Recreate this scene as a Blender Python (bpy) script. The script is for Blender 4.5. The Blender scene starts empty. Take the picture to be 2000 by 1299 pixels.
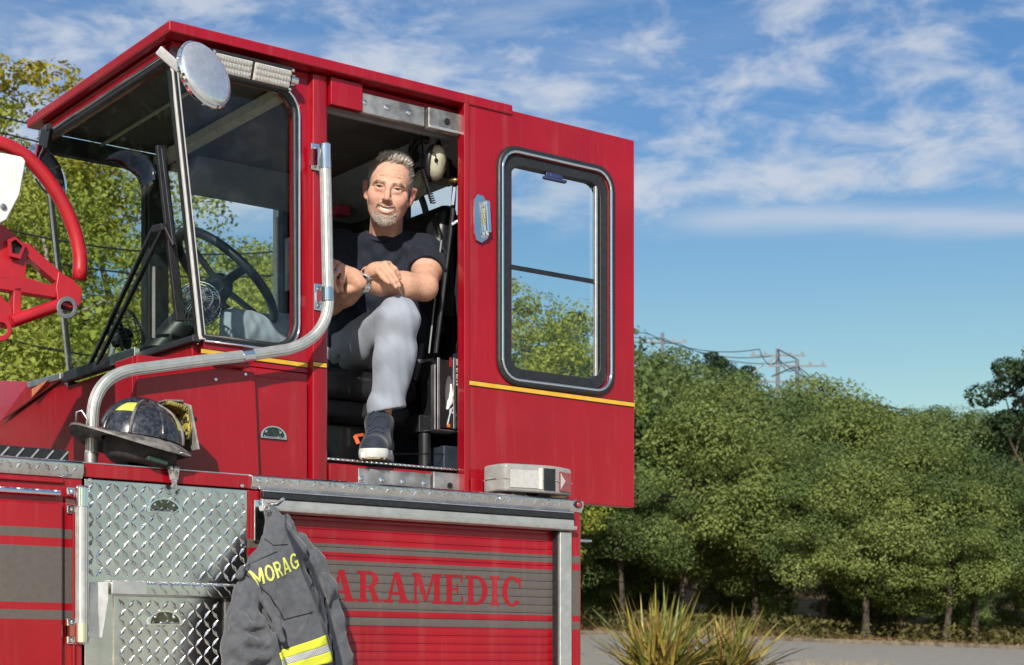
import bpy, bmesh, math, random
import numpy as np
from mathutils import Vector, Matrix, Quaternion
from mathutils.bvhtree import BVHTree

# ------------------------------------------------------------------ scene, camera, light
SC = bpy.context.scene
COL = SC.collection
random.seed(7); rng = np.random.default_rng(7)

# Survey of the place: X runs along the truck towards its rear, Y into the truck, Z up.  The camera was
# solved from the two vanishing points of the cab (focal length 3328 px on a 2000 px wide frame).
CAM = Vector((-3.48, -4.64, 1.10)); FOC = 3328.0; VH = 1310.0; G = 1.10
cam_d = bpy.data.cameras.new('camera'); cam = bpy.data.objects.new('camera', cam_d); COL.objects.link(cam)
cam.location = CAM
cam.rotation_euler = (math.radians(90), 0, -math.atan2(.6, .8))
cam_d.sensor_width = 36; cam_d.lens = FOC / 2000 * 36
cam_d.shift_y = (VH - 649.5) / 2000
cam_d.clip_start = .1; cam_d.clip_end = 3000
cam_d.dof.use_dof = True; cam_d.dof.focus_distance = 5.6; cam_d.dof.aperture_fstop = 9
SC.camera = cam

SUN = Vector((-.61, -.63, .46)).normalized()      # towards the sun
W = bpy.data.worlds.new('World'); SC.world = W; W.use_nodes = True
nt = W.node_tree; nt.nodes.clear()
def wn(t, **k):
    n = nt.nodes.new(t)
    for a, b in k.items(): setattr(n, a, b)
    return n
L = nt.links.new
w_out = wn('ShaderNodeOutputWorld'); w_bg = wn('ShaderNodeBackground'); w_bg.inputs[1].default_value = .13
sky = wn('ShaderNodeTexSky', sky_type='NISHITA'); sky.sun_disc = False
sky.sun_elevation = math.asin(SUN.z); sky.sun_rotation = math.atan2(SUN.x, SUN.y)
sky.air_density = 1.0; sky.dust_density = .6; sky.ozone_density = 1.6; sky.altitude = 100
hsv = wn('ShaderNodeHueSaturation'); hsv.inputs['Saturation'].default_value = 1.10; hsv.inputs['Value'].default_value = .60
L(sky.outputs[0], hsv.inputs['Color'])
tc = wn('ShaderNodeTexCoord')
def wnoise(scale_vec, scale, detail, rough, dist=0., loc=(0, 0, 0)):
    mp = wn('ShaderNodeMapping'); mp.inputs['Scale'].default_value = scale_vec; mp.inputs['Location'].default_value = loc
    mp.inputs['Rotation'].default_value = (0, 0, math.atan2(.6, .8))
    L(tc.outputs['Generated'], mp.inputs[0])
    n = wn('ShaderNodeTexNoise'); n.inputs['Scale'].default_value = scale; n.inputs['Detail'].default_value = detail
    n.inputs['Roughness'].default_value = rough; n.inputs['Distortion'].default_value = dist
    L(mp.outputs[0], n.inputs[0]); return n.outputs[0]
def wmath(op, a, b=None, clamp=False):
    n = wn('ShaderNodeMath', operation=op); n.use_clamp = clamp
    for i, q in enumerate((a, b)):
        if q is None: continue
        if isinstance(q, (int, float)): n.inputs[i].default_value = q
        else: L(q, n.inputs[i])
    return n.outputs[0]
def wramp(x, lo, hi):
    n = wn('ShaderNodeMapRange'); n.interpolation_type = 'SMOOTHSTEP'
    n.inputs[1].default_value = lo; n.inputs[2].default_value = hi; L(x, n.inputs[0]); return n.outputs[0]
sep = wn('ShaderNodeSeparateXYZ'); L(tc.outputs['Generated'], sep.inputs[0]); zz = sep.outputs[2]
dr = wn('ShaderNodeVectorMath', operation='DOT_PRODUCT'); L(tc.outputs['Generated'], dr.inputs[0]); dr.inputs[1].default_value = (.8, -.6, 0); rr = dr.outputs['Value']
big = wnoise((1, 1, 3.0), 3.4, 3, .5, .3, (3.1, .4, 1.3))          # where the cloud fields lie
cells = wnoise((1, 1, 2.4), 21, 9, .60, .30, (.2, .7, .1))         # altocumulus cells
wisps = wnoise((1, .8, 6.), 5, 6, .55, .5, (1.7, 2.2, .6))         # thin veil
def bell(x, c, w):
    q = wmath('DIVIDE', wmath('SUBTRACT', x, c), w); return wmath('POWER', 2.71828, wmath('MULTIPLY', wmath('MULTIPLY', q, q), -1.0))
dens = wmath('ADD', wmath('MULTIPLY', cells, .98), wmath('MULTIPLY', big, .40))
dens = wmath('ADD', dens, wmath('MULTIPLY', bell(zz, .281, .020), .11))                     # the long bank half way up
dens = wmath('ADD', dens, wmath('MULTIPLY', wramp(wmath('MULTIPLY', rr, -1.0), -.10, .12), .10))   # thicker towards the left
m1 = wmath('MULTIPLY', wramp(dens, .60, .97), wramp(zz, .240, .262))
m2 = wmath('MULTIPLY', wramp(wisps, .40, .72), wmath('MULTIPLY', wramp(wmath('ADD', zz, wmath('MULTIPLY', rr, -.45)), .24, .36), .60))
zs = wmath('ADD', wmath('ADD', zz, wmath('MULTIPLY', wisps, .022)), wmath('MULTIPLY', wmath('MULTIPLY', rr, rr), .12))
st = wmath('MULTIPLY', bell(zs, .2665, .0075), wramp(rr, .06, .13))
mask = wmath('MAXIMUM', wmath('MAXIMUM', wmath('MULTIPLY', m1, .88), m2), wmath('MULTIPLY', st, .62))
tint = wn('ShaderNodeMix', data_type='RGBA'); L(wramp(zz, .10, .34), tint.inputs[0]); tint.inputs[6].default_value = (1.0, 1.0, .74, 1); tint.inputs[7].default_value = (.60, .80, .96, 1)
tin2 = wn('ShaderNodeMix', data_type='RGBA'); L(wramp(zz, .02, .16), tin2.inputs[0]); tin2.inputs[6].default_value = (.90, .92, .92, 1); L(tint.outputs[2], tin2.inputs[7])
mult = wn('ShaderNodeMix', data_type='RGBA', blend_type='MULTIPLY'); mult.inputs[0].default_value = 1; L(hsv.outputs[0], mult.inputs[6]); L(tin2.outputs[2], mult.inputs[7])
mixc = wn('ShaderNodeMix', data_type='RGBA'); L(mask, mixc.inputs[0]); L(mult.outputs[2], mixc.inputs[6])
mixc.inputs[7].default_value = (3.1, 3.35, 3.8, 1)
L(mixc.outputs[2], w_bg.inputs[0]); L(w_bg.outputs[0], w_out.inputs[0])

sd = bpy.data.lights.new('sun', 'SUN'); sd.energy = 3.3; sd.angle = math.radians(.53); sd.color = (1, .94, .84)
so = bpy.data.objects.new('sun', sd); COL.objects.link(so); so.location = (-10, -8, 20)
so.rotation_euler = (-SUN).to_track_quat('-Z', 'Y').to_euler()
SC.view_settings.view_transform = 'Standard'; SC.view_settings.look = 'None'
SC.view_settings.exposure = .60; SC.view_settings.gamma = 1; SC.view_settings.use_curve_mapping = False
SC.render.engine = 'CYCLES'
SC.cycles.use_denoising = True
SC.cycles.max_bounces = 8; SC.cycles.transparent_max_bounces = 24; SC.cycles.diffuse_bounces = 3
SC.cycles.glossy_bounces = 4; SC.cycles.caustics_reflective = False; SC.cycles.caustics_refractive = False

# ------------------------------------------------------------------ survey helpers
def ray(u, v):
    r = (u - 1000) / FOC
    return Vector((.6 + .8 * r, .8 - .6 * r, (VH - v) / FOC))
def onY(u, v, Y): d = ray(u, v); return CAM + d * ((Y - CAM.y) / d.y)
def onX(u, v, X): d = ray(u, v); return CAM + d * ((X - CAM.x) / d.x)
def onZ(u, v, Z): d = ray(u, v); return CAM + d * ((Z - CAM.z) / d.z)
def onD(u, v, D): return CAM + ray(u, v) * D
def rd(r, d, z=0.): return Vector((CAM.x + .8 * r + .6 * d, CAM.y - .6 * r + .8 * d, z))   # right / ahead of the camera

# ------------------------------------------------------------------ materials
def nodemat(name):
    m = bpy.data.materials.new(name); m.use_nodes = True
    t = m.node_tree; b = t.nodes['Principled BSDF']
    return m, t, b
def noise_of(t, scale, detail=4, rough=.55, coord='Position', vec=None):
    g = t.nodes.new('ShaderNodeNewGeometry') if coord == 'Position' else t.nodes.new('ShaderNodeTexCoord')
    n = t.nodes.new('ShaderNodeTexNoise'); n.inputs['Scale'].default_value = scale
    n.inputs['Detail'].default_value = detail; n.inputs['Roughness'].default_value = rough
    src = g.outputs[coord]
    if vec:
        mp = t.nodes.new('ShaderNodeMapping'); mp.inputs['Scale'].default_value = vec
        t.links.new(src, mp.inputs[0]); src = mp.outputs[0]
    t.links.new(src, n.inputs['Vector']); return n
def mixcol(t, fac, a, b):
    mx = t.nodes.new('ShaderNodeMix'); mx.data_type = 'RGBA'
    for i, q in ((0, fac), (6, a), (7, b)):
        if hasattr(q, 'links') or hasattr(q, 'is_linked'): t.links.new(q, mx.inputs[i])
        elif isinstance(q, (int, float)): mx.inputs[i].default_value = q
        else: mx.inputs[i].default_value = (*q, 1)
    return mx.outputs[2]
def rampf(t, x, lo, hi, a=0., b=1.):
    n = t.nodes.new('ShaderNodeMapRange'); n.inputs[1].default_value = lo; n.inputs[2].default_value = hi
    n.inputs[3].default_value = a; n.inputs[4].default_value = b; t.links.new(x, n.inputs[0]); return n.outputs[0]
def bump(t, b, h, strength, dist=.002):
    n = t.nodes.new('ShaderNodeBump'); n.inputs['Strength'].default_value = strength; n.inputs['Distance'].default_value = dist
    t.links.new(h, n.inputs['Height']); t.links.new(n.outputs[0], b.inputs['Normal'])
def simple(name, col, rough=.5, metal=0., coat=0., var=.18, nscale=30., bmp=0., bscale=200., spec=.5, sheen=0., sss=0.):
    m, t, b = nodemat(name)
    n = noise_of(t, nscale)
    f = rampf(t, n.outputs[0], .35, .65)
    dark = [c * (1 - var) for c in col]; lite = [min(1, c * (1 + var)) for c in col]
    t.links.new(mixcol(t, f, dark, lite), b.inputs['Base Color'])
    n2 = noise_of(t, nscale * .37)
    t.links.new(rampf(t, n2.outputs[0], .3, .7, max(.02, rough * .8), min(1, rough * 1.25)), b.inputs['Roughness'])
    b.inputs['Metallic'].default_value = metal; b.inputs['Coat Weight'].default_value = coat
    b.inputs['Coat Roughness'].default_value = .04; b.inputs['Specular IOR Level'].default_value = spec
    if sheen: b.inputs['Sheen Weight'].default_value = sheen; b.inputs['Sheen Roughness'].default_value = .5
    if sss:
        b.inputs['Subsurface Weight'].default_value = sss; b.inputs['Subsurface Radius'].default_value = (.012, .004, .002); b.inputs['Subsurface Scale'].default_value = 1
    if bmp:
        bump(t, b, noise_of(t, bscale, 3).outputs[0], bmp)
    return m
def attr_mat(name, rough=.5, sss=0., bmp=0., bscale=250., sheen=0., spec=.4):
    m, t, b = nodemat(name)
    a = t.nodes.new('ShaderNodeAttribute'); a.attribute_name = 'tint'
    n = noise_of(t, 90, 4); f = rampf(t, n.outputs[0], .3, .7, .86, 1.12)
    v = t.nodes.new('ShaderNodeVectorMath'); v.operation = 'SCALE'
    t.links.new(a.outputs['Color'], v.inputs[0]); t.links.new(f, v.inputs['Scale'])
    t.links.new(v.outputs[0], b.inputs['Base Color'])
    b.inputs['Roughness'].default_value = rough; b.inputs['Specular IOR Level'].default_value = spec
    if sheen: b.inputs['Sheen Weight'].default_value = sheen
    if sss:
        b.inputs['Subsurface Weight'].default_value = sss; b.inputs['Subsurface Radius'].default_value = (.010, .0035, .002); b.inputs['Subsurface Scale'].default_value = 1
    if bmp: bump(t, b, noise_of(t, bscale, 3).outputs[0], bmp, .001)
    return m
STRIPES = [(.358, .383), (.183, .334), (.138, .163)]
def paint(name, striped=False):
    m, t, b = nodemat(name)
    n = noise_of(t, 3.5, 5, .6); f = rampf(t, n.outputs[0], .35, .7)
    red = mixcol(t, f, (.285, .0015, .009), (.355, .0025, .013))
    b.inputs['Roughness'].default_value = .42; b.inputs['Specular IOR Level'].default_value = .18; b.inputs['Coat Weight'].default_value = .85; b.inputs['Coat Roughness'].default_value = .035
    if striped:
        g = t.nodes.new('ShaderNodeNewGeometry'); s = t.nodes.new('ShaderNodeSeparateXYZ'); t.links.new(g.outputs['Position'], s.inputs[0])
        tot = None
        for lo, hi in STRIPES:
            a = t.nodes.new('ShaderNodeMath'); a.operation = 'GREATER_THAN'; a.inputs[1].default_value = lo + G; t.links.new(s.outputs[2], a.inputs[0])
            c = t.nodes.new('ShaderNodeMath'); c.operation = 'LESS_THAN'; c.inputs[1].default_value = hi + G; t.links.new(s.outputs[2], c.inputs[0])
            p = t.nodes.new('ShaderNodeMath'); p.operation = 'MULTIPLY'; t.links.new(a.outputs[0], p.inputs[0]); t.links.new(c.outputs[0], p.inputs[1])
            if tot is None: tot = p.outputs[0]
            else:
                q = t.nodes.new('ShaderNodeMath'); q.operation = 'ADD'; t.links.new(tot, q.inputs[0]); t.links.new(p.outputs[0], q.inputs[1]); tot = q.outputs[0]
        n3 = noise_of(t, 60, 4)
        gry = mixcol(t, n3.outputs[0], (.085, .070, .062), (.135, .115, .105))
        t.links.new(mixcol(t, tot, red, gry), b.inputs['Base Color'])
    else:
        t.links.new(red, b.inputs['Base Color'])
    # dusty streaks running down the panels, small stone chips
    ns = noise_of(t, 22, 5, .7, vec=(1, 1, .06)); nc = noise_of(t, 160, 2, .5)
    lnk = b.inputs['Base Color'].links[0].from_socket
    c2 = mixcol(t, rampf(t, ns.outputs[0], .52, .80, 0, .11), lnk, (.45, .30, .26))
    t.links.new(mixcol(t, rampf(t, nc.outputs[0], .80, .83, 0, .5), c2, (.50, .42, .40)), b.inputs['Base Color'])
    nr = noise_of(t, 5, 5, .65); t.links.new(rampf(t, nr.outputs[0], .35, .75, .02, .16), b.inputs['Coat Roughness'])
    n4 = noise_of(t, 9, 3); 
    bump(t, b, n4.outputs[0], .10, .006)
    return m
def glass(name, tint, ior=1.5):
    m = bpy.data.materials.new(name); m.use_nodes = True; t = m.node_tree; t.nodes.clear()
    o = t.nodes.new('ShaderNodeOutputMaterial'); mx = t.nodes.new('ShaderNodeMixShader')
    g = t.nodes.new('ShaderNodeNewGeometry'); dt = t.nodes.new('ShaderNodeVectorMath'); dt.operation = 'DOT_PRODUCT'
    t.links.new(g.outputs['Normal'], dt.inputs[0]); t.links.new(g.outputs['Incoming'], dt.inputs[1])
    def mth(op, a, b):
        q = t.nodes.new('ShaderNodeMath'); q.operation = op
        for i, x in enumerate((a, b)):
            if isinstance(x, (int, float)): q.inputs[i].default_value = x
            elif x is not None: t.links.new(x, q.inputs[i])
        return q.outputs[0]
    c = mth('ABSOLUTE', dt.outputs['Value'], None); p = mth('POWER', mth('SUBTRACT', 1., c), 5.)
    fr = mth('MULTIPLY', mth('ADD', mth('MULTIPLY', p, .95), .045), mth('SUBTRACT', 1., g.outputs['Backfacing']))   # Schlick, front faces only
    tr = t.nodes.new('ShaderNodeBsdfTransparent'); tr.inputs[0].default_value = (*tint, 1)
    gl = t.nodes.new('ShaderNodeBsdfGlossy'); gl.inputs['Roughness'].default_value = .01
    n = noise_of(t, 14, 4); f = rampf(t, n.outputs[0], .5, .8, 0, .03)
    ad = t.nodes.new('ShaderNodeMath'); ad.operation = 'ADD'; t.links.new(fr, ad.inputs[0]); t.links.new(f, ad.inputs[1])
    t.links.new(ad.outputs[0], mx.inputs[0]); t.links.new(tr.outputs[0], mx.inputs[1]); t.links.new(gl.outputs[0], mx.inputs[2]); t.links.new(mx.outputs[0], o.inputs[0])
    return m
def leafmat(name, c1, c2, c3):
    m, t, b = nodemat(name)
    a = t.nodes.new('ShaderNodeAttribute'); a.attribute_name = 'rnd'
    oi = t.nodes.new('ShaderNodeObjectInfo')
    c = mixcol(t, a.outputs['Fac'], c1, c2)
    f = rampf(t, oi.outputs['Random'], .0, 1., 0, .7)
    c = mixcol(t, f, c, c3)
    t.links.new(c, b.inputs['Base Color']); b.inputs['Roughness'].default_value = .62; b.inputs['Specular IOR Level'].default_value = .3
    o = t.nodes['Material Output']; mx = t.nodes.new('ShaderNodeMixShader'); mx.inputs[0].default_value = .30
    tl = t.nodes.new('ShaderNodeBsdfTranslucent'); t.links.new(c, tl.inputs[0])
    t.links.new(b.outputs[0], mx.inputs[1]); t.links.new(tl.outputs[0], mx.inputs[2]); t.links.new(mx.outputs[0], o.inputs[0])
    return m

M = {}
M['red'] = paint('red_paint'); M['red_striped'] = paint('red_paint_grey_stripes', True)
M['red_frame'] = simple('red_frame_enamel', (.44, .008, .016), .4, coat=.6, var=.12, nscale=12)
M['yellow'] = simple('gold_stripe', (.72, .40, .03), .35, coat=.5, var=.1)
M['black_line'] = simple('black_outline', (.012, .011, .012), .5)
M['alu'] = simple('diamond_aluminium', (.74, .725, .70), .21, 1., var=.12, nscale=14, bmp=.22, bscale=28)
M['alu_dull'] = simple('brushed_aluminium', (.66, .66, .67), .42, 1., var=.14, nscale=25, bmp=.1, bscale=300)
M['mirror'] = simple('dusty_convex_mirror', (.80, .81, .83), .24, .75, var=.08, nscale=60)
M['seal'] = simple('pale_grey_corner_seal', (.56, .55, .53), .5, var=.08, nscale=30)
M['anod'] = simple('satin_anodised_rail', (.62, .61, .58), .42, .75, var=.08, nscale=40)
M['steel_worn'] = simple('worn_grey_steel', (.40, .385, .375), .5, .8, var=.42, nscale=14, bmp=.25, bscale=80)
M['chrome'] = simple('chrome', (.86, .87, .88), .05, 1., var=.03)
M['rubber'] = simple('black_rubber', (.018, .019, .022), .45, var=.25, nscale=60, bmp=.1)
M['black'] = simple('black_plastic', (.014, .014, .016), .42, var=.3, nscale=50, bmp=.08)
M['black_metal'] = simple('black_powder_coat', (.02, .021, .024), .32, .2, coat=.3, var=.25)
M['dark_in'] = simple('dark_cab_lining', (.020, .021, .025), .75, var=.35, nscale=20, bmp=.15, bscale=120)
M['ceiling'] = simple('brown_grey_headliner', (.115, .095, .082), .85, var=.14, nscale=8, bmp=.12, bscale=250)
M['grey_trim'] = simple('grey_cab_trim', (.26, .275, .285), .6, var=.16, nscale=15)
M['blue_panel'] = simple('blue_black_panel', (.022, .034, .052), .5, var=.25, nscale=18)
M['cream'] = simple('cream_enamel', (.46, .42, .33), .5, var=.12, nscale=30)
M['olive'] = simple('olive_cream_beam', (.60, .54, .36), .55, var=.12, nscale=30)
M['beige'] = simple('beige_plastic', (.50, .43, .35), .5, var=.1, nscale=40)
M['orange'] = simple('orange_plastic', (.75, .20, .03), .45, var=.1)
M['white'] = simple('white_enamel', (.78, .78, .77), .4, var=.06, coat=.3)
M['lens'] = simple('frosted_clear_lens', (.66, .60, .56), .25, var=.08, nscale=60, coat=.7, sss=.0)
M['clear'] = simple('clear_ribbed_plastic', (.58, .565, .54), .16, var=.08, nscale=50, coat=.8); M['clear'].node_tree.nodes['Principled BSDF'].inputs['Transmission Weight'].default_value = .45
M['frost'] = simple('frosted_panel', (.46, .445, .43), .5, var=.08, nscale=70)
M['led'] = simple('led_reflector', (.70, .66, .62), .22, .6, var=.2, nscale=200)
M['redlens'] = simple('red_lens', (.36, .02, .03), .12, coat=1., var=.15, nscale=90)
M['amber'] = simple('amber_lens', (.70, .24, .10), .2, coat=1.)
M['glass_front'] = glass('green_tinted_windscreen', (.90, .955, .93))
M['glass_side'] = glass('pale_green_side_glass', (.93, .975, .965))
M['glass_door'] = glass('clear_door_glass', (.96, .985, .99))
M['grey_steel'] = simple('grey_painted_ring', (.17, .18, .20), .45, .3, var=.15)
# ------------------------------------------------------------------ mesh builders
class MB:
    def __init__(s): s.v = []; s.f = []; s.mi = []
    def add(s, vs, fs, mi=0):
        n = len(s.v); s.v += [tuple(p) for p in vs]
        s.f += [tuple(i + n for i in f) for f in fs]; s.mi += [mi] * len(fs)
    def box(s, a, b, mi=0):
        (x0, y0, z0), (x1, y1, z1) = a, b
        if x0 > x1: x0, x1 = x1, x0
        if y0 > y1: y0, y1 = y1, y0
        if z0 > z1: z0, z1 = z1, z0
        s.add([(x0, y0, z0), (x1, y0, z0), (x1, y1, z0), (x0, y1, z0), (x0, y0, z1), (x1, y0, z1), (x1, y1, z1), (x0, y1, z1)],
              [(0, 3, 2, 1), (4, 5, 6, 7), (0, 1, 5, 4), (1, 2, 6, 5), (2, 3, 7, 6), (3, 0, 4, 7)], mi)
    def obox(s, c, ax, ay, az, mi=0):        # centre and three half-axes
        c, ax, ay, az = map(Vector, (c, ax, ay, az))
        P = [c + sx * ax + sy * ay + sz * az for sz in (-1, 1) for sy, sx in ((-1, -1), (-1, 1), (1, 1), (1, -1))]
        s.add(P, [(0, 3, 2, 1), (4, 5, 6, 7), (0, 1, 5, 4), (1, 2, 6, 5), (2, 3, 7, 6), (3, 0, 4, 7)], mi)
    def bar(s, a, b, w, h, up=(0, 0, 1), mi=0):
        a, b = Vector(a), Vector(b); d = (b - a); u = Vector(up)
        sd = d.cross(u).normalized(); u = sd.cross(d).normalized()
        s.obox((a + b) / 2, d / 2, sd * w / 2, u * h / 2, mi)
    def prism(s, pts, ext, mi=0):             # 3D polygon extruded along a vector
        pts = [Vector(p) for p in pts]; e = Vector(ext); n = len(pts)
        s.add(pts + [p + e for p in pts], [tuple(range(n))[::-1], tuple(range(n, 2 * n))] + [(i, (i + 1) % n, n + (i + 1) % n, n + i) for i in range(n)], mi)
    def tube(s, path, r, n=10, closed=False, mi=0, cap=True, flat=None):
        path = [Vector(p) for p in path]; m = len(path)
        rs = r if isinstance(r, (list, tuple)) else [r] * m
        up = None; rings = []
        for i, p in enumerate(path):
            if closed: t = path[(i + 1) % m] - path[i - 1]
            else: t = path[min(i + 1, m - 1)] - path[max(i - 1, 0)]
            if t.length < 1e-9: t = Vector((0, 0, 1))
            t.normalize()
            if up is None: up = t.orthogonal().normalized()
            up = (up - t * up.dot(t)); up = up.normalized() if up.length > 1e-6 else t.orthogonal().normalized()
            sd = t.cross(up)
            rings.append([p + (up * math.cos(a) + sd * math.sin(a)) * rs[i] for a in [2 * math.pi * k / n for k in range(n)]])
        vs = [q for rg in rings for q in rg]; fs = []
        for i in range(m if closed else m - 1):
            j = (i + 1) % m
            for k in range(n): fs.append((i * n + k, i * n + (k + 1) % n, j * n + (k + 1) % n, j * n + k))
        if cap and not closed: fs += [tuple(range(n))[::-1], tuple((m - 1) * n + k for k in range(n))]
        s.add(vs, fs, mi)
    def lathe(s, prof, c, axis=(0, 0, 1), n=24, mi=0):    # profile [(radius, height)] about an axis
        c = Vector(c); a = Vector(axis).normalized(); u = a.orthogonal().normalized(); w = a.cross(u)
        vs = []; fs = []
        for r, h in prof:
            for k in range(n):
                t = 2 * math.pi * k / n; vs.append(c + a * h + (u * math.cos(t) + w * math.sin(t)) * max(r, 1e-5))
        for i in range(len(prof) - 1):
            for k in range(n): fs.append((i * n + k, i * n + (k + 1) % n, (i + 1) * n + (k + 1) % n, (i + 1) * n + k))
        fs += [tuple(range(n))[::-1], tuple((len(prof) - 1) * n + k for k in range(n))]
        s.add(vs, fs, mi)
    def ball(s, c, r, n=12, m=8, mi=0):
        c = Vector(c); r = Vector(r) if hasattr(r, '__len__') else Vector((r, r, r))
        vs = [c + Vector((0, 0, -r.z))]; fs = []
        for i in range(1, m):
            p = -math.pi / 2 + math.pi * i / m
            for k in range(n):
                t = 2 * math.pi * k / n; vs.append(c + Vector((r.x * math.cos(p) * math.cos(t), r.y * math.cos(p) * math.sin(t), r.z * math.sin(p))))
        vs.append(c + Vector((0, 0, r.z)))
        for k in range(n):
            fs.append((0, 1 + (k + 1) % n, 1 + k)); fs.append((len(vs) - 1, 1 + (m - 2) * n + k, 1 + (m - 2) * n + (k + 1) % n))
        for i in range(m - 2):
            for k in range(n): fs.append((1 + i * n + k, 1 + i * n + (k + 1) % n, 1 + (i + 1) * n + (k + 1) % n, 1 + (i + 1) * n + k))
        s.add(vs, fs, mi)
    def build(s, name, mats, parent=None, smooth=False, bevel=0, seg=2, angle=35, **props):
        if not isinstance(mats, (list, tuple)): mats = [mats]
        V = np.array(s.v, float); c = (V.min(0) + V.max(0)) / 2
        me = bpy.data.meshes.new(name); me.from_pydata((V - c).tolist(), [], s.f)
        for m in mats: me.materials.append(m)
        if len(mats) > 1: me.polygons.foreach_set('material_index', s.mi)
        bm = bmesh.new(); bm.from_mesh(me); bmesh.ops.recalc_face_normals(bm, faces=bm.faces); bm.to_mesh(me); bm.free()
        return finish(name, me, c, parent, smooth, bevel, seg, angle, props)
def wloc(o):
    p = Vector(o.location)
    while o.parent: o = o.parent; p = p + Vector(o.location)
    return p
def finish(name, me, c, parent=None, smooth=False, bevel=0, seg=2, angle=35, props={}):
    o = bpy.data.objects.new(name, me); COL.objects.link(o)
    c = Vector(c)
    if parent is not None: o.parent = parent; c = c - wloc(parent)
    o.location = c
    if smooth: me.polygons.foreach_set('use_smooth', [True] * len(me.polygons))
    if smooth == 'auto':
        me.set_sharp_from_angle(angle=math.radians(angle))
    if bevel:
        md = o.modifiers.new('bevel', 'BEVEL'); md.width = bevel; md.segments = seg; md.limit_method = 'ANGLE'; md.angle_limit = math.radians(40)
        me.polygons.foreach_set('use_smooth', [True] * len(me.polygons)); md.harden_normals = True
    for k, v in props.items(): o[k] = v
    return o
def tag(o, label=None, cat=None, group=None, kind=None):
    if label: o['label'] = label
    if cat: o['category'] = cat
    if group: o['group'] = group
    if kind: o['kind'] = kind
    return o
def empty(name, loc, label, cat, group=None):
    o = bpy.data.objects.new(name, None); COL.objects.link(o); o.location = loc; o.empty_display_size = .2
    return tag(o, label, cat, group)
def npmesh(name, V, F, mats, parent=None, smooth=True, loc=None, attrs={}, mi=None, **props):
    V = np.asarray(V, np.float32); F = np.asarray(F, np.int32); k = F.shape[1]
    c = np.array(loc if loc is not None else (V.min(0) + V.max(0)) / 2, np.float32)
    me = bpy.data.meshes.new(name); me.vertices.add(len(V)); me.vertices.foreach_set('co', (V - c).ravel())
    me.loops.add(F.size); me.loops.foreach_set('vertex_index', F.ravel())
    me.polygons.add(len(F)); me.polygons.foreach_set('loop_start', np.arange(0, F.size, k, dtype=np.int32))
    me.polygons.foreach_set('loop_total', np.full(len(F), k, np.int32))
    for m in (mats if isinstance(mats, (list, tuple)) else [mats]): me.materials.append(m)
    if mi is not None: me.polygons.foreach_set('material_index', np.asarray(mi, np.int32))
    for a, (dom, typ, val) in attrs.items():
        at = me.attributes.new(a, typ, dom)
        if typ == 'FLOAT': at.data.foreach_set('value', np.asarray(val, np.float32).ravel())
        else: at.data.foreach_set('color', np.asarray(val, np.float32).ravel())
    me.update(calc_edges=True); me.validate()
    return finish(name, me, c.tolist(), parent, smooth, props=props)

def rrect(x0, x1, z0, z1, r, n=7):
    P = []
    for cx, cz, a0 in ((x1 - r, z1 - r, 0), (x0 + r, z1 - r, 90), (x0 + r, z0 + r, 180), (x1 - r, z0 + r, 270)):
        for k in range(n): a = math.radians(a0 + 90 * k / (n - 1)); P.append((cx + r * math.cos(a), cz + r * math.sin(a)))
    return P
def hit(poly, c, a):
    dx, dz = math.cos(a), math.sin(a); best = 0
    for i in range(len(poly)):
        (x0, z0), (x1, z1) = poly[i], poly[(i + 1) % len(poly)]
        ex, ez = x1 - x0, z1 - z0; den = dx * ez - dz * ex
        if abs(den) < 1e-12: continue
        t = ((x0 - c[0]) * ez - (z0 - c[1]) * ex) / den; q = ((x0 - c[0]) * dz - (z0 - c[1]) * dx) / den
        if -1e-9 <= q <= 1 + 1e-9 and t > best: best = t
    return (c[0] + dx * best, c[1] + dz * best)
def holed(mb, outer, inner, f0, f1, mi=0):   # panel with one opening; f0 / f1 map 2D to the two faces
    c = (sum(p[0] for p in inner) / len(inner), sum(p[1] for p in inner) / len(inner))
    an = sorted({round(math.atan2(p[1] - c[1], p[0] - c[0]), 6) for p in list(outer) + list(inner)})
    O = [hit(outer, c, a) for a in an]; I = [hit(inner, c, a) for a in an]; n = len(an)
    vs = [f0(*p) for p in O] + [f0(*p) for p in I] + [f1(*p) for p in O] + [f1(*p) for p in I]; fs = []
    for i in range(n):
        j = (i + 1) % n
        fs += [(i, j, n + j, n + i), (2 * n + i, 3 * n + i, 3 * n + j, 2 * n + j), (i, 2 * n + i, 2 * n + j, j), (n + i, n + j, 3 * n + j, 3 * n + i)]
    mb.add(vs, fs, mi)
def smoothpath(pts, r, n=6):   # polyline with rounded corners
    pts = [Vector(p) for p in pts]; out = [pts[0]]
    for i in range(1, len(pts) - 1):
        a, b, c = pts[i - 1], pts[i], pts[i + 1]; u = (a - b); w = (c - b)
        d = min(r, u.length * .48, w.length * .48); p0 = b + u.normalized() * d; p1 = b + w.normalized() * d
        for k in range(n + 1): t = k / n; out.append(p0 * (1 - t) ** 2 + b * 2 * t * (1 - t) + p1 * t * t)
    return out + [pts[-1]]
def text2d(s, size=1., bold=0., maxlen=.05, space=1.):
    cu = bpy.data.curves.new('lettering', 'FONT'); cu.body = s; cu.size = size; cu.offset = bold; cu.space_character = space; cu.resolution_u = 3
    o = bpy.data.objects.new('lettering', cu); COL.objects.link(o)
    dg = bpy.context.evaluated_depsgraph_get(); me = bpy.data.meshes.new_from_object(o.evaluated_get(dg))
    bpy.data.objects.remove(o); bm = bmesh.new(); bm.from_mesh(me); bpy.data.meshes.remove(me)
    return refine(bm, maxlen)
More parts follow.
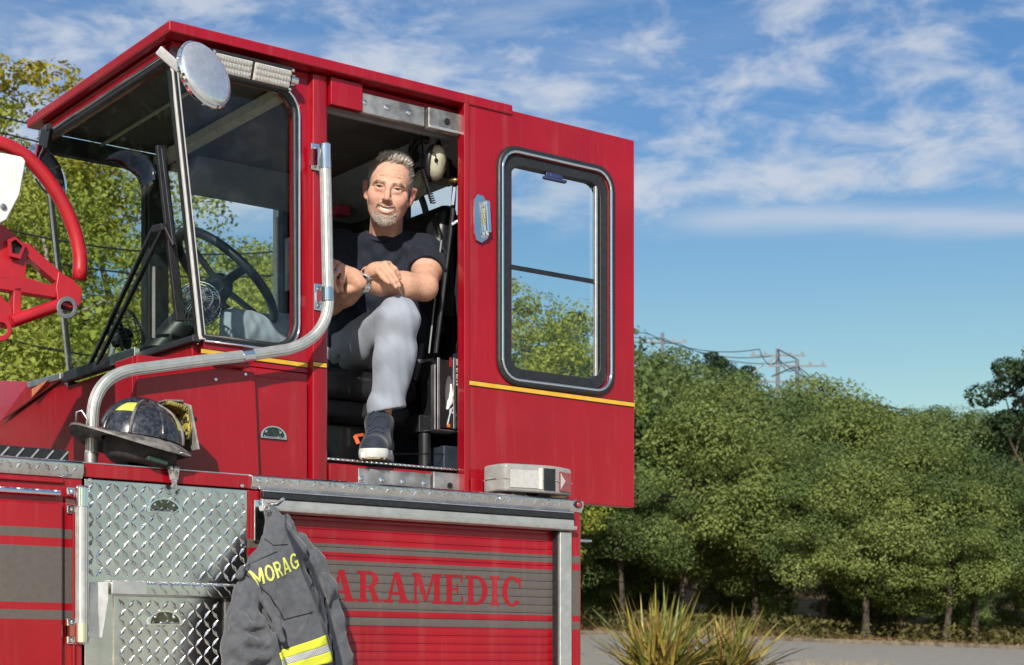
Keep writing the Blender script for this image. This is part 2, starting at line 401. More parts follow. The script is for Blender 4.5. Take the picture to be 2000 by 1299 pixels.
def refine(bm, maxlen):
    bmesh.ops.remove_doubles(bm, verts=bm.verts, dist=1e-6)
    bmesh.ops.triangulate(bm, faces=bm.faces)
    for _ in range(5):
        ed = [e for e in bm.edges if e.calc_length() > maxlen]
        if not ed: break
        bmesh.ops.subdivide_edges(bm, edges=ed, cuts=1); bmesh.ops.triangulate(bm, faces=bm.faces)
    bm.verts.index_update()
    V = [tuple(v.co) for v in bm.verts]; F = [tuple(v.index for v in f.verts) for f in bm.faces]; bm.free()
    return V, F
def union_grid(bm, cell):
    """merge overlapping flat strokes into one sheet of small cells, so that no two faces share a plane"""
    polys = [np.array([v.co[:2] for v in f.verts]) for f in bm.faces]; bm.free()
    lo = np.min([p.min(0) for p in polys], 0); hi = np.max([p.max(0) for p in polys], 0); n = np.ceil((hi - lo) / cell).astype(int) + 1
    m = np.zeros(n, bool)
    for p in polys:
        a = np.maximum(((p.min(0) - lo) / cell - 1).astype(int), 0); b = np.minimum(((p.max(0) - lo) / cell + 2).astype(int), n)
        X, Y = np.meshgrid(lo[0] + (np.arange(a[0], b[0]) + .5) * cell, lo[1] + (np.arange(a[1], b[1]) + .5) * cell, indexing='ij')
        cr = [(q[0] - o[0]) * (Y - o[1]) - (q[1] - o[1]) * (X - o[0]) for o, q in zip(p, np.roll(p, -1, 0))]
        m[a[0]:b[0], a[1]:b[1]] |= np.all([c >= -1e-9 for c in cr], 0) | np.all([c <= 1e-9 for c in cr], 0)
    idx = {}; V = []; F = []
    def vid(i, j):
        if (i, j) not in idx: idx[i, j] = len(V); V.append((lo[0] + i * cell, lo[1] + j * cell, 0.))
        return idx[i, j]
    for i, j in np.argwhere(m): F.append((vid(i, j), vid(i + 1, j), vid(i + 1, j + 1), vid(i, j + 1)))
    return V, F
def bvh_of(objs):
    vs = []; fs = []
    for o in objs:
        off = wloc(o); n = len(vs)
        vs += [tuple(v.co + off) for v in o.data.vertices]; fs += [tuple(i + n for i in p.vertices) for p in o.data.polygons]
    return BVHTree.FromPolygons(vs, fs)

# ------------------------------------------------------------------ signed-distance sculpting (surface nets)
class SDF:
    def __init__(s, lo, hi, h):
        s.lo = np.array(lo, np.float32); s.h = h; s.n = np.ceil((np.array(hi) - s.lo) / h).astype(int) + 1
        s.v = np.full(s.n, 5., np.float32)
    def sub(s, lo, hi):
        a = np.maximum(np.floor((lo - s.lo) / s.h).astype(int), 0); b = np.minimum(np.ceil((hi - s.lo) / s.h).astype(int) + 1, s.n)
        if np.any(b <= a): return None
        sl = tuple(slice(i, j) for i, j in zip(a, b))
        g = [(s.lo[i] + s.h * np.arange(a[i], b[i], dtype=np.float32)) for i in range(3)]
        return sl, g[0][:, None, None], g[1][None, :, None], g[2][None, None, :]
    def mix(s, sl, d, k, cut):
        o = s.v[sl]
        if cut:
            h = np.maximum(k - np.abs(o + d), 0) / k if k > 0 else 0; s.v[sl] = np.maximum(o, -d) + h * h * k * .25
        else:
            h = np.maximum(k - np.abs(o - d), 0) / k if k > 0 else 0; s.v[sl] = np.minimum(o, d) - h * h * k * .25
    def cap(s, a, b, ra, rb, k=.01, cut=False, flat=None):
        a = np.array(a, np.float32); b = np.array(b, np.float32); pad = k + 3 * s.h; m = max(ra, rb)
        r = s.sub(np.minimum(a, b) - m - pad, np.maximum(a, b) + m + pad)
        if r is None: return
        sl, x, y, z = r; ba = b - a; L2 = float(ba @ ba) + 1e-12
        px, py, pz = x - a[0], y - a[1], z - a[2]
        t = np.clip((px * ba[0] + py * ba[1] + pz * ba[2]) / L2, 0, 1)
        qx, qy, qz = px - t * ba[0], py - t * ba[1], pz - t * ba[2]
        if flat is not None:      # squash along a unit vector
            fv, fs = flat; dt = (qx * fv[0] + qy * fv[1] + qz * fv[2]) * (1 / fs - 1)
            qx, qy, qz = qx + dt * fv[0], qy + dt * fv[1], qz + dt * fv[2]
        d = np.sqrt(qx * qx + qy * qy + qz * qz) - (ra + (rb - ra) * t)
        if flat is not None: d = d * .6
        s.mix(sl, d, k, cut)
    def chain(s, pts, rs, k=.01, k2=.012, **kw):
        for i in range(len(pts) - 1): s.cap(pts[i], pts[i + 1], rs[i], rs[i + 1], k if i == 0 else k2, **kw)
    def ell(s, c, rad, k=.01, R=None, cut=False):
        c = np.array(c, np.float32); rad = np.array(rad, np.float32); m = float(rad.max()); pad = k + 3 * s.h
        r = s.sub(c - m - pad, c + m + pad)
        if r is None: return
        sl, x, y, z = r; p = (x - c[0], y - c[1], z - c[2])
        if R is not None: p = tuple(p[0] * R[0][i] + p[1] * R[1][i] + p[2] * R[2][i] for i in range(3))
        k0 = np.sqrt(sum((p[i] / rad[i]) ** 2 for i in range(3))); k1 = np.sqrt(sum((p[i] / rad[i] ** 2) ** 2 for i in range(3))) + 1e-9
        s.mix(sl, (k0 * (k0 - 1) / k1).astype(np.float32), k, cut)
    def disp(s, fn):
        x, y, z = [(s.lo[i] + s.h * np.arange(s.n[i], dtype=np.float32)) for i in range(3)]
        s.v += fn(x[:, None, None], y[None, :, None], z[None, None, :])
    def plane(s, p, nrm, k=.004):     # cut away everything on the side nrm points to
        x, y, z = [(s.lo[i] + s.h * np.arange(s.n[i], dtype=np.float32)) for i in range(3)]
        d = (x[:, None, None] - p[0]) * nrm[0] + (y[None, :, None] - p[1]) * nrm[1] + (z[None, None, :] - p[2]) * nrm[2]
        h = np.maximum(k - np.abs(s.v - d), 0) / k; s.v = np.maximum(s.v, d) + h * h * k * .25
    def mesh(s):
        v = s.v; I = v < 0; nx, ny, nz = v.shape
        cnt = np.zeros((nx - 1, ny - 1, nz - 1), np.uint8)
        for dx in (0, 1):
            for dy in (0, 1):
                for dz in (0, 1): cnt += I[dx:nx - 1 + dx, dy:ny - 1 + dy, dz:nz - 1 + dz]
        act = np.argwhere((cnt > 0) & (cnt < 8)); idx = np.full(cnt.shape, -1, np.int32); idx[tuple(act.T)] = np.arange(len(act))
        acc = np.zeros((len(act), 3)); num = np.zeros(len(act)); C = [(a, b, c) for a in (0, 1) for b in (0, 1) for c in (0, 1)]
        for a in C:
            for ax in range(3):
                if a[ax]: continue
                b = list(a); b[ax] = 1
                va = v[tuple((act + a).T)]; vb = v[tuple((act + b).T)]; m = (va < 0) != (vb < 0)
                t = np.where(m, va / np.where(m, va - vb, 1), 0)
                p = np.tile(np.array(a, float), (len(act), 1)); p[:, ax] += t
                acc += p * m[:, None]; num += m
        V = (act + acc / num[:, None]) * s.h + s.lo; F = []
        for ax in range(3):
            o1, o2 = [(1, 2), (2, 0), (0, 1)][ax]
            a = [slice(None)] * 3; b = [slice(None)] * 3; a[ax] = slice(0, -1); b[ax] = slice(1, None)
            A, B = I[tuple(a)], I[tuple(b)]; e = np.argwhere(A != B); ok = (e[:, o1] > 0) & (e[:, o2] > 0) & (e[:, o1] < v.shape[o1] - 1) & (e[:, o2] < v.shape[o2] - 1); e = e[ok]
            fl = A[tuple(e.T)]
            def g(d1, d2):
                q = e.copy(); q[:, o1] -= d1; q[:, o2] -= d2; return idx[tuple(q.T)]
            q = np.stack([g(1, 1), g(0, 1), g(0, 0), g(1, 0)], 1); q[~fl] = q[~fl][:, ::-1]; F.append(q)
        return V, np.concatenate(F)
# ================================================================== SETTING: ground, road, hill
def sstep(x, a, b): t = np.clip((x - a) / (b - a), 0, 1); return t * t * (3 - 2 * t)
def road_z(r): return G + np.clip(.97 - .035 * r, -.6, 1.9)
def terrain(r, d):
    r = np.asarray(r, float); d = np.asarray(d, float)
    z = road_z(r) * np.clip((d - 8) / 34.3, 0, 1)
    up = np.maximum(d - 42.5, 0)
    left = sstep(-r, -16, 25)
    z = z + up * (.045 + .075 * left) + sstep(d, 50, 120) * (5.0 + 3. * left) * np.exp(-((r - 2) / 60) ** 2)
    z = z + .10 * np.sin(r * .9 + d * .4) * sstep(d, 44, 50)
    z = z - .06 * sstep(d, 26.4, 27.) * (1 - sstep(d, 42, 42.6))
    return z
ds = np.unique(np.concatenate([np.linspace(-80, 6, 20), np.linspace(6, 60, 90), np.linspace(60, 140, 40), np.linspace(140, 900, 24)]))
rs = np.unique(np.concatenate([np.linspace(-600, -60, 14), np.linspace(-60, 60, 97), np.linspace(60, 600, 14)]))
RR, DD = np.meshgrid(rs, ds); ZZ = terrain(RR, DD)
Vg = np.stack([CAM.x + .8 * RR + .6 * DD, CAM.y - .6 * RR + .8 * DD, ZZ], -1).reshape(-1, 3); nR = len(rs)
Fg = np.array([(j * nR + i, j * nR + i + 1, (j + 1) * nR + i + 1, (j + 1) * nR + i) for j in range(len(ds) - 1) for i in range(nR - 1)])
def ground_mat():
    m, t, b = nodemat('dry_ground_and_forecourt')
    g = t.nodes.new('ShaderNodeNewGeometry'); mp = t.nodes.new('ShaderNodeMapping'); mp.vector_type = 'POINT'
    # distance ahead of the forecourt, in ground coordinates
    dp = t.nodes.new('ShaderNodeVectorMath'); dp.operation = 'DOT_PRODUCT'; dp.inputs[1].default_value = (.6, .8, 0); t.links.new(g.outputs['Position'], dp.inputs[0])
    off = CAM.x * .6 + CAM.y * .8
    n1 = noise_of(t, 1.3, 6, .6); n2 = noise_of(t, 14, 5, .65); n3 = noise_of(t, .35, 3)
    conc = mixcol(t, n2.outputs[0], (.40, .37, .32), (.52, .48, .42))
    litter = mixcol(t, rampf(t, n2.outputs[0], .35, .65), (.10, .062, .032), (.30, .20, .105))
    litter = mixcol(t, rampf(t, n1.outputs[0], .45, .7), litter, (.075, .085, .03))
    f = rampf(t, dp.outputs['Value'], 10 + off, 11 + off)
    t.links.new(mixcol(t, f, conc, litter), b.inputs['Base Color']); b.inputs['Roughness'].default_value = .9
    bump(t, b, n2.outputs[0], .6, .05); return m
gr = npmesh('ground', Vg, Fg, ground_mat(), kind='structure')
def strip(name, d0, d1, mat, lift, r0=-3, r1=90, n=76):
    r = np.linspace(r0, r1, n); V = []
    for d in (d0, (d0 + d1) / 2, d1):
        V.append(np.stack([CAM.x + .8 * r + .6 * d, CAM.y - .6 * r + .8 * d, road_z(r) * (d - 8) / 34.3 + lift], -1))
    V = np.concatenate(V); F = [(k * n + i, k * n + i + 1, (k + 1) * n + i + 1, (k + 1) * n + i) for k in (0, 1) for i in range(n - 1)]
    return npmesh(name, V, F, mat, kind='structure')
strip('road', 27, 42.3, simple('sunlit_asphalt', (.27, .245, .21), .85, var=.12, nscale=6, bmp=.3, bscale=40), .0)
# low kerb on the far side of the road
rk = np.linspace(-3, 90, 76); mb = MB()
for i in range(75):
    a, b = rk[i], rk[i + 1]
    A, B = rd(a, 42.35, road_z(a)), rd(b, 42.35, road_z(b)); e = Vector((.6, .8, 0)) * .22
    mb.add([A, B, B + e, A + e, A + Vector((0, 0, .10)), B + Vector((0, 0, .10)), B + e + Vector((0, 0, .10)), A + e + Vector((0, 0, .10))], [(4, 5, 6, 7), (0, 1, 5, 4), (2, 3, 7, 6)])
kb = mb.build('kerb', simple('grey_kerb', (.15, .12, .085), .95, var=.4, nscale=5)); kb['kind'] = 'structure'
# distant hill on the left of the skyline
hr = np.linspace(-330, 190, 60); hd = np.linspace(230, 420, 16); HR, HD = np.meshgrid(hr, hd)
HZ = G + 2 + 52 * np.exp(-((HR + 40) / 105) ** 2) * np.sin(np.clip((HD - 230) / 190, 0, 1) * np.pi) ** .7 + 2.5 * np.sin(HR * .13) * np.sin(HD * .09)
Vh = np.stack([CAM.x + .8 * HR + .6 * HD, CAM.y - .6 * HR + .8 * HD, HZ], -1).reshape(-1, 3)
Fh = np.array([(j * 60 + i, j * 60 + i + 1, (j + 1) * 60 + i + 1, (j + 1) * 60 + i) for j in range(15) for i in range(59)])
npmesh('hill', Vh, Fh, simple('scrubby_hill', (.10, .105, .045), .95, var=.5, nscale=.12, bmp=.8, bscale=.6), kind='structure')

# ================================================================== TREES
def crown_mesh(name, rad, nclump, nleaf, leaf, seed, mat, shape='round', csz=.30, droop=0.):
    g = np.random.default_rng(seed); P_ = []
    a = np.array(rad)
    C = []
    while len(C) < nclump:
        p = g.uniform(-1, 1, 3)
        q = np.linalg.norm(p)
        if q > 1 or q < .38: continue
        if shape == 'cone':
            h = (p[2] + 1) / 2; w = (1 - h) ** .8 + .06
            if math.hypot(p[0], p[1]) > w: continue
        C.append(p * np.clip(1 + .14 * g.standard_normal(), .7, 1.12) * a)
    C = np.array(C); cs = csz * g.uniform(.6, 1.35, nclump) * min(rad[0], rad[2]) 
    ci = np.repeat(np.arange(nclump), nleaf); n = len(ci)
    dv = g.standard_normal((n, 3)); dv /= np.linalg.norm(dv, axis=1)[:, None]
    rr_ = g.uniform(.45, 1.05, n) ** .6
    sc = np.array([1.15, 1.15, .72]) if shape != 'cone' else np.array([1.2, 1.2, .55])
    pos = C[ci] + dv * (rr_ * cs[ci])[:, None] * sc
    pos[:, 2] -= droop * g.random(n) * cs[ci]
    nr = dv * .9 + np.array([0, 0, .55]) + .55 * g.standard_normal((n, 3)); nr /= np.linalg.norm(nr, axis=1)[:, None]
    t = np.cross(nr, g.standard_normal((n, 3))); t /= np.linalg.norm(t, axis=1)[:, None]; b = np.cross(nr, t)
    L_ = leaf * g.uniform(.6, 1.4, n); w_ = L_ * g.uniform(.42, .7, n)
    if shape == 'cone': w_ = L_ * .3
    V = np.stack([pos - t * L_[:, None] * .5, pos + b * w_[:, None] * .5 + nr * (.08 * L_)[:, None], pos + t * L_[:, None] * .5, pos - b * w_[:, None] * .5 + nr * (.08 * L_)[:, None]], 1).reshape(-1, 3)
    F = np.arange(4 * n).reshape(n, 4); rn = np.clip(.45 * g.random(n) + .55 * g.random(nclump)[ci], 0, 1)
    me_o = npmesh(name, V, F, mat, smooth=False, loc=(0, 0, 0), attrs={'rnd': ('FACE', 'FLOAT', rn)})
    me = me_o.data; bpy.data.objects.remove(me_o); return me, C
def trunk_mesh(name, h, r0, C, seed, mat, lean=.0, fork=6, clear=.35):
    g = random.Random(seed); mb = MB()
    top = Vector((lean * h, g.uniform(-.05, .05) * h, h)); pts = [Vector((0, 0, -.3))]
    for k in range(1, 7):
        t = k / 6; pts.append(Vector((top.x * t * t + g.uniform(-.03, .03) * h * .4, top.y * t + g.uniform(-.03, .03) * h * .4, h * t)))
    mb.tube(pts, [r0 * 1.25] + [r0 * (1 - .13 * k) for k in range(1, 7)], 8)
    idx = list(range(len(C))); g.shuffle(idx)
    for i in idx[:fork * 3]:
        c = Vector(C[i]); k = g.choice([3, 4, 5, 6]) if clear > .3 else g.choice([2, 3, 4, 5, 6]); s = pts[k]; e = s.lerp(c, .95); mid = s.lerp(e, .5) + Vector((0, 0, .08 * h))
        mb.tube([s, mid, e], [r0 * .45, r0 * .28, r0 * .1], 6)
    o = mb.build(name, mat, smooth='auto'); off = Vector(o.location); me = o.data
    me.transform(Matrix.Translation(off)); bpy.data.objects.remove(o); return me
bark = simple('grey_brown_bark', (.075, .058, .043), .9, var=.35, nscale=5, bmp=.6, bscale=25)
bark_l = simple('pale_bark', (.26, .23, .19), .9, var=.3, nscale=5, bmp=.5, bscale=25)
LM = dict(
    bright=leafmat('bright_green_leaves', (.060, .100, .022), (.37, .42, .12), (.17, .22, .055)),
    olive=leafmat('olive_green_leaves', (.055, .090, .018), (.29, .345, .10), (.18, .22, .06)),
    green=leafmat('mid_green_leaves', (.040, .080, .020), (.26, .335, .10), (.055, .095, .032)),
    light=leafmat('yellow_green_leaves', (.14, .19, .03), (.44, .46, .08), (.27, .31, .05)),
    pine=leafmat('blue_green_needles', (.020, .048, .022), (.06, .095, .035), (.035, .07, .03)),
    yellow=leafmat('autumn_yellow_leaves', (.24, .22, .025), (.46, .36, .05), (.34, .30, .03)))
KIND = {}
def make_kind(key, h, rad, cz, nclump, nleaf, leaf, mat, seed, shape='round', csz=.30, r0=.16, bk=None, lean=.02, droop=0.):
    cm, C = crown_mesh('crown', rad, nclump, nleaf, leaf, seed, LM[mat], shape, csz, droop)
    Cw = C + np.array([lean * h, 0, cz]); tm = trunk_mesh('trunk', cz + rad[2] * .3, r0, Cw, seed, bk or bark, lean)
    KIND[key] = (cm, tm, cz, lean * h, h)
make_kind('oak_a', 7.5, (3.3, 3.3, 2.8), 4.6, 46, 900, .12, 'green', 11, csz=.36)
make_kind('oak_b', 8.0, (3.6, 3.2, 3.1), 4.8, 52, 900, .12, 'olive', 12, csz=.34)
make_kind('oak_c', 6.5, (2.9, 3.1, 2.4), 4.0, 42, 900, .115, 'bright', 13, lean=.05, csz=.36)
make_kind('bush_a', 4.2, (2.4, 2.2, 2.0), 2.2, 60, 360, .10, 'green', 14, r0=.09)
make_kind('fir', 9.0, (1.7, 1.7, 3.9), 5.0, 130, 220, .16, 'pine', 15, 'cone', .24, r0=.13)
make_kind('pine', 9.5, (2.0, 2.0, 3.0), 6.4, 42, 320, .15, 'pine', 16, 'round', .26, r0=.16)
make_kind('maple', 10.5, (2.9, 2.9, 4.3), 6.0, 120, 300, .105, 'light', 17, csz=.20, r0=.15, bk=bark_l)
make_kind('birch', 10.5, (2.1, 2.1, 4.2), 6.6, 95, 260, .10, 'yellow', 18, csz=.19, r0=.10, bk=bark_l)
make_kind('thicket', 5.5, (3.2, 2.6, 2.6), 2.6, 90, 320, .10, 'light', 19, csz=.24, r0=.08)
def tree(kind, name, r, d, s, label, cat='tree', group=None, rot=None, zs=1., z=None):
    cm, tm, cz, lx, h = KIND[kind]; zz_ = float(terrain(r, d)) if z is None else z; loc = rd(r, d, zz_)
    o = empty(name, loc, label, cat, group); rot = random.uniform(0, 6.28) if rot is None else rot
    o.rotation_euler = (0, 0, rot); o.scale = (s, s, s * zs)
    for nm, me, lz, lxx in (('crown', cm, cz, lx), ('trunk', tm, 0, 0)):
        p = bpy.data.objects.new(nm, me); COL.objects.link(p); p.parent = o; p.location = (lxx, 0, lz)
    return o
def top_at(kind, u, v, d, **k):    # scale a tree so that its top reaches a surveyed height
    cm, tm, cz, lx, h = KIND[kind]; r = (u - 1000) / FOC * d; zt_ = (VH - v) / FOC * d + G; return r, d, (zt_ - float(terrain(r, d))) / h
# ================================================================== THE FIRE TRUCK
truck = empty('fire_truck', (-.6, .6, 0), 'red fire truck with a glazed rear steering cab, its sliding door open', 'fire truck')
def Y3(pts, Y): return [onY(u, v, Y) for u, v in pts]
def P(x, y, z): return Vector((x, y, G + z))
WB, WT = (-1.168, 1.003), (-1.262, 1.800)          # windscreen foot and head (X, Z)
def wx(z): return WB[0] + (WT[0] - WB[0]) * (z - WB[1]) / (WT[1] - WB[1])

# ---- cab body
mb = MB()
outer = [(wx(.93) + .011, .93), (-.735, .93), (-.735, 1.865), (wx(1.865) + .011, 1.865)]
win = rrect(-1.3, -.842, 1.0, 1.795, .075)
inner = [(max(x, wx(z) + .019), z) for x, z in win]
holed(mb, outer, inner, lambda x, z: P(x, 0, z), lambda x, z: P(x, .035, z))
mb.build('cab_side', M['red'], truck, bevel=.004)
mb = MB()
mb.prism([P(-1.175, 0, .57), P(-.735, 0, .57), P(-.735, 0, .928), P(-1.175, 0, .928)], (0, .035, 0))
mb.build('cab_lower_side', M['red'], truck, bevel=.004)
mb = MB()                                            # raised door post with a folded edge
mb.prism([P(-.797, -.004, .572), P(-.790, -.022, .572), P(-.745, -.022, .572), P(-.733, -.012, .572), P(-.733, .06, .572), P(-.797, .06, .572)], (0, 0, 1.29))
mb.build('door_post', M['red'], truck, bevel=.004)
mb = MB(); mb.box(P(-.732, -.001, 1.803), P(-.203, .06, 1.862)); mb.build('door_lintel', M['red'], truck, bevel=.003)
mb = MB(); mb.box(P(-.732, .061, 1.785), P(-.2, .085, 1.84)); mb.build('lintel_trim', M['grey_trim'], truck, bevel=.003)
mb = MB(); mb.box(P(-.203, 0, .572), P(.0, .035, 1.864)); mb.build('cab_rear_side', M['red'], truck, bevel=.003)
# front: wide nose wall below the windscreen, header above it
mb = MB()
yz = [(0.036, .572), (1.75, .572), (1.75, .93), (1.59, .958), (1.06, 1.022), (1.0, .985), (.036, .985)]
mb.prism([P(-1.176, y, z) for y, z in yz], (.03, 0, 0)); mb.build('nose_wall', M['red'], truck, bevel=.004)
mb = MB()
mb.prism([P(wx(1.80), .0365, 1.812), P(wx(1.80) - .004, .0365, 1.864), P(wx(1.80) + .03, .0365, 1.864), P(wx(1.80) + .03, .0365, 1.812)], (0, .96, 0))
mb.build('front_header', M['red'], truck, bevel=.004)
# sloped apron plates to the far side of the nose, catching the sky
mb = MB()
a, b, c, d = onX(62, 745, -1.18), onX(7, 822, -1.18), onX(-160, 850, -1.3), onX(-160, 736, -1.18)
mb.prism([a, b, c, d], (.02, 0, -.03)); mb.build('apron_plate', M['red'], truck, bevel=.003)
mb = MB()
mb.prism([onX(128, 737, -1.181), onX(62, 746, -1.182), onX(8, 821, -1.184)], (-.012, 0, 0)); mb.build('corner_gusset', M['red'], truck, bevel=.003)
mb = MB(); mb.prism([onX(66, 760, -1.2), onX(98, 742, -1.2), onX(66, 777, -1.2)], (-.008, 0, 0)); mb.build('marker_reflector', M['amber'], truck, bevel=.002)
# side guard box standing ahead of the nose
mb = MB()
mb.prism([P(-1.386, -.034, .572), P(-.99, -.034, .572), P(-.985, -.034, .60), P(-1.0, -.034, .905), P(-1.16, -.034, .918), P(-1.386, -.034, .918)], (0, .03, 0))
mb.box(P(-1.386, -.003, .572), P(-1.372, .12, .918)); mb.build('side_guard', M['red'], truck, bevel=.004)
mb = MB(); mb.prism([P(-.978, -.012, .59), P(-.805, -.012, .59), P(-.805, -.012, .90), P(-.99, -.012, .90)], (0, .011, 0)); mb.build('locker_door', M['red'], truck, bevel=.004)
# vent of brick-like slots in the guard
vo = []
for (u, v) in ((349, 794), (364, 795), (341, 804.5), (356, 805.5), (372, 807), (349, 814.5), (364, 816), (378, 817.5), (372, 827), (356, 825.5)):
    q = onY(u, v, -.0355); mb = MB(); mb.box(q - Vector((.0098, .001, .0058)), q + Vector((.0098, .0012, .0058)))
    vo.append(mb.build('vent_slot', M['black_line'], truck))
# gold stripe (flat print a few mm proud) with dark outline
def stripe(x0, x1, y, z0, z1, par, w=.0125):
    mb = MB(); mb.prism([P(x0, y, z0 - w / 2 - .003), P(x1, y, z1 - w / 2 - .003), P(x1, y, z1 + w / 2 + .003), P(x0, y, z0 + w / 2 + .003)], (0, -.0008, 0)); mb.build('stripe_outline', M['black_line'], par)
    mb = MB(); mb.prism([P(x0, y - .001, z0 - w / 2), P(x1, y - .001, z1 - w / 2), P(x1, y - .001, z1 + w / 2), P(x0, y - .001, z0 + w / 2)], (0, -.0008, 0)); mb.build('gold_stripe', M['yellow'], par)
stripe(-1.165, -.799, -.0015, .957, .953, truck)
stripe(-.792, -.744, -.0235, .955, .955, truck)

# ---- roof
mb = MB()
mb.box(P(-1.296, -.06, 1.868), P(-.04, 1.06, 1.902)); mb.build('roof', M['red'], truck, bevel=.006)
mb = MB(); mb.box(P(-1.25, .04, 1.842), P(-.02, .98, 1.864)); mb.build('ceiling_lining', M['ceiling'], truck)
mb = MB(); mb.box(P(-.86, .03, 1.80), P(-.82, .985, 1.835)); mb.build('ceiling_beam', M['olive'], truck, bevel=.003)
mb = MB(); mb.bar(P(-1.06, .04, 1.832), P(-1.06, .98, 1.832), .008, .008); mb.build('ceiling_seam', M['olive'], truck)
# ---- far wall with two windows, rear wall with a small window
mb = MB()
holed(mb, [(wx(.985) + .004, .985), (-.846, .985), (-.846, 1.841), (wx(1.841) + .004, 1.841)], [(max(x, wx(z) + .014), z) for x, z in rrect(-1.30, -.89, 1.0, 1.78, .07)], lambda x, z: P(x, .985, z), lambda x, z: P(x, 1.02, z))
mb.box(P(-1.145, .985, .572), P(-.846, 1.018, .983))
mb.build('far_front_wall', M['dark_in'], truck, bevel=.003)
mb = MB()
holed(mb, [(-.844, .572), (-.001, .572), (-.001, 1.841), (-.844, 1.841)], rrect(-.800, -.335, .97, 1.806, .02), lambda x, z: P(x, .985, z), lambda x, z: P(x, 1.02, z))
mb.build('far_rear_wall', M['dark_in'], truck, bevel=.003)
mb = MB(); mb.box(P(-.80, .955, 1.79), P(-.335, .984, 1.815)); mb.build('far_door_trim', M['cream'], truck, bevel=.002)
mb = MB(); mb.box(P(-.884, .97, 1.0), P(-.806, .984, 1.80)); mb.build('far_post', M['black_metal'], truck, bevel=.003)
V, F = text2d('44', .052, .0015, .02, .95)
mb = MB(); q = onY(345, 347, .967)
mb.add([q + Vector((-.052, 0, 0)) + Vector((y * 1.0 - 0, 0, -x)) for x, y, _ in V], F)
mb.build('cab_number', simple('pale_number_paint', (.45, .50, .48), .6), truck)
mb = MB(); mb.tube([P(-.30, 1.09, 1.05), P(-.30, 1.09, 1.80)], .017, 12); mb.box(P(-.315, 1.02, 1.1), P(-.285, 1.085, 1.13)); mb.box(P(-.315, 1.02, 1.72), P(-.285, 1.085, 1.75))
mb.build('far_grab_rail', M['anod'], truck, smooth='auto')
mb = MB()
holed(mb, [(.036, .572), (.984, .572), (.984, 1.841), (.036, 1.841)], rrect(.19, .62, 1.61, 1.765, .012), lambda y, z: P(0, y, z), lambda y, z: P(-.025, y, z))
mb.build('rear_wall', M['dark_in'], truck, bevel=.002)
mb = MB(); mb.box(P(.004, .18, 1.60), P(.008, .64, 1.78)); mb.build('rear_window_glass', M['glass_side'], truck)
mb = MB(); mb.box(P(-1.14, .04, .62), P(-.03, .98, .664)); mb.build('cab_floor', M['blue_panel'], truck)
# ceiling rail crossing the cab behind the seat (grey structural fold)
mb = MB(); mb.prism([P(-.10, .04, 1.841), P(-.20, .04, 1.841), P(-.16, .04, 1.78), P(-.027, .04, 1.72)], (0, .94, 0)); mb.build('ceiling_cove', M['grey_trim'], truck, bevel=.004)
mb = MB(); mb.prism([P(-.73, .985, 1.841), P(-.73, .90, 1.841), P(-.73, .985, 1.72)], (.70, 0, 0)); mb.build('far_cove', M['grey_trim'], truck, bevel=.004)
mb = MB(); mb.box(P(-.33, .945, 1.42), P(-.06, .984, 1.62)); mb.build('wall_cabinet', M['grey_trim'], truck, bevel=.006)

# ---- glazing
mb = MB()
gl = [(wx(1.0) + .004, .992), (-.832, .992), (-.832, 1.803), (wx(1.803) + .004, 1.803)]
mb.prism([P(x, .018, z) for x, z in gl], (0, .005, 0)); sg = mb.build('side_window_glass', M['glass_side'], truck)
def loop(par, pts, r, mat, name, n=8, sm=True):
    mb = MB(); mb.tube(pts, r, n, True); return mb.build(name, mat, par, smooth=sm)
rim = [(x, z) for x, z in rrect(-1.3, -.842, 1.0, 1.795, .075)]; rim = [(max(x, wx(z) + .006), z) for x, z in rim]
loop(truck, [P(x, -.001, z) for x, z in rim], .011, M['rubber'], 'side_window_gasket')
loop(truck, [P(-1.0 + (x + 1.0) * 1.025, -.008, 1.4 + (z - 1.4) * 1.012) for x, z in rim if x > wx(z) + .0065] , .0042, M['chrome'], 'side_window_bright_trim') if False else None
ct = [P(x + (.011 if x > -.85 else .0), -.006, z + (.011 if z > 1.7 else -.011 if z < 1.1 else 0)) for x, z in rrect(-1.3, -.842, 1.0, 1.795, .075) if x > wx(z) + .03]
mb = MB(); k = next(i for i in range(len(ct)) if (ct[i] - ct[i - 1]).length > .5) if any((ct[i] - ct[i - 1]).length > .5 for i in range(len(ct))) else 0
# bright bead along the head, the rear end and the foot of the side window
bead = [P(wx(1.8) + .01, -.008, 1.808)] + [P(-.918 + .086 * math.cos(a), -.008, 1.722 + .086 * math.sin(a)) for a in np.linspace(math.pi / 2, 0, 8)] + [P(-.918 + .086 * math.cos(a), -.008, 1.073 + .086 * math.sin(a)) for a in np.linspace(0, -math.pi / 2, 8)] + [P(wx(.99) + .01, -.008, .987)]
mb.tube(bead, .0045, 8); mb.build('side_window_bead', M['chrome'], truck, smooth=True)
mb = MB(); mb.bar(P(wx(1.0) + .0105, .019, 1.0), P(wx(1.80) + .0105, .019, 1.80), .034, .017, (1, 0, 0)); mb.build('corner_post', M['rubber'], truck)
mb = MB(); mb.bar(P(wx(1.0) + .006, -.004, .99), P(wx(1.80) + .006, -.004, 1.81), .012, .022, (1, 0, 0)); mb.build('corner_seal_strip', M['seal'], truck, bevel=.003)
mb = MB(); mb.prism([P(wx(1.002) - .003, .02, 1.002), P(wx(1.002) - .003, .998, 1.016), P(wx(1.808) - .003, .985, 1.808), P(wx(1.808) - .003, .02, 1.808)], (.006, 0, 0)); mb.build('windscreen_glass', M['glass_front'], truck)
mb = MB(); mb.bar(P(wx(1.81) - .008, -.002, 1.81), P(wx(1.81) - .008, .99, 1.81), .02, .022); mb.build('windscreen_head_seal', M['rubber'], truck, bevel=.004)
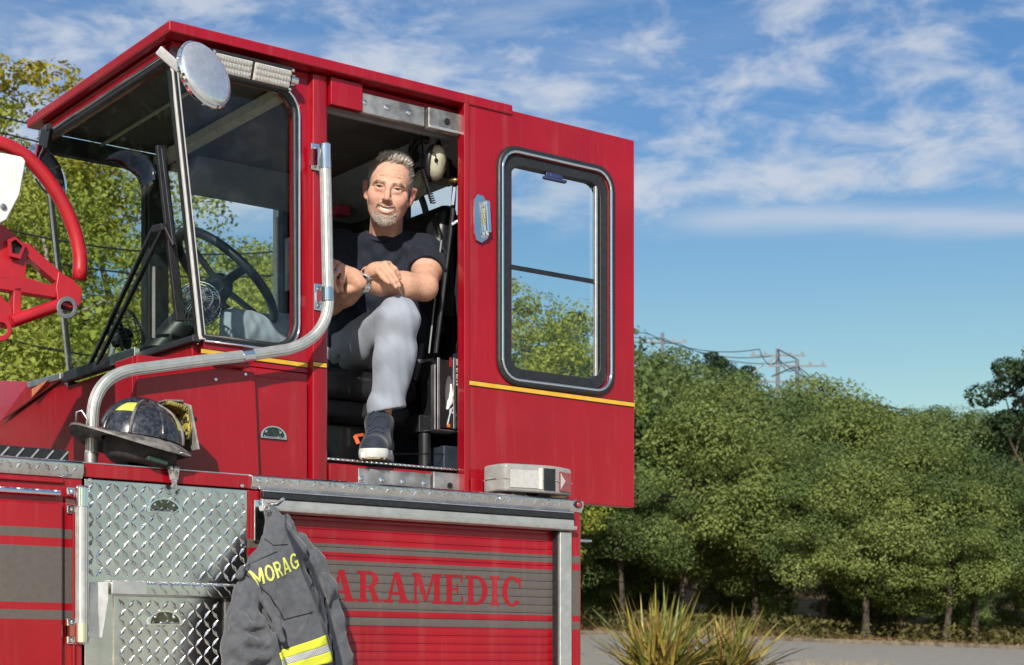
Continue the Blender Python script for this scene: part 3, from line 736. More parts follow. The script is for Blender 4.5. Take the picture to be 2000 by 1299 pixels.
mb = MB(); mb.bar(P(wx(1.815) - .019, -.002, 1.817), P(wx(1.815) - .019, .99, 1.817), .007, .008); mb.build('windscreen_bright_trim', M['chrome'], truck, bevel=.002)
mb = MB(); mb.bar(P(wx(.99) - .012, -.004, .992), P(wx(.99) - .012, 1.0, 1.006), .03, .022); mb.build('windscreen_foot_seal', M['rubber'], truck, bevel=.005)
mb = MB(); mb.bar(P(wx(1.01) - .0, 1.0, 1.01), P(wx(1.80), .988, 1.80), .006, .006, (1, 0, 0)); mb.build('windscreen_edge', M['anod'], truck)
mb = MB(); mb.bar(onX(128, 737, -1.196), onX(222, 706, -1.196), .02, .036); mb.build('cowl_strip', M['rubber'], truck, bevel=.004)
mb = MB(); mb.bar(onX(220, 704, -1.2), onX(268, 690, -1.2), .02, .036); mb.build('cowl_tread_patch', M['alu'], truck, bevel=.003)
mb = MB(); mb.bar(onX(58, 752, -1.19), onX(122, 735, -1.19), .02, .022); mb.build('cowl_end_strip', M['alu_dull'], truck, bevel=.003)
# ---- wipers
wp = Vector((wx(1.0), 0, 1.0 + G)); wn_ = Vector((-(WT[1] - WB[1]), 0, WT[0] - WB[0])).normalized()
def onW(u, v, off=.02):
    d = ray(u, v); p0 = wp + wn_ * off; return CAM + d * ((p0 - CAM).dot(wn_) / d.dot(wn_))
mb = MB(); mb.bar(onW(313, 285, .02), onW(352, 628, .02), .016, .03, wn_); mb.bar(onW(317, 290, .035), onW(340, 480, .04), .007, .012, wn_); mb.bar(onW(321, 440, .05), onW(340, 480, .04), .012, .012, wn_)
wblade = mb.build('wiper_blade', M['black_metal'], truck, bevel=.003)
mb = MB(); mb.bar(onW(300, 447, .05), onW(176, 712, .03), .012, .014, wn_); mb.bar(onW(320, 445, .055), onW(190, 710, .035), .013, .014, wn_); mb.bar(onW(302, 447, .052), onW(321, 443, .055), .02, .02, wn_)
mb.build('wiper_arm', M['black_metal'], truck, bevel=.003)
mb = MB(); mb.bar(onW(300, 520, .03), onW(300, 660, .03), .007, .007, wn_); mb.build('washer_tube', M['anod'], truck)

# ---- sliding door, slid back
door = None
mb = MB()
DX0, DX1, DZ0, DZ1 = -.236, .505, .580, 1.886
dwin = rrect(-.080, .383, .985, 1.742, .06)
holed(mb, [(DX0, DZ0), (DX1, DZ0), (DX1, DZ1), (DX0, DZ1)], dwin, lambda x, z: P(x, -.052, z), lambda x, z: P(x, -.014, z))
door = mb.build('sliding_door', M['red'], truck, bevel=.005)
mb = MB(); mb.box(P(DX0 - .003, -.058, DZ0), P(DX0 + .018, -.045, DZ1)); mb.build('door_edge_fold', M['red'], door, bevel=.003)
mb = MB(); mb.box(P(-.215, -.064, .574), P(-.165, -.053, .635)); mb.build('door_runner_cover', M['red'], door, bevel=.003)
loop(door, [P(x, -.055, z) for x, z in rrect(-.094, .397, .971, 1.756, .072)], .012, M['rubber'], 'outer_gasket')
loop(door, [P(x, -.062, z) for x, z in rrect(-.086, .389, .979, 1.748, .066)], .0058, M['chrome'], 'bright_bead')
mb = MB(); holed(mb, rrect(-.0795, .3825, .9855, 1.7415, .06), rrect(-.045, .348, 1.02, 1.705, .05), lambda x, z: P(x, -.052, z), lambda x, z: P(x, -.016, z)); mb.build('inner_frame', M['rubber'], door, bevel=.004)
mb = MB(); mb.box(P(-.05, -.034, 1.015), P(.352, -.030, 1.71)); mb.build('door_glass', M['glass_door'], door)
mb = MB(); mb.box(P(-.046, -.044, 1.354), P(.349, -.036, 1.370)); mb.build('glass_rail', M['black_metal'], door, bevel=.002)
mb = MB(); mb.box(P(.328, -.05, 1.03), P(.338, -.036, 1.70)); mb.build('glass_channel', M['anod'], door, bevel=.002)
mb = MB(); q = onY(1082, 342, -.046); mb.box(q + Vector((-.036, -.004, -.010)), q + Vector((.036, .008, .014))); mb.box(q + Vector((-.048, -.012, -.022)), q + Vector((.048, .004, -.012))); mb.box(q + Vector((-.02, -.008, -.011)), q + Vector((.02, .0, .004)))
mb.build('window_latch', simple('blue_black_latch', (.03, .04, .11), .4), door, bevel=.002)
stripe(DX0 + .004, DX1 - .001, -.0535, .951, .945, door, .0135)
# paddle handle
mb = MB(); q = onY(938, 428, -.054)
ol = [(-.030, .060), (-.018, .078), (.006, .075), (.020, .055), (.034, -.015), (.024, -.062), (.0, -.080), (-.022, -.074), (-.030, -.05)]
holed(mb, ol, [(x * .62 + .0, z * .70) for x, z in ol], lambda x, z: q + Vector((x, -.010, z)), lambda x, z: q + Vector((x, 0, z)))
hd = mb.build('door_handle', M['chrome'], door, bevel=.003)
mb = MB(); mb.prism([q + Vector((x * .66, -.002, z * .72)) for x, z in ol], (0, .002, 0)); mb.build('handle_recess', M['chrome'], door)
mb = MB(); mb.bar(q + Vector((.016, -.016, .06)), q + Vector((.022, -.018, -.045)), .016, .014, (0, 1, 0)); mb.tube([q + Vector((.012, -.006, -.052)), q + Vector((.012, -.020, -.052))], .011, 14); mb.bar(q + Vector((.0, -.012, -.055)), q + Vector((.02, -.018, -.045)), .018, .01, (0, 1, 0)); mb.build('handle_paddle', M['chrome'], door, bevel=.003)
# ---- door tracks
def screw(par, q, nrm=(0, -1, 0), r=.0085, name='screw', m='chrome'):
    n = Vector(nrm); mb = MB(); mb.lathe([(r, 0), (r, .002), (r * .75, .0035), (0, .004)], q, n, 12); mb.build(name, M[m], par, smooth='auto')
mb = MB(); mb.box(P(-.612, -.022, 1.775), P(-.372, -.0015, 1.838)); tr = mb.build('upper_track_plate', M['steel_worn'], truck, bevel=.003)
for x in (-.603, -.52, -.435): screw(tr, P(x, -.0225, 1.808))
mb = MB(); mb.box(P(-.362, -.030, 1.772), P(-.212, -.0015, 1.840)); tr2 = mb.build('upper_track_carriage', M['steel_worn'], truck, bevel=.003)
mb = MB(); mb.lathe([(.011, 0), (.011, .002)], P(-.29, -.031, 1.805), (0, -1, 0), 14); mb.build('track_hole', M['black'], tr2)
mb = MB(); mb.box(P(-.362, -.036, 1.772), P(-.212, -.030, 1.781)); mb.build('track_lip', M['anod'], tr2, bevel=.001)
mb = MB(); mb.box(P(-.731, -.03, 1.775), P(-.614, -.0015, 1.862)); mb.build('track_cover_block', M['red'], truck, bevel=.003)
mb = MB(); mb.box(P(-.731, -.001, .572), P(-.204, .035, .655)); mb.build('sill', M['red'], truck, bevel=.003)
mb = MB(); mb.box(P(-.731, -.022, .572), P(-.626, -.0015, .648)); mb.build('sill_block', M['red'], truck, bevel=.003)
mb = MB(); mb.box(P(-.624, -.018, .576), P(-.345, -.0015, .645)); tr = mb.build('lower_track_plate', M['steel_worn'], truck, bevel=.003)
for x in (-.613, -.535, -.455, -.372): screw(tr, P(x, -.0185, .612))
mb = MB(); mb.box(P(-.338, -.024, .574), P(-.205, -.0015, .652)); tr2 = mb.build('lower_track_carriage', M['steel_worn'], truck, bevel=.003)
mb = MB(); mb.lathe([(.010, 0), (.010, .002)], P(-.275, -.025, .61), (0, -1, 0), 14); mb.build('track_hole', M['black'], tr2)

# ---- tread (diamond) plate: raised lozenges on a sheet, set out on any plane
def treads(par, o, ax, ay, W_, H_, nrm, pitch=.030, ln=.026, wd=.0085, ht=.0022, mat='alu', clip=None):
    o, ax, ay, n = Vector(o), Vector(ax).normalized(), Vector(ay).normalized(), Vector(nrm).normalized(); mb = MB()
    nx, ny = int(W_ / pitch), int(H_ / pitch); ox, oy = (W_ - nx * pitch) / 2 + pitch / 2, (H_ - ny * pitch) / 2 + pitch / 2
    for i in range(max(nx, 1)):
        for j in range(max(ny, 1)):
            x, y = ox + i * pitch, oy + j * pitch
            if clip and not clip(x, y): continue
            a = math.radians(52 if (i + j) % 2 else -52) + random.uniform(-.03, .03); c, s = math.cos(a), math.sin(a)
            def q(l, w, h): return o + ax * (x + l * c - w * s) + ay * (y + l * s + w * c) + n * h
            h = ln / 2; w = wd / 2
            mb.add([q(-h, 0, 0), q(0, -w, 0), q(h, 0, 0), q(0, w, 0), q(-h * .45, 0, ht), q(h * .45, 0, ht)],
                   [(0, 1, 4), (1, 5, 4), (1, 2, 5), (2, 3, 5), (3, 4, 5), (3, 0, 4)])
    o = mb.build('tread_pattern', M[mat], par); o['kind'] = 'stuff'; return o
mb = MB(); mb.box(P(-.731, .0, .664), P(-.204, .3, .672)); sp = mb.build('sill_tread_plate', M['alu'], truck, bevel=.002)
treads(sp, P(-.731, .02, .672), (1, 0, 0), (0, 1, 0), .527, .28, (0, 0, 1), ht=.0015)
treads(sp, P(-.731, -.0008, .6635), (1, 0, 0), (0, 0, 1), .527, .009, (0, -1, 0), pitch=.009, ln=.012, wd=.003, ht=.0012)

# ---- lower body (its flank stands .22 m outside the cab)
YB = -.22
mb = MB(); mb.box(P(-2.9, YB + .03, -.62), P(.118, 1.9, .566)); mb.build('body_core', M['dark_in'], truck)
def panel(name, x0, x1, z0, z1, mat, y=YB, t=.028, bv=.004, par=truck):
    mb = MB(); mb.box(P(x0, y, z0), P(x1, y + t, z1)); return mb.build(name, M[mat], par, bevel=bv)
XA = onY(163, 1000, YB).x; XB = onY(482, 1000, YB).x; XC = onY(500, 1000, YB).x; XR = .12
panel('flank_front', -2.9, XA - .003, -.62, .567, 'red_striped')
panel('flank_ledge_face', XA, XC, .528, .567, 'red')
panel('flank_pillar', XB + .002, XC + .012, -.62, .526, 'red_striped')
XD = onY(1089, 1200, YB).x; XE = onY(1112, 1200, YB).x
panel('flank_corner', XE + .001, XR, -.62, .53, 'red_striped')
panel('flank_head', XC + .014, XE, .468, .53, 'red')
mb = MB(); mb.box(P(XR - .003, YB + .004, -.62), P(XR + .006, 1.9, .53)); mb.build('body_rear', M['red'], truck, bevel=.003)
mb = MB(); mb.box(P(XA - 1.3, YB + .004, .5675), P(XR, -.002, .5705)); mb.build('ledge_top', M['alu_dull'], truck)
# left flank door with a rounded raised edge and hinge
XF = onY(120, 1100, YB).x
mb = MB(); mb.box(P(-2.8, YB - .014, -.5), P(XF, YB - .001, .452)); fd = mb.build('flank_door', M['red_striped'], truck, bevel=.012, seg=4)
mb = MB(); mb.tube([P(-2.8, YB - .018, .478), P(XF - .012, YB - .018, .478)], .008, 10); mb.build('piano_hinge', M['chrome'], fd, smooth='auto')
mb = MB(); mb.box(P(-2.8, YB - .01, .505), P(XF + .004, YB - .0005, .52)); mb.build('drip_moulding', M['red'], truck, bevel=.006, seg=3)
mb = MB(); mb.box(P(XF + .03, YB - .008, -.5), P(XF + .036, YB - .0005, .45)); mb.build('door_seam_bead', M['red'], truck, bevel=.002)
# ledge edging: angle of tread plate
def edging(name, x0, x1, z0, z1, notch=0):
    mb = MB(); zz0, zz1 = z0, z1
    prof = [(YB + .02, z1 + .001), (YB - .004, z1), (YB - .014, z1 - .006), (YB - .0145, z0 + .016), (YB - .004, z0), (YB + .002, z0)]
    mb.prism([P(x0, y, z) for y, z in prof], (x1 - x0, 0, 0)); e = mb.build(name, M['alu'], truck, bevel=.002)
    treads(e, P(x0, YB - .0146, z0 + .012), (1, 0, 0), (0, 0, 1), x1 - x0, .026, (0, -1, 0), pitch=.026, ln=.027, wd=.010, ht=.004)
    treads(e, P(x0, YB - .0035, z0 + .001), (1, 0, 0), (0, -.5, .86), x1 - x0, .014, (0, -.86, -.5), pitch=.014, ln=.014, wd=.006, ht=.002)
    treads(e, P(x0, YB - .004, z1 + .001), (1, 0, 0), (0, 1, 0), x1 - x0, .03, (0, 0, 1), pitch=.026)
    return e
e1 = edging('ledge_edging', XC - .02, XR + .004, .528, .571)
for u in (506, 728, 978): q = onY(u, 960 if u > 900 else 945 if u > 600 else 937, YB - .0146); screw(e1, Vector((q.x, q.y, G + .553)), r=.007)
q = P(.098, YB - .016, .552)
mb = MB(); mb.lathe([(.013, 0), (.013, .005)], q, (0, -1, 0), 16); mb.build('marker_bezel', M['rubber'], e1)
mb = MB(); mb.lathe([(.010, 0), (.010, .006), (.006, .010), (0, .011)], q, (0, -1, 0), 16); mb.build('marker_lamp', M['redlens'], e1, smooth='auto')
edging('front_ledge_edging', -2.8, XA - .004, .522, .569)
mb = MB(); mb.box(P(-2.8, -.12, .572), P(XA + .0, -.10, .612)); ks = mb.build('kick_strip', M['rubber'], truck, bevel=.004)
mb = MB()
for i in range(26):
    x = XA - .03 - i * .042; mb.bar(P(x, -.1215, .577), P(x + .026, -.1215, .607), .004, .004, (0, 1, 0))
mb.build('kick_strip_rib', M['anod'], ks)
# ---- tread-plate steps in the flank
plate = panel('tread_panel', XA + .002, XB, -.62, .524, 'alu', y=YB - .003, t=.03, bv=.002)
XS = onY(468, 1150, YB).x
z_sh = (onY(300, 1150, YB).z - G)
treads(plate, P(XA + .004, YB - .0032, z_sh + .022), (1, 0, 0), (0, 0, 1), XB - XA - .006, .524 - z_sh - .024, (0, -1, 0), pitch=.0258, ln=.035, wd=.0118, ht=.0038)
# shelf lip between upper and lower step
mb = MB(); x0 = onY(214, 1150, YB - .02).x
mb.prism([P(x0, YB - .030, z_sh - .020), P(x0, YB - .030, z_sh + .012), P(x0, YB - .022, z_sh + .020), P(x0, YB - .003, z_sh + .021), P(x0, YB - .003, z_sh - .020)], (XS + .03 - x0, 0, 0))
sh = mb.build('step_lip', M['alu'], truck, bevel=.003)
treads(sh, P(x0 + .11, YB - .0302, z_sh - .018), (1, 0, 0), (0, 0, 1), XS - x0 - .12, .034, (0, -1, 0), pitch=.017, ln=.030, wd=.008, ht=.0025, clip=lambda x, y: int(x / .017) % 2 == int(y / .017) % 2)
mb = MB(); mb.box(P(x0 + .002, YB - .034, z_sh - .019), P(x0 + .105, YB - .0302, z_sh + .017)); mb.build('step_lip_patch', M['anod'], sh, bevel=.002)
# bracket at the left end of the lip and the lower door
mb = MB(); a = [onY(176, 1137, YB - .006), onY(212, 1137, YB - .03), onY(212, 1170, YB - .03), onY(200, 1246, YB - .008), onY(172, 1246, YB - .006)]
mb.prism(a, (0, .003, 0)); mb.build('step_bracket', M['alu_dull'], sh, bevel=.002)
xl0, xl1 = onY(196, 1200, YB).x, onY(434, 1200, YB).x
ld = panel('lower_step_door', xl0 + .035, xl1, -.6, z_sh - .022, 'alu', y=YB - .008, t=.005, bv=.002)
treads(ld, P(xl0 + .036, YB - .0082, -.3), (1, 0, 0), (0, 0, 1), xl1 - xl0 - .038, z_sh + .275, (0, -1, 0), pitch=.0258, ln=.035, wd=.0118, ht=.0038)
panel('step_door_jamb', xl1 + .002, xl1 + .03, -.6, z_sh - .022, 'steel_worn', y=YB - .012, t=.008, bv=.002)
for u, v in ((176, 938), (473, 949), (474, 1065), (446, 1230)): screw(plate, onY(u, v, YB - .0035), r=.006)
M['bowl'] = simple('shaded_polished_bowl', (.16, .15, .12), .10, 1., var=.3, nscale=40, bmp=.5, bscale=35)  # dark tone gives a flat plate the shade and reflections of a hollow
# recessed pull handles
def pull(par, u, v, y, w=.048, h=.026, mat='chrome'):
    q = onY(u, v, y); arc = [(w * math.cos(a), h * 1.5 * math.sin(a) - h * .6) for a in np.linspace(0, math.pi, 15)]
    ol = arc + [(-w, -h * .6 - .006), (w, -h * .6 - .006)]
    mb = MB(); holed(mb, ol, [(x * .84, z * .80) for x, z in ol], lambda x, z: q + Vector((x, -.006, z)), lambda x, z: q + Vector((x, 0, z)))
    hnd = mb.build('pull_handle', M[mat], par, bevel=.002)
    mb = MB(); mb.prism([q + Vector((x * .86, -.0015, z * .82)) for x, z in ol], (0, .0012, 0)); mb.build('handle_bowl', M['bowl'], hnd)
    mb = MB(); mb.prism([q + Vector((-w * .8, -.010, -h * .78)), q + Vector((w * .8, -.010, -h * .78)), q + Vector((w * .8, -.002, -h * .50)), q + Vector((-w * .8, -.002, -h * .50))], (0, -.002, .002))
    for sx in (-1, 1): mb.lathe([(.005, 0), (.004, .003)], q + Vector((sx * w * .55, -.0016, h * .1)), (0, -1, 0), 10)
    mb.build('handle_cup', M[mat], par, bevel=.0015)
pull(truck, 533, 845, -.0135, .045, .022)
pull(truck, 320, 988, YB - .0045, .052, .024)
pull(ld, 321, 1207, YB - .0085, .052, .024)
# ---- roller shutter with PARAMEDIC lettering
X0, X1 = onY(540, 1100, YB).x - .06, XD - .004
SL = .0262; slat0 = None; zt = .452
shut = panel('roller_shutter', X0, X1, -.62, zt + .012, 'red', y=YB + .026, t=.004, bv=0)
prof = [(0, .0030), (.0006, .0050), (.004, .0057), (.013, .0060), (.022, .0058), (.0252, .0050), (.0258, .0030)]
objs = []; me0 = None
for i in range(40):
    zb = zt - (i + 1) * SL
    if zb < -.6: break
    mb = MB(); mb.prism([P(X0, YB + .026 - d, zb + h) for h, d in prof], (X1 - X0, 0, 0))
    o = mb.build('slat', M['red_striped'], shut, smooth='auto', angle=50); objs.append(o)
bv = bvh_of(objs)
def stampY(V, F, f, bv, name, mat, par, off=.0007, ydir=1):   # lay flat lettering onto a surface, following its relief
    vs = []
    for x, y, *_ in V:
        p = f(x, y); h = bv.ray_cast(Vector((p.x, -2, p.z)), Vector((0, ydir, 0)))
        vs.append((p.x, min(max(h[0].y if h[0] else YB + .0207, YB + .0198), YB + .0207) - off, p.z))
    mb = MB(); mb.add(vs, F); me = bpy.data.meshes.new(name); V_ = np.array(vs); c = (V_.min(0) + V_.max(0)) / 2
    me.from_pydata((V_ - c).tolist(), [], F); me.materials.append(mat); return finish(name, me, c, par)
def serif_letters(s, h):
    """bold slab-serif capitals drawn from strokes; returns verts, faces"""
    bm = bmesh.new(); x = 0; T = .24 * h; t = .085 * h; ser = .10 * h
    def quad(*p): bm.faces.new([bm.verts.new((a, b, 0)) for a, b in p])
    def rect(a, b, c, d): quad((a, b), (c, b), (c, d), (a, d))
    def arc(cx, cy, rx, ry, tx, ty, a0, a1, n=16):
        A = np.linspace(math.radians(a0), math.radians(a1), n)
        for i in range(n - 1):
            quad(*[(cx + R_ * math.cos(a), cy + S_ * math.sin(a)) for R_, S_, a in ((rx, ry, A[i]), (rx, ry, A[i + 1]), (rx - tx, ry - ty, A[i + 1]), (rx - tx, ry - ty, A[i]))])
    def stem(x0, w=None):
        w = w or T; rect(x0 + ser, 0, x0 + ser + w, h); rect(x0, 0, x0 + w + 2 * ser, t); rect(x0, h - t, x0 + w + 2 * ser, h)
    for ch in s:
        if ch == 'I': stem(x); wd = T + 2 * ser
        elif ch == 'P':
            stem(x); rect(x + ser + T, h - t, x + ser + T + .14 * h, h); rect(x + ser + T, .44 * h, x + ser + T + .14 * h, .44 * h + t); arc(x + ser + T + .14 * h, .72 * h, .34 * h, .28 * h, T, t, -90, 90); wd = .90 * h
        elif ch == 'R':
            stem(x); rect(x + ser + T, h - t, x + ser + T + .14 * h, h); rect(x + ser + T, .46 * h, x + ser + T + .14 * h, .46 * h + t); arc(x + ser + T + .14 * h, .73 * h, .34 * h, .27 * h, T, t, -90, 90)
            quad((x + .42 * h, .50 * h), (x + .64 * h, .50 * h), (x + .88 * h, 0), (x + .64 * h, 0)); rect(x + .60 * h, 0, x + .98 * h, t); wd = .98 * h
        elif ch == 'A':
            quad((x + .40 * h, h), (x + .62 * h, h), (x + .95 * h, 0), (x + .68 * h, 0)); quad((x + .12 * h, 0), (x + .24 * h, 0), (x + .50 * h, h), (x + .40 * h, h))
            rect(x + .25 * h, .26 * h, x + .75 * h, .26 * h + t); rect(x, 0, x + .36 * h, t); rect(x + .58 * h, 0, x + 1.04 * h, t); wd = 1.04 * h
        elif ch == 'M':
            stem(x, .12 * h); stem(x + .82 * h); quad((x + ser, h), (x + ser + .26 * h, h), (x + .66 * h, .08 * h), (x + .50 * h, .08 * h)); quad((x + .54 * h, .08 * h), (x + .62 * h, .08 * h), (x + .98 * h, h), (x + .84 * h, h)); wd = .82 * h + T + 2 * ser
        elif ch == 'E':
            stem(x); rect(x + ser + T, 0, x + .80 * h, t); rect(x + ser + T, h - t, x + .78 * h, h); rect(x + ser + T, .47 * h, x + .58 * h, .47 * h + t); rect(x + .72 * h, 0, x + .80 * h, .28 * h); rect(x + .70 * h, .74 * h, x + .78 * h, h); rect(x + .54 * h, .36 * h, x + .60 * h, .66 * h); wd = .84 * h
        elif ch == 'D':
            stem(x); rect(x + ser + T, 0, x + .46 * h, t); rect(x + ser + T, h - t, x + .46 * h, h); arc(x + .44 * h, .5 * h, .50 * h, .5 * h, T, t, -90, 90, 20); wd = .96 * h
        elif ch == 'C':
            arc(x + .48 * h, .5 * h, .46 * h, .52 * h, T, t, 42, 318, 26); rect(x + .78 * h, .62 * h, x + .86 * h, 1.0 * h); wd = .92 * h
        x += wd + .07 * h
    return union_grid(bm, .0015), x
(Vt, Ft), wtot = serif_letters('PARAMEDIC', .094)
xe = onY(1030, 1150, YB).x; xs = onY(597, 1130, YB).x; kx = (xe - xs) / wtot
stampY(Vt, Ft, lambda x, y: P(xs + x * kx, YB, .211 + y), bv, 'lettering', M['red'], shut, .0008)
# aluminium frame of the shutter
mb = MB(); xa_ = onY(552, 1000, YB).x
mb.prism([P(XC + .012, YB - .002, .462), P(XC + .012, YB - .030, .466), P(XC + .012, YB - .034, .474), P(XC + .012, YB - .034, .478), P(XC + .012, YB - .016, .480), P(XC + .012, YB - .016, .500), P(XC + .012, YB - .002, .504)], (XE + .008 - XC - .012, 0, 0))
hdr = mb.build('shutter_header', M['anod'], truck, bevel=.002)
mb = MB(); mb.box(P(XC + .012, YB - .020, .503), P(XE + .008, YB - .002, .522)); mb.build('header_shadow_gap', M['rubber'], truck, bevel=.003)
mb = MB(); mb.box(P(XC + .012, YB - .022, .522), P(XE + .004, YB - .002, .526)); mb.build('header_drip', M['alu_dull'], truck, bevel=.001)
mb = MB(); mb.box(P(XD, YB - .014, -.6), P(XE, YB + .02, .460)); mb.build('shutter_guide', M['anod'], truck, bevel=.003)
mb = MB(); mb.box(P(XD - .006, YB - .004, -.6), P(XD - .001, YB + .02, .460)); mb.build('guide_seal', M['rubber'], truck)
mb = MB(); mb.box(P(XC + .008, YB - .012, -.6), P(XC + .030, YB + .02, .460)); mb.build('shutter_guide', M['anod'], truck, bevel=.003)
mb = MB(); q = onY(508, 990, YB - .014); mb.box(q + Vector((-.018, 0, -.10)), q + Vector((.018, .012, .02))); mb.tube([q + Vector((.012, 0, .006)), q + Vector((.03, -.05, .006)), q + Vector((.036, -.075, .02))], .006, 8); mb.build('coat_hook', M['chrome'], truck, bevel=.002)
mb = MB(); q = P(XR + .006, YB + .03, .435); mb.box(q, q + Vector((.07, .03, .008))); mb.box(q + Vector((0, .004, -.014)), q + Vector((.014, .024, .02))); mb.build('rear_step_tab', M['alu_dull'], truck, bevel=.002)

# ---- grab rails
bar = smoothpath([onY(178, 893, -.085), onY(181, 735, -.085), onY(478, 695, -.085), onY(637, 655, -.085), onY(635, 300, -.085)], .20, 10)
gb = [onY(178, 893, -.085), onY(181, 812, -.085)]
c0, c1, c2 = onY(181, 812, -.085), onY(184, 734, -.085), onY(262, 722, -.085)
gb += [c0 * (1 - t) ** 2 + c1 * 2 * t * (1 - t) + c2 * t * t for t in np.linspace(0, 1, 12)[1:]]
gb += [onY(400, 704, -.085), onY(480, 695, -.085), onY(560, 683, -.085)]
c0, c1, c2 = onY(560, 683, -.085), onY(639, 662, -.085), onY(641, 590, -.085)
gb += [c0 * (1 - t) ** 2 + c1 * 2 * t * (1 - t) + c2 * t * t for t in np.linspace(0, 1, 12)[1:]]
gb += [onY(637, 400, -.085), onY(635, 320, -.085)]
mb = MB(); mb.tube(gb, .0165, 28); rail = mb.build('grab_rail', M['anod'], truck, smooth='auto', angle=60)
def ribs(par, path, r, name='rail_rib'):     # fine knurled ribs along the rail
    mb = MB(); path = [Vector(p) for p in path]
    for k in range(14):
        a = 2 * math.pi * k / 14; pts = []; up = None
        for i, p in enumerate(path):
            t = (path[min(i + 1, len(path) - 1)] - path[max(i - 1, 0)]).normalized()
            if up is None: up = Vector((0, -1, 0))
            u2 = (up - t * up.dot(t)).normalized(); sd = t.cross(u2)
            pts.append(p + (u2 * math.cos(a) + sd * math.sin(a)) * r)
        mb.tube(pts, .0013, 4)
    mb.build(name, M['anod'], par)
ribs(rail, gb, .0165)
mb = MB(); mb.tube([onY(635, 330, -.085), onY(635, 283, -.085)], [.0185, .0185], 20); q = onY(635, 283, -.085); mb.ball(q, (.0185, .0185, .008), 20, 8); mb.bar(onY(632, 308, -.085), onY(614, 308, -.02), .03, .05)
mb.build('rail_end_cap', M['chrome'], rail, smooth='auto')
def bracket(u, v, y, par, w=.018, h=.042):
    q = onY(u, v, y); mb = MB(); mb.box(q + Vector((-w, -.006, -h)), q + Vector((w, 0, h))); o = mb.build('rail_bracket', M['chrome'], par, bevel=.003)
    for s in (-1, 1): screw(par, q + Vector((0, -.007, s * h * .62)), r=.009)
bracket(616, 307, -.0225, rail); bracket(622, 581, -.0225, rail)
mb = MB(); q = onY(639, 575, -.085); mb.lathe([(.0172, -.022), (.0195, -.02), (.0195, .02), (.0172, .022)], q, (0, 0, 1), 20); mb.bar(q, onY(622, 581, -.028), .02, .03); mb.build('rail_clamp', M['chrome'], rail, smooth='auto')
mb = MB(); q = onY(483, 695, -.085); t = (onY(500, 692, -.085) - onY(466, 697, -.085)).normalized(); mb.lathe([(.0172, -.02), (.0192, -.018), (.0192, .018), (.0172, .02)], q, t, 20); mb.build('rail_joint_sleeve', M['chrome'], rail, smooth='auto')
mb = MB(); mb.box(onY(410, 722, -.03), onY(484, 742, -.002)); mb.box(onY(425, 700, -.075), onY(470, 724, -.012)); mb.build('rail_bracket_plate', M['red'], truck, bevel=.004)
screw(truck, onY(421, 741, -.0305), r=.006); screw(truck, onY(479, 731, -.0305), r=.006)
q = onY(178, 880, -.085); mb = MB(); mb.lathe([(.028, -.004), (.028, .004), (.019, .008), (.019, .04), (.017, .042)], Vector((q.x, q.y, G + .572)), (0, 0, 1), 20); mb.build('rail_foot', M['steel_worn'], rail, smooth='auto')
# vertical rail on the flank
y = YB - .055; mb = MB(); a, b = onY(160, 975, y), onY(162, 1232, y)
mb.tube([Vector((a.x, y, b.z)), a], .0165, 24); r2 = mb.build('flank_grab_rail', M['anod'], truck, smooth='auto', angle=60)
ribs(r2, [Vector((a.x, y, b.z)), a], .0165)
for (p, s) in ((a, 1), (Vector((a.x, y, b.z)), -1)):
    mb = MB(); mb.tube([p - Vector((0, 0, .02 * s)), p + Vector((0, 0, .03 * s))], .019, 18); mb.ball(p + Vector((0, 0, .03 * s)), (.019, .019, .008), 18, 8); mb.bar(p, p + Vector((-.015, .05, 0)), .026, .03); mb.build('rail_end_cap', M['chrome'], r2, smooth='auto')
    q = Vector((onY(141, 1000, YB).x, YB - .001, p.z)); mb = MB(); mb.box(q + Vector((-.018, -.006, -.036)), q + Vector((.018, 0, .036))); mb.build('rail_bracket', M['chrome'], r2, bevel=.003)
    for t in (-1, 1): screw(r2, q + Vector((0, -.007, t * .024)), r=.008)

# ---- scene light under the eave
c = [onY(412, 76, -.055), onY(575, 122, -.055), onY(566, 152, -.055), onY(410, 110, -.055)]
z1, z0 = 1.845, 1.785; x0, x1 = onY(412, 90, -.06).x, onY(570, 135, -.06).x
tl = Vector((0, .5, .866)); n_ = Vector((0, -.93, -.36)).normalized(); up = Vector((0, -.36, .93)).normalized(); cc = P((x0 + x1) / 2, -.045, 1.815); hx = (x1 - x0) / 2
mb = MB(); mb.obox(cc, (hx, 0, 0), n_ * .020, up * .036); sl = mb.build('scene_light', M['black_metal'], truck, bevel=.005)
for sx in (-1, 1):
    mb = MB(); mb.obox(cc + n_ * .0205 + Vector((sx * hx * .485, 0, 0)), (hx * .455, 0, 0), n_ * .002, up * .026); mb.build('lens', M['lens'], sl, bevel=.002)
mb = MB()
for i in range(26):
    for j in range(3):
        if i in (12, 13): continue
        mb.lathe([(.0075, 0), (.0075, .001), (.003, .0032), (0, .0034)], cc + n_ * .0226 + Vector(((i - 12.5) / 13 * hx * .93, 0, 0)) + up * (j - 1) * .0165, n_, 10)
o = mb.build('led_array', M['led'], sl, smooth='auto')
for sx in (-1, 1):
    mb = MB(); q = cc + Vector((sx * (hx + .012), 0, 0)); mb.tube([q - Vector((.014, 0, 0)), q + Vector((.014, 0, 0))], .013, 14); mb.bar(q, q + Vector((0, .05, .02)), .012, .03); mb.build('swivel_mount', M['chrome'], sl, smooth='auto')
    for sz in (-1, 1): screw(sl, cc + Vector((sx * (hx - .004), 0, 0)) + up * sz * .028 + n_ * .021, n_, r=.005)
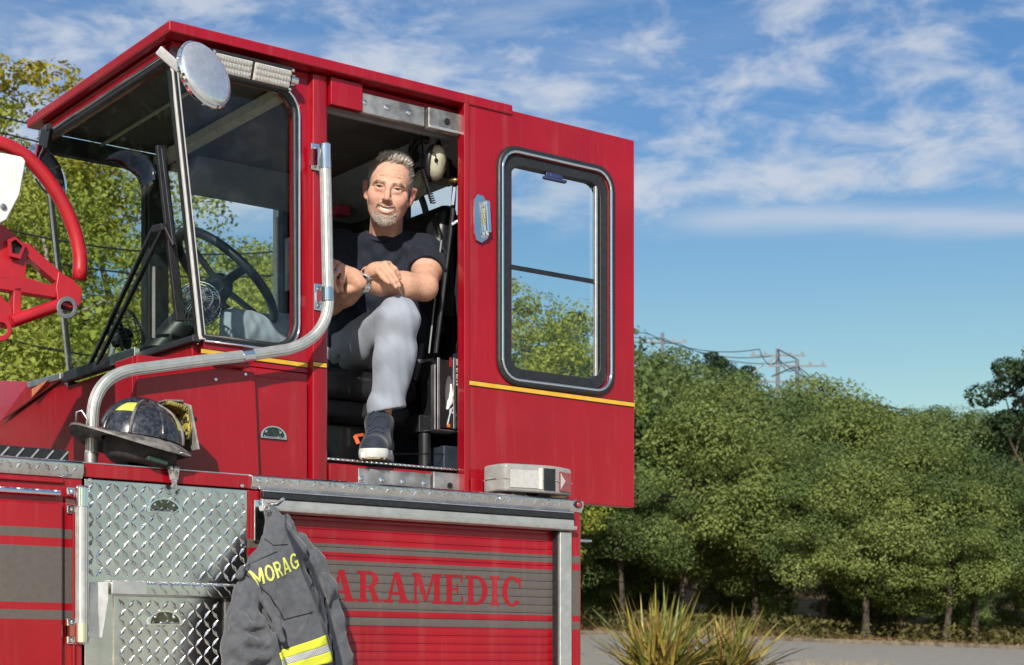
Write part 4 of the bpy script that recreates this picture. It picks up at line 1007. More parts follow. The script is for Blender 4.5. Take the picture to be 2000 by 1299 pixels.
# ---- convex mirrors on the front corners
q = onD(400, 146, 4.86); nm = (-.62 * ray(400, 146).normalized() + Vector((-.35, -.55, .12))).normalized()
nm = Vector((-.80, -.62, -.14)).normalized(); vx = Vector((.8, -.6, 0)); 
nm = (Vector((-.6, -.8, 0)) * .56 + Vector((.8, -.6, 0)) * .80 + Vector((0, 0, .24))).normalized()
R_ = .094
mb = MB(); mb.lathe([(R_ + .004, -.010), (R_ + .006, 0), (R_ + .002, .006), (R_ - .003, .006)], q, nm, 36); mr = mb.build('corner_mirror', M['chrome'], truck, smooth='auto')
mb = MB(); mb.lathe([(R_ - .001, .004)] + [(R_ * math.cos(a), .005 + .022 * math.sin(a)) for a in np.linspace(.1, 1.5, 8)], q, nm, 36); mb.build('mirror_glass', M['mirror'], mr, smooth='auto')
mb = MB(); mb.lathe([(R_ * 1.0, -.010), (R_ * .9, -.022), (R_ * .5, -.036), (.012, -.042)], q, nm, 30); mb.build('mirror_back', M['anod'], mr, smooth='auto')
a = onD(312, 100, 4.80); b = onD(352, 132, 4.82); c = onD(378, 138, 4.84)
mb = MB(); mb.bar(onD(309, 97, 4.80), onD(352, 135, 4.82), .028, .012, (.6, .8, .3)); mb.build('mirror_arm', M['alu_dull'], mr, bevel=.003)
mb = MB(); mb.bar(P(-1.262, -.012, 1.835), onD(362, 128, 4.86), .018, .018); mb.bar(onD(345, 128, 4.85), onD(398, 142, 4.9), .022, .016); mb.build('mirror_bracket', M['black_metal'], mr, bevel=.003)
mb = MB(); mb.bar(onD(352, 130, 4.80), onD(378, 144, 4.81), .026, .012, (.6, .8, 0)); mb.tube([onD(374, 138, 4.82), onD(392, 146, 4.86)], .010, 12); mb.ball(onD(388, 144, 4.85), .013); mb.build('mirror_joint', M['chrome'], mr, smooth='auto')
mb = MB(); mb.bar(P(wx(1.84), 1.0, 1.84), onX(96, 248, -1.33), .02, .02); mb.prism([onX(98, 248, -1.33), onX(80, 250, -1.33), onX(73, 298, -1.33), onX(88, 308, -1.33)], (.02, .02, 0)); m2 = mb.build('far_mirror_bracket', M['black_metal'], truck, bevel=.003)
mb = MB(); q = onX(93, 335, -1.38); mb.lathe([(.09, -.01), (.094, 0), (.085, .01), (.05, .02), (0, .024)], q, Vector((.5, -.75, .3)), 28); mb.build('far_corner_mirror', M['chrome'], truck, smooth='auto')

# ---- warning light on the ledge
def wl(u, v): return onY(u, v, YB + .03)
x0, x1 = wl(978, 930).x, wl(1118, 930).x; zb, zt2 = .582, .676; xm = x0 + .62 * (x1 - x0)
lo = [(x0, YB + .055), (x0 + .012, YB + .02), (xm - .045, YB - .012), (xm + .01, YB - .014), (x1 - .012, YB + .018), (x1, YB + .05), (x1, YB + .13), (x0, YB + .13)]
mb = MB(); mb.prism([P(x, y, zb) for x, y in lo], (0, 0, zt2 - zb)); wlm = mb.build('warning_light', M['clear'], truck, bevel=.012, seg=3)
mb = MB(); mb.prism([P(x * 1.0, y - .003 if y < 0 else y, .624) for x, y in lo], (0, 0, .003)); mb.build('lens_joint', M['anod'], wlm)
def facet(p, q_, mat, name, a, b, off, z0_, z1_):
    p, q_ = Vector((*p, 0)), Vector((*q_, 0)); d = q_ - p; n = Vector((d.y, -d.x, 0)).normalized(); A, B = p + d * a + n * off, p + d * b + n * off
    mb = MB(); mb.prism([P(A.x, A.y, z0_), P(B.x, B.y, z0_), P(B.x, B.y, z1_), P(A.x, A.y, z1_)], -n * .002); return mb.build(name, M[mat], wlm, bevel=.001)
facet(lo[1], lo[2], 'frost', 'reflector_panel', .12, .88, .0032, .596, .655)
facet(lo[2], lo[3], 'black_metal', 'dark_reflector', .05, .9, .0032, .592, .664)
facet(lo[1], lo[2], 'lens', 'inner_housing', .88, .99, .0030, .594, .664)
f = facet(lo[3], lo[4], 'redlens', 'red_lamp', .16, .90, .0032, .594, .658)
mb = MB(); p, q_ = Vector((*lo[3], 0)), Vector((*lo[4], 0)); d = q_ - p; n = Vector((d.y, -d.x, 0)).normalized()
for k in range(15):
    A = p + d * (.18 + .70 * k / 14) + n * .004; mb.bar(P(A.x, A.y, .596), P(A.x, A.y, .656), .0022, .0022)
mb.build('lens_flute', M['lens'], wlm)
mb = MB(); a_ = p + d * .2 + n * .0048; b_ = p + d * .5 + n * .0048
mb.prism([P(a_.x, a_.y, .600), P(a_.x, a_.y, .652), P(b_.x, b_.y, .628)], n * .001); mb.build('lamp_reflection_prism', M['lens'], wlm)
mb = MB(); mb.box(P(xm - .03, YB + .03, .571), P(xm + .02, YB + .1, .582)); mb.build('light_foot', M['black'], wlm)

# ---- interior: seat, wheel, column, fans, fittings
mb = MB(); mb.box(P(-.76, .20, .90), P(-.24, .76, 1.005)); seat = mb.build('driver_seat', M['black'], truck, bevel=.04, seg=4)
mb = MB(); mb.box(P(-.74, .22, .84), P(-.26, .74, .90)); mb.build('seat_pan', M['dark_in'], seat, bevel=.02)
mb = MB(); mb.prism([P(-.27, .21, .98), P(-.17, .21, .98), P(-.06, .21, 1.62), P(-.14, .21, 1.62)], (0, .54, 0)); mb.build('seat_back', M['black'], seat, bevel=.035, seg=4)
mb = MB(); mb.box(P(-.55, .33, .664), P(-.34, .62, .84)); mb.build('seat_pedestal', M['black_metal'], seat, bevel=.01)
mb = MB(); mb.box(P(-.30, .12, .80), P(-.18, .20, .86)); mb.tube([P(-.27, .13, .664), P(-.27, .13, .80)], .022, 12); mb.build('seat_adjuster', M['black_metal'], seat, bevel=.005)
mb = MB(); mb.box(P(-.22, .09, .664), P(-.03, .60, .76)); mb.box(P(-.10, .06, .76), P(-.03, .30, 1.1)); mb.build('floor_locker', M['blue_panel'], truck, bevel=.006)
mb = MB(); mb.bar(P(-.52, .02, .70), P(-.22, .09, .73), .004, .004); mb.box(P(-.10, .30, 1.25), P(-.03, .70, 1.58)); mb.build('rear_equipment_box', M['black'], truck, bevel=.008)
mb = MB(); mb.box(P(-1.13, .06, .93), P(-.98, .95, .985)); mb.build('dashboard', M['dark_in'], truck, bevel=.01)
wc = onD(441, 546, 5.72); wnv = Vector((.66, -.10, .74)).normalized()
u_ = wnv.orthogonal().normalized(); w_ = wnv.cross(u_)
ringp = [wc + (u_ * math.cos(a) + w_ * math.sin(a)) * .205 for a in np.linspace(0, 2 * math.pi, 41)[:-1]]
mb = MB(); mb.tube(ringp, .0155, 12, True); sw = mb.build('steering_wheel', M['black'], truck, smooth=True)
mb = MB()
for k in range(4):
    a = math.pi / 4 + k * math.pi / 2; mb.bar(wc - wnv * .03, wc + (u_ * math.cos(a) + w_ * math.sin(a)) * .2, .03, .014, wnv)
mb.build('wheel_spoke', M['black'], sw, bevel=.003)
mb = MB(); mb.lathe([(.03, .02), (.045, .0), (.05, -.04), (.07, -.06), (.07, -.10), (.05, -.14), (.045, -.42)], wc - wnv * .02, wnv, 20); mb.build('steering_column', M['black'], truck, smooth='auto')
mb = MB(); mb.tube([wc - wnv * .12, wc - wnv * .12 + Vector((.0, -.17, .02))], [.007, .010], 8); mb.build('column_lever', M['black'], sw, smooth='auto')
def fan(u, v, D, nrm, r, mat, name='dashboard_fan'):
    q = onD(u, v, D); n = Vector(nrm).normalized(); a = n.orthogonal().normalized(); b = n.cross(a); mb = MB()
    for rr_, h in ((r, 0), (r, .035), (r * .72, .055), (r * .4, .062), (r * .72, -.02), (r * .4, -.026)): mb.tube([q + n * h + (a * math.cos(t) + b * math.sin(t)) * rr_ for t in np.linspace(0, 2 * math.pi, 29)[:-1]], .0016, 5, True)
    for k in range(36):
        t = 2 * math.pi * k / 36; e = a * math.cos(t) + b * math.sin(t)
        mb.tube([q + n * (-.028) + e * r * .15, q + n * (-.02) + e * r * .72, q + e * r, q + n * .035 + e * r, q + n * .055 + e * r * .72, q + n * .064 + e * r * .15], .0011, 4)
    f = mb.build(name, M[mat], truck)
    mb = MB(); mb.lathe([(.03, -.05), (.034, -.02), (.03, .0), (.012, .03)], q, n, 14)
    for k in range(4):
        t = k * math.pi / 2; e = a * math.cos(t) + b * math.sin(t); g = n.cross(e)
        mb.prism([q + e * .02 - g * .01, q + e * r * .8 - g * .03 + n * .01, q + e * r * .85 + g * .03 - n * .01, q + e * .02 + g * .02], n * .003)
    mb.build('fan_blades', M['dark_in'], f)
    mb = MB(); mb.tube([q - n * .03, q - n * .05 + Vector((0, 0, -.06)), Vector((q.x, q.y, G + .98))], .012, 10); mb.lathe([(.05, 0), (.045, .012)], Vector((q.x, q.y, G + .985)), (0, 0, 1), 16); mb.build('fan_stand', M['grey_trim'], f, smooth='auto')
fan(388, 600, 5.45, (-.5, -.75, .3), .072, 'chrome')
fan(242, 655, 5.75, (.5, -.2, .2), .085, 'black_metal')
# control box and bracket near the lintel, tool on the door jamb
q = onD(876, 268, 5.84)
mb = MB(); mb.obox(q, Vector((.6, -.75, 0)).normalized() * .040, Vector((.75, .6, 0)).normalized() * .030, (0, 0, .040)); cb = mb.build('control_box', M['beige'], truck, bevel=.004)
mb = MB(); mb.lathe([(.013, 0), (.013, .004), (.009, .012)], q + Vector((-.72, -.60, 0)).normalized() * .030 + Vector((-.6, .75, 0)).normalized() * .022 + Vector((0, 0, .022)), Vector((-.75, -.6, 0)), 14)
mb.build('control_knob', M['black'], cb, smooth='auto')
mb = MB(); mb.tube([onD(848, 290, 5.80), onD(858, 275, 5.80), onD(862, 285, 5.78), onD(850, 295, 5.80)], .006, 8); mb.box(onD(851, 295, 5.80) - Vector((.01, .01, .01)), onD(851, 295, 5.80) + Vector((.014, .01, .01))); mb.build('cable_plug', M['black'], cb, smooth='auto')
mb = MB(); mb.tube([onD(834, 253, 5.82), onD(842, 268, 5.82)], .007, 8); mb.tube([onD(831, 273, 5.82), onD(838, 280, 5.82)], .006, 8); mb.build('orange_connector', M['orange'], cb, smooth='auto')
mb = MB(); mb.obox(onD(870, 325, 5.95), (.05, 0, 0), (0, .05, 0), (0, 0, .055)); mb.tube([onD(874, 290, 5.88), onD(876, 350, 5.9)], .014, 10); mb.build('speaker_housing', M['black'], truck, bevel=.008)
mb = MB(); mb.tube([onD(888, 355, 5.74), onD(884, 420, 5.72), onD(851, 690, 5.70)], .008, 10); lv = mb.build('belt_guide_rod', M['black_metal'], truck, smooth='auto')
mb = MB(); mb.ball(onD(890, 355, 5.73), (.026, .026, .012), 14, 8); mb.build('rod_cap', simple('bronze_cap', (.35, .24, .10), .3, .9), lv, smooth=True)
mb = MB(); mb.bar(onD(888, 366, 5.71), onD(884, 402, 5.71), .016, .012); mb.bar(onD(896, 405, 5.70), onD(896, 470, 5.70), .02, .014); mb.bar(onD(882, 440, 5.70), onD(895, 432, 5.70), .018, .01); mb.build('rod_clamp', M['chrome'], lv, bevel=.002)
mb = MB(); mb.tube([onD(862, 470, 5.74), onD(838, 690, 5.72)], .0028, 6); mb.build('thin_cable', M['grey_trim'], truck)
# glove dispenser bracket on the jamb side
# ---- road wheels under the body, out of frame
for x in (-.9, -2.2):
    mb = MB(); mb.lathe([(.30, -.14), (.47, -.15), (.50, -.10), (.50, .10), (.47, .15), (.30, .14)], P(x, .05, -.60), (0, 1, 0), 36); wl_ = mb.build('road_wheel', M['rubber'], truck, smooth='auto')
    mb = MB(); mb.lathe([(.29, -.15), (.27, -.12), (.12, -.08), (.10, -.16), (.0, -.16)], P(x, .05, -.60), (0, 1, 0), 28); mb.build('rim', M['alu_dull'], wl_, smooth='auto')

# ---- end of the aerial ladder standing ahead of the cab
LY = .30; lt = (0, .045, 0)
def LP(*p): return [onY(u, v, LY) for u, v in p]
outer_ = [(-60, 262), (0, 266), (52, 290), (98, 336), (135, 392), (158, 450), (169, 505), (168, 545), (160, 592)]
inner_ = [(142, 548), (147, 505), (138, 462), (116, 408), (84, 356), (46, 314), (0, 288), (-60, 283)]
ce = smoothpath(LP(*[((a + c) / 2, (b + d) / 2) for (a, b), (c, d) in zip(outer_[:8], inner_[::-1])]), .06, 4)
mb = MB()
for i in range(len(ce) - 1): pass
mb.tube(ce, .022, 16); lad = mb.build('ladder_hoop', M['red_frame'], truck, smooth=True)
def lplate(pts, name, mat='red_frame', y=0, t=.04, bv=.004):
    mb = MB(); mb.prism([p + Vector((0, y, 0)) for p in LP(*pts)], (0, t, 0)); return mb.build(name, M[mat], lad, bevel=bv)
lplate([(-60, 425), (10, 440), (56, 484), (50, 545), (-60, 548)], 'ladder_side_plate')
lplate([(40, 474), (56, 474), (124, 535), (112, 552), (46, 494)], 'ladder_brace')
lplate([(46, 540), (112, 560), (110, 582), (-60, 556), (-60, 536)], 'ladder_brace')
lplate([(113, 530), (140, 545), (160, 565), (158, 592), (150, 605), (112, 595), (108, 560)], 'ladder_gusset', y=-.006, t=.05)
mb = MB(); holed(mb, [(20.5 * math.cos(a), 22 * math.sin(a)) for a in np.linspace(0, 2 * math.pi, 25)[:-1]], [(12 * math.cos(a), 12.5 * math.sin(a)) for a in np.linspace(0, 2 * math.pi, 25)[:-1]],
    lambda x, z: onY(131 + x, 601 - z, LY - .02), lambda x, z: onY(131 + x, 601 - z, LY + .06)); mb.build('ladder_pin_ring', M['grey_steel'], lad, bevel=.003)
mb = MB(); mb.tube(LP((22, 628), (112, 597)), .019, 14); mb.build('ladder_tube', M['red_frame'], lad, smooth='auto')
lplate([(27, 560), (44, 560), (42, 618), (25, 618)], 'ladder_strut')
lplate([(-60, 560), (0, 575), (25, 600), (26, 640), (-60, 625)], 'ladder_foot_plate')
mb = MB(); holed(mb, [(22 * math.cos(a), 24 * math.sin(a)) for a in np.linspace(0, 2 * math.pi, 25)[:-1]], [(12 * math.cos(a), 13 * math.sin(a)) for a in np.linspace(0, 2 * math.pi, 25)[:-1]],
    lambda x, z: onY(2 + x, 643 - z, LY - .01), lambda x, z: onY(2 + x, 643 - z, LY + .045)); mb.build('ladder_lug', M['red_frame'], lad, bevel=.003)
mb = MB(); holed(mb, [(14, 465), (30, 462), (52, 484), (40, 502), (20, 498)][::-1] and [(x, -z) for x, z in ((14, 468), (30, 462), (50, 480), (40, 506), (18, 500))], [(x, -z) for x, z in ((22, 472), (31, 468), (44, 481), (37, 497), (24, 494))],
    lambda x, z: onY(x, -z, LY - .02), lambda x, z: onY(x, -z, LY + .0)); mb.build('ladder_socket', M['red_frame'], lad, bevel=.002)
mb = MB(); mb.prism(LP((20, 474), (31, 469), (45, 481), (38, 498), (24, 495)), (0, .0, -.0)) if False else mb.prism([p + Vector((0, -.0015, 0)) for p in LP((22, 473), (31, 468), (44, 481), (37, 497), (24, 495))], (0, .001, 0)); mb.build('socket_opening', M['black'], lad)
lplate([(-60, 300), (0, 309), (30, 315), (37, 324), (25, 390), (0, 438), (-60, 470)], 'ladder_guard', 'white', y=-.06, t=.03, bv=.006)
mb = MB(); mb.lathe([(.009, 0), (.009, .004), (.004, .006)], onY(6, 404, LY - .061), (0, -1, 0), 12); mb.build('guard_bolt', M['grey_steel'], lad)
# beams carrying the ladder out of frame, back onto the truck body ahead of the cab
mb = MB(); mb.bar(onY(-40, 440, LY) + Vector((0, .02, 0)), onY(-40, 440, LY) + Vector((-.9, .02, .1)), .04, .08); mb.bar(onY(-40, 590, LY) + Vector((0, .02, 0)), onY(-40, 590, LY) + Vector((-.9, .02, 0)), .04, .07)
mb.bar(onY(-50, 590, LY) + Vector((0, .02, 0)), P(-2.3, LY + .02, .56), .06, .08, (1, 0, 0)); mb.build('ladder_beam', M['red_frame'], lad, bevel=.004)
def plant(kind, name, u, v, d, label, group=None, cat='tree', **k):
    r, d, s = top_at(kind, u, v, d); return tree(kind, name, r, d, s, label, cat, group, **k)
ORD = 'leftmost second third fourth fifth sixth seventh eighth ninth tenth eleventh twelfth thirteenth fourteenth fifteenth sixteenth seventeenth eighteenth nineteenth twentieth'.split()
def nth(i): return ORD[i] if i == 0 else ORD[i] + ' from the left'
LOOK = dict(oak_a='mid green', oak_b='olive green', oak_c='bright green', bush_a='dark green', fir='dark pointed', maple='light green')
# left of the truck: tall light trees close behind the cab
plant('birch', 'birch_tree', 20, 105, 26, 'tall yellow-leaved tree rising at the left edge behind the roof corner', rot=1.)
plant('maple', 'leafy_tree', -60, 210, 24, 'light green tree at the far left behind the red ladder hoop', rot=2.)
plant('maple', 'leafy_tree', 105, 330, 23, 'yellow-green tree seen beside the left end of the windscreen', rot=4.1)
plant('maple', 'leafy_tree', 205, 270, 27, 'dense green tree filling the view through the windscreen', rot=5.3)
plant('thicket', 'leafy_shrub', 30, 560, 19, 'sunlit light green shrub under the ladder end at left', cat='shrub', rot=.4)
plant('thicket', 'leafy_shrub', 170, 540, 20, 'light green shrub behind the crossed wiper arms', cat='shrub', rot=2.4)
plant('thicket', 'leafy_shrub', -110, 480, 21, 'light green shrub cut off by the left edge of the view', cat='shrub', rot=3.4)
plant('thicket', 'leafy_shrub', 300, 600, 21, 'light green shrub behind the far door post inside the cab view', cat='shrub', rot=1.9)
gB = 'hedge shrubs seen through the cab side window'
for i, (u, v, d) in enumerate(((385, 575, 24), (470, 560, 26), (560, 570, 25))):
    plant('thicket', 'leafy_shrub', u, v, d, 'olive hedge shrub behind the steering wheel, %s in the cab side window' % nth(i), gB, 'shrub')
gC = 'treetops beyond the cab'
for i, (u, v, d) in enumerate(((340, 470, 38), (430, 505, 37), (520, 470, 40), (600, 440, 42))):
    plant('maple', 'leafy_tree', u, v, d, 'light treetop above the hedge, %s in the cab side window' % nth(i), gC)
# seen through the glass of the sliding door
plant('maple', 'leafy_tree', 1020, 548, 40, 'sunlit green tree filling the lower half of the sliding door window', rot=.9)
plant('fir', 'fir_tree', 1095, 560, 52, 'dark conifer seen through the right part of the door glass', rot=1.3)
plant('bush_a', 'leafy_shrub', 1030, 660, 52, 'green shrub low at the left of the sliding door window', cat='shrub')
plant('bush_a', 'leafy_shrub', 1130, 705, 55, 'green shrub in the lower right corner of the door glass', cat='shrub')
# forest edge across the road and the slope behind it
gE = 'trees along the forest edge across the road'
edge = [('oak_a', 1215, 905, 47), ('oak_c', 1330, 820, 49), ('oak_b', 1475, 850, 50), ('oak_a', 1610, 880, 47.5), ('oak_b', 1760, 850, 46.5), ('oak_a', 1905, 890, 46), ('oak_b', 2080, 860, 47), ('oak_c', 1690, 930, 45.3), ('oak_c', 1850, 960, 45), ('oak_a', 1100, 860, 50)]
for i, (k, u, v, d) in enumerate(sorted(edge, key=lambda e: e[1])):
    plant(k, 'broadleaf_tree', u, v, d, '%s tree, %s in the front row across the road' % (LOOK[k], nth(i)), gE)
gU = 'dark shrubs under the forest edge'
for i, (u, v, d, sc) in enumerate(sorted(((1180, 1085, 50, 1), (1290, 1120, 51, 1), (1400, 1105, 52, 1), (1520, 1125, 50.5, 1), (1640, 1110, 51, 1), (1750, 1130, 50, 1), (1870, 1120, 51, 1), (1985, 1135, 50, 1), (1240, 1050, 56, 1), (1460, 1060, 57, 1), (1680, 1070, 56, 1), (1900, 1075, 57, 1)))):
    plant('bush_a', 'leafy_shrub', u, v, d, 'dark shaded shrub under the forest edge, %s' % nth(i), gU, 'shrub')
gM = 'broad trees filling the wooded slope'
for row, lst in (('middle', (('oak_b', 1010, 745, 60), ('oak_a', 1150, 735, 62), ('oak_b', 1265, 745, 58), ('oak_b', 1400, 762, 60), ('oak_a', 1540, 790, 59), ('oak_c', 1640, 815, 57), ('oak_b', 1740, 815, 61), ('oak_a', 1840, 825, 58), ('oak_b', 1950, 835, 62), ('oak_a', 2060, 830, 60))), ('rear', (('oak_b', 1100, 725, 80), ('oak_b', 1225, 705, 74), ('oak_a', 1340, 700, 72), ('oak_a', 1460, 745, 72), ('oak_c', 1580, 770, 74), ('oak_b', 1690, 800, 76), ('oak_a', 1800, 820, 78), ('oak_b', 1910, 822, 80), ('oak_a', 2030, 815, 76)))):
    for i, (k, u, v, d) in enumerate(lst):
        plant(k, 'broadleaf_tree', u, v, d, '%s tree on the wooded slope, %s in its %s row' % (LOOK[k], nth(i), row), gM)
gP = 'dark conifers on the ridge'
for i, (u, v, d) in enumerate(sorted(((1375, 660, 88), (1425, 664, 90), (1460, 680, 86), (1310, 690, 92), (1640, 752, 92), (1690, 770, 95), (1265, 700, 96), (1590, 755, 90)))):
    plant('fir', 'conifer', u, v, d, 'dark conifer poking above the wooded ridge, %s of them' % nth(i), gP)
gR = 'small treetops on the far right skyline'
for i, (u, v, d) in enumerate(((1775, 812, 110), (1815, 806, 112), (1860, 818, 108), (1905, 812, 115), (1950, 815, 110), (2000, 805, 112))):
    plant(('fir', 'oak_a')[u % 2], 'skyline_tree', u, v, d, 'small treetop on the low right-hand skyline, %s' % nth(i), gR)
plant('pine', 'pine_tree', 2010, 672, 55, 'airy pine standing clear of the others at the right edge', rot=.7)
# trees on the camera's side of the forecourt (they show only in glass and chrome)
gX = 'trees behind the photographer'
for r, d, s, k in ((-14, -6, 1.1, 'oak_a'), (-22, 4, 1.3, 'oak_b'), (-17, 13, 1.2, 'fir'), (-26, 16, 1.5, 'oak_b'), (-3, -26, 1.3, 'oak_a'), (24, -40, 1.3, 'oak_b')):
    tree(k, 'forecourt_tree', r, d, s, 'tree on the near side of the forecourt, outside the picture', 'tree', gX)
# understory along the bank
def scatter_leaves(name, n, fr, leaf, mat, seed, hmax):
    g = np.random.default_rng(seed); r, d = fr(g, n); z = terrain(r, d) + g.random(n) ** 2 * hmax
    pos = np.stack([CAM.x + .8 * r + .6 * d, CAM.y - .6 * r + .8 * d, z], -1); nr = g.standard_normal((n, 3)) * .7 + np.array([0, 0, .8]); nr /= np.linalg.norm(nr, axis=1)[:, None]
    t = np.cross(nr, g.standard_normal((n, 3))); t /= np.linalg.norm(t, axis=1)[:, None]; b = np.cross(nr, t); L_ = leaf * g.uniform(.5, 1.5, n)[:, None]
    V = np.stack([pos - t * L_ * .5, pos + b * L_ * .25, pos + t * L_ * .5, pos - b * L_ * .25], 1).reshape(-1, 3)
    return npmesh(name, V, np.arange(4 * n).reshape(n, 4), mat, smooth=False, attrs={'rnd': ('FACE', 'FLOAT', g.random(n))}, kind='stuff')
scatter_leaves('leaf_litter', 26000, lambda g, n: (g.uniform(-4, 24, n), 42.7 + g.exponential(3.5, n)), .16, leafmat('dry_fallen_leaves', (.12, .07, .03), (.36, .24, .11), (.2, .13, .05)), 5, .10)
scatter_leaves('road_litter', 1500, lambda g, n: (g.uniform(0, 16, n), 42.2 - np.abs(g.normal(0, 2.2, n))), .10, bpy.data.materials['dry_fallen_leaves'], 15, .02)
scatter_leaves('undergrowth', 16000, lambda g, n: ((lambda c: (c[:, 0] + g.normal(0, .45, n), np.maximum(c[:, 1] + g.normal(0, .35, n), 42.75)))(np.stack([g.uniform(-3, 22, 60), 43.3 + g.exponential(2.2, 60)], 1)[g.integers(0, 60, n)])), .13, leafmat('undergrowth_leaves', (.06, .07, .02), (.22, .19, .06), (.14, .12, .04)), 6, .55)

# ---- flax clumps by the forecourt edge: every blade a part
def flax(u, v, d, n, hgt, label, seed, spread):
    g = random.Random(seed); base = onD(u, v, d); base.z = float(terrain((u - 1000) / FOC * d, d))
    root = empty('flax_plant', base, label, 'plant', 'flax clumps beside the forecourt')
    mats = [simple('flax_blade_%s' % k, c, .5, var=.3, nscale=9) for k, c in (('gold', (.34, .27, .06)), ('green', (.17, .19, .045)), ('bronze', (.26, .15, .06)))]
    for i in range(n):
        az = g.uniform(0, 2 * math.pi); tilt = g.uniform(.05, 1.0) ** .8 * spread; Ln = hgt * g.uniform(.6, 1.08); w = g.uniform(.020, .040); bend = g.uniform(.1, .8) * tilt
        dr = Vector((math.cos(az), math.sin(az), 0)); sd = Vector((-dr.y, dr.x, 0)); p = Vector((g.gauss(0, .13), g.gauss(0, .13), -.05)); vs = []; tv = g.uniform(-.6, .6)
        for k in range(7):
            t = k / 6; ang = tilt * .6 + bend * t; ww = w * (1 - t ** 2.2) * (.5 + .5 * min(1, t * 4)); nn = dr * math.cos(ang) - Vector((0, 0, 1)) * math.sin(ang)
            s_ = (sd * math.cos(tv) + nn * math.sin(tv)); f_ = dr * .0 + nn * .30 * ww
            vs += [p - s_ * ww + f_, p.copy(), p + s_ * ww + f_]
            p = p + (dr * math.sin(ang) + Vector((0, 0, 1)) * math.cos(ang)) * Ln / 6
        fs = [(3 * k + a, 3 * k + a + 1, 3 * k + a + 4, 3 * k + a + 3) for k in range(6) for a in (0, 1)]
        V = np.array(vs); c = V.mean(0); me = bpy.data.meshes.new('blade'); me.from_pydata((V - c).tolist(), [], fs); me.materials.append(mats[g.choice([0, 0, 0, 1, 1, 2])]); me.polygons.foreach_set('use_smooth', [True] * len(fs))
        o = bpy.data.objects.new('blade', me); COL.objects.link(o); o.parent = root; o.location = c
    return root
flax(1290, 1330, 23.5, 270, 1.42, 'tall golden green flax clump beside the rear corner of the truck', 3, 1.4)
flax(1420, 1335, 24.2, 200, 1.20, 'lower brown tipped flax clump right of the taller one', 4, 1.65)
# dry grass tuft by the road
g = np.random.default_rng(9); n = 900; b0 = onD(1625, 1300, 16); z0_ = b0.z - .32; az = g.uniform(0, 6.28, n); rad_ = np.abs(g.normal(0, .16, n)); bx = b0.x + np.cos(az) * rad_ * 1.6; by = b0.y + np.sin(az) * rad_ * 1.6; hh = g.uniform(.2, .42, n); tx = bx + np.cos(az) * hh * .5 + g.normal(0, .05, n); ty = by + np.sin(az) * hh * .5 + g.normal(0, .05, n)
V = np.stack([np.stack([bx - .004, by + .003, np.full(n, z0_)], -1), np.stack([bx + .004, by - .003, np.full(n, z0_)], -1), np.stack([tx, ty, z0_ + hh], -1)], 1).reshape(-1, 3)
npmesh('dry_grass', V, np.arange(3 * n).reshape(n, 3), simple('straw', (.34, .27, .16), .8, var=.3), smooth=False, kind='stuff')

# ---- power poles and lines on the ridge
def pole(u, v0, v1, d, label, arms):
    a = onD(u, v1, d); b = onD(u, v0, d); root = empty('utility_pole', a, label, 'utility pole', 'power poles on the ridge')
    mb = MB(); mb.tube([a - Vector((0, 0, 3)), b], [.13, .09], 10); mb.build('post', M['grey_steel'], root, smooth='auto')
    for dz in arms:
        q = b - Vector((0, 0, dz)); e = Vector((.8, -.6, 0)) * 1.35
        mb = MB(); mb.bar(q - e, q + e, .07, .08); mb.build('crossarm', M['grey_steel'], root)
        for k in (-.9, -.45, .45, .9):
            mb = MB(); mb.lathe([(.05, 0), (.06, .06), (.03, .16)], q + e * k + Vector((0, 0, .06)), (0, 0, 1), 8); mb.build('insulator', M['grey_trim'], root)
    return b
t1 = pole(1294, 650, 705, 95, 'slim utility pole at the left of the ridge above the door edge', (.5,))
t2 = pole(1519, 682, 745, 84, 'utility pole with braced crossarms, left of the pair on the ridge', (.3, 1.6, 2.6))
t3 = pole(1557, 702, 775, 80, 'grey utility pole with crossarms, right of the pair on the ridge', (.3, 1.5))
mb = MB(); mb.bar(t2 - Vector((0, 0, .3)), onD(1470, 728, 84), .06, .06); mb.bar(t3 - Vector((0, 0, .3)), onD(1508, 735, 82), .06, .06); mb.bar(t2, t3, .06, .06)
tag(mb.build('pole_brace', M['grey_steel']), 'slanting braces between the two ridge poles', 'brace')
def wire(pts, sag, r, label, grp='power lines'):
    mb = MB()
    for a, b in zip(pts[:-1], pts[1:]):
        mb.tube([a.lerp(b, t) - Vector((0, 0, sag * 4 * t * (1 - t))) for t in np.linspace(0, 1, 11)], r, 5)
    return tag(mb.build('power_line', M['black']), label, 'power line', grp)
for k, (v0, off) in enumerate(((637, 0), (645, .4), (652, .9))):
    e = Vector((.8, -.6, 0)) * (k - 1) * .9
    wire([onD(1000, v0 - 40, 110), t1 + e - Vector((0, 0, .3 * k)), t2 + e - Vector((0, 0, .3 * k)), t3 + e - Vector((0, 0, .3 * k)), onD(1770, 800 + 6 * k, 70)], .5, .022, 'thin power line along the ridge, %s of the three wires' % ('highest', 'middle', 'lowest')[k])
wire([onD(1120, 925, 44), onD(1490, 985, 50)], .2, .035, 'dark cable crossing low in front of the forest edge')
wire([onD(1150, 955, 43.8), onD(1400, 985, 50)], .1, .03, 'pale cable below the dark one in front of the forest edge')
bpy.data.objects[-1] if False else None
for k, v in enumerate((225, 256, 273, 425, 470, 640)):
    wire([onD(-80, v - 20 + (20 if v > 300 else 0), 17), onD(700, v + 45, 19)], .25, .010, 'thin wire strung across the trees behind the cab, number %s from the top' % ('one', 'two', 'three', 'four', 'five', 'six')[k], 'wires behind the cab')
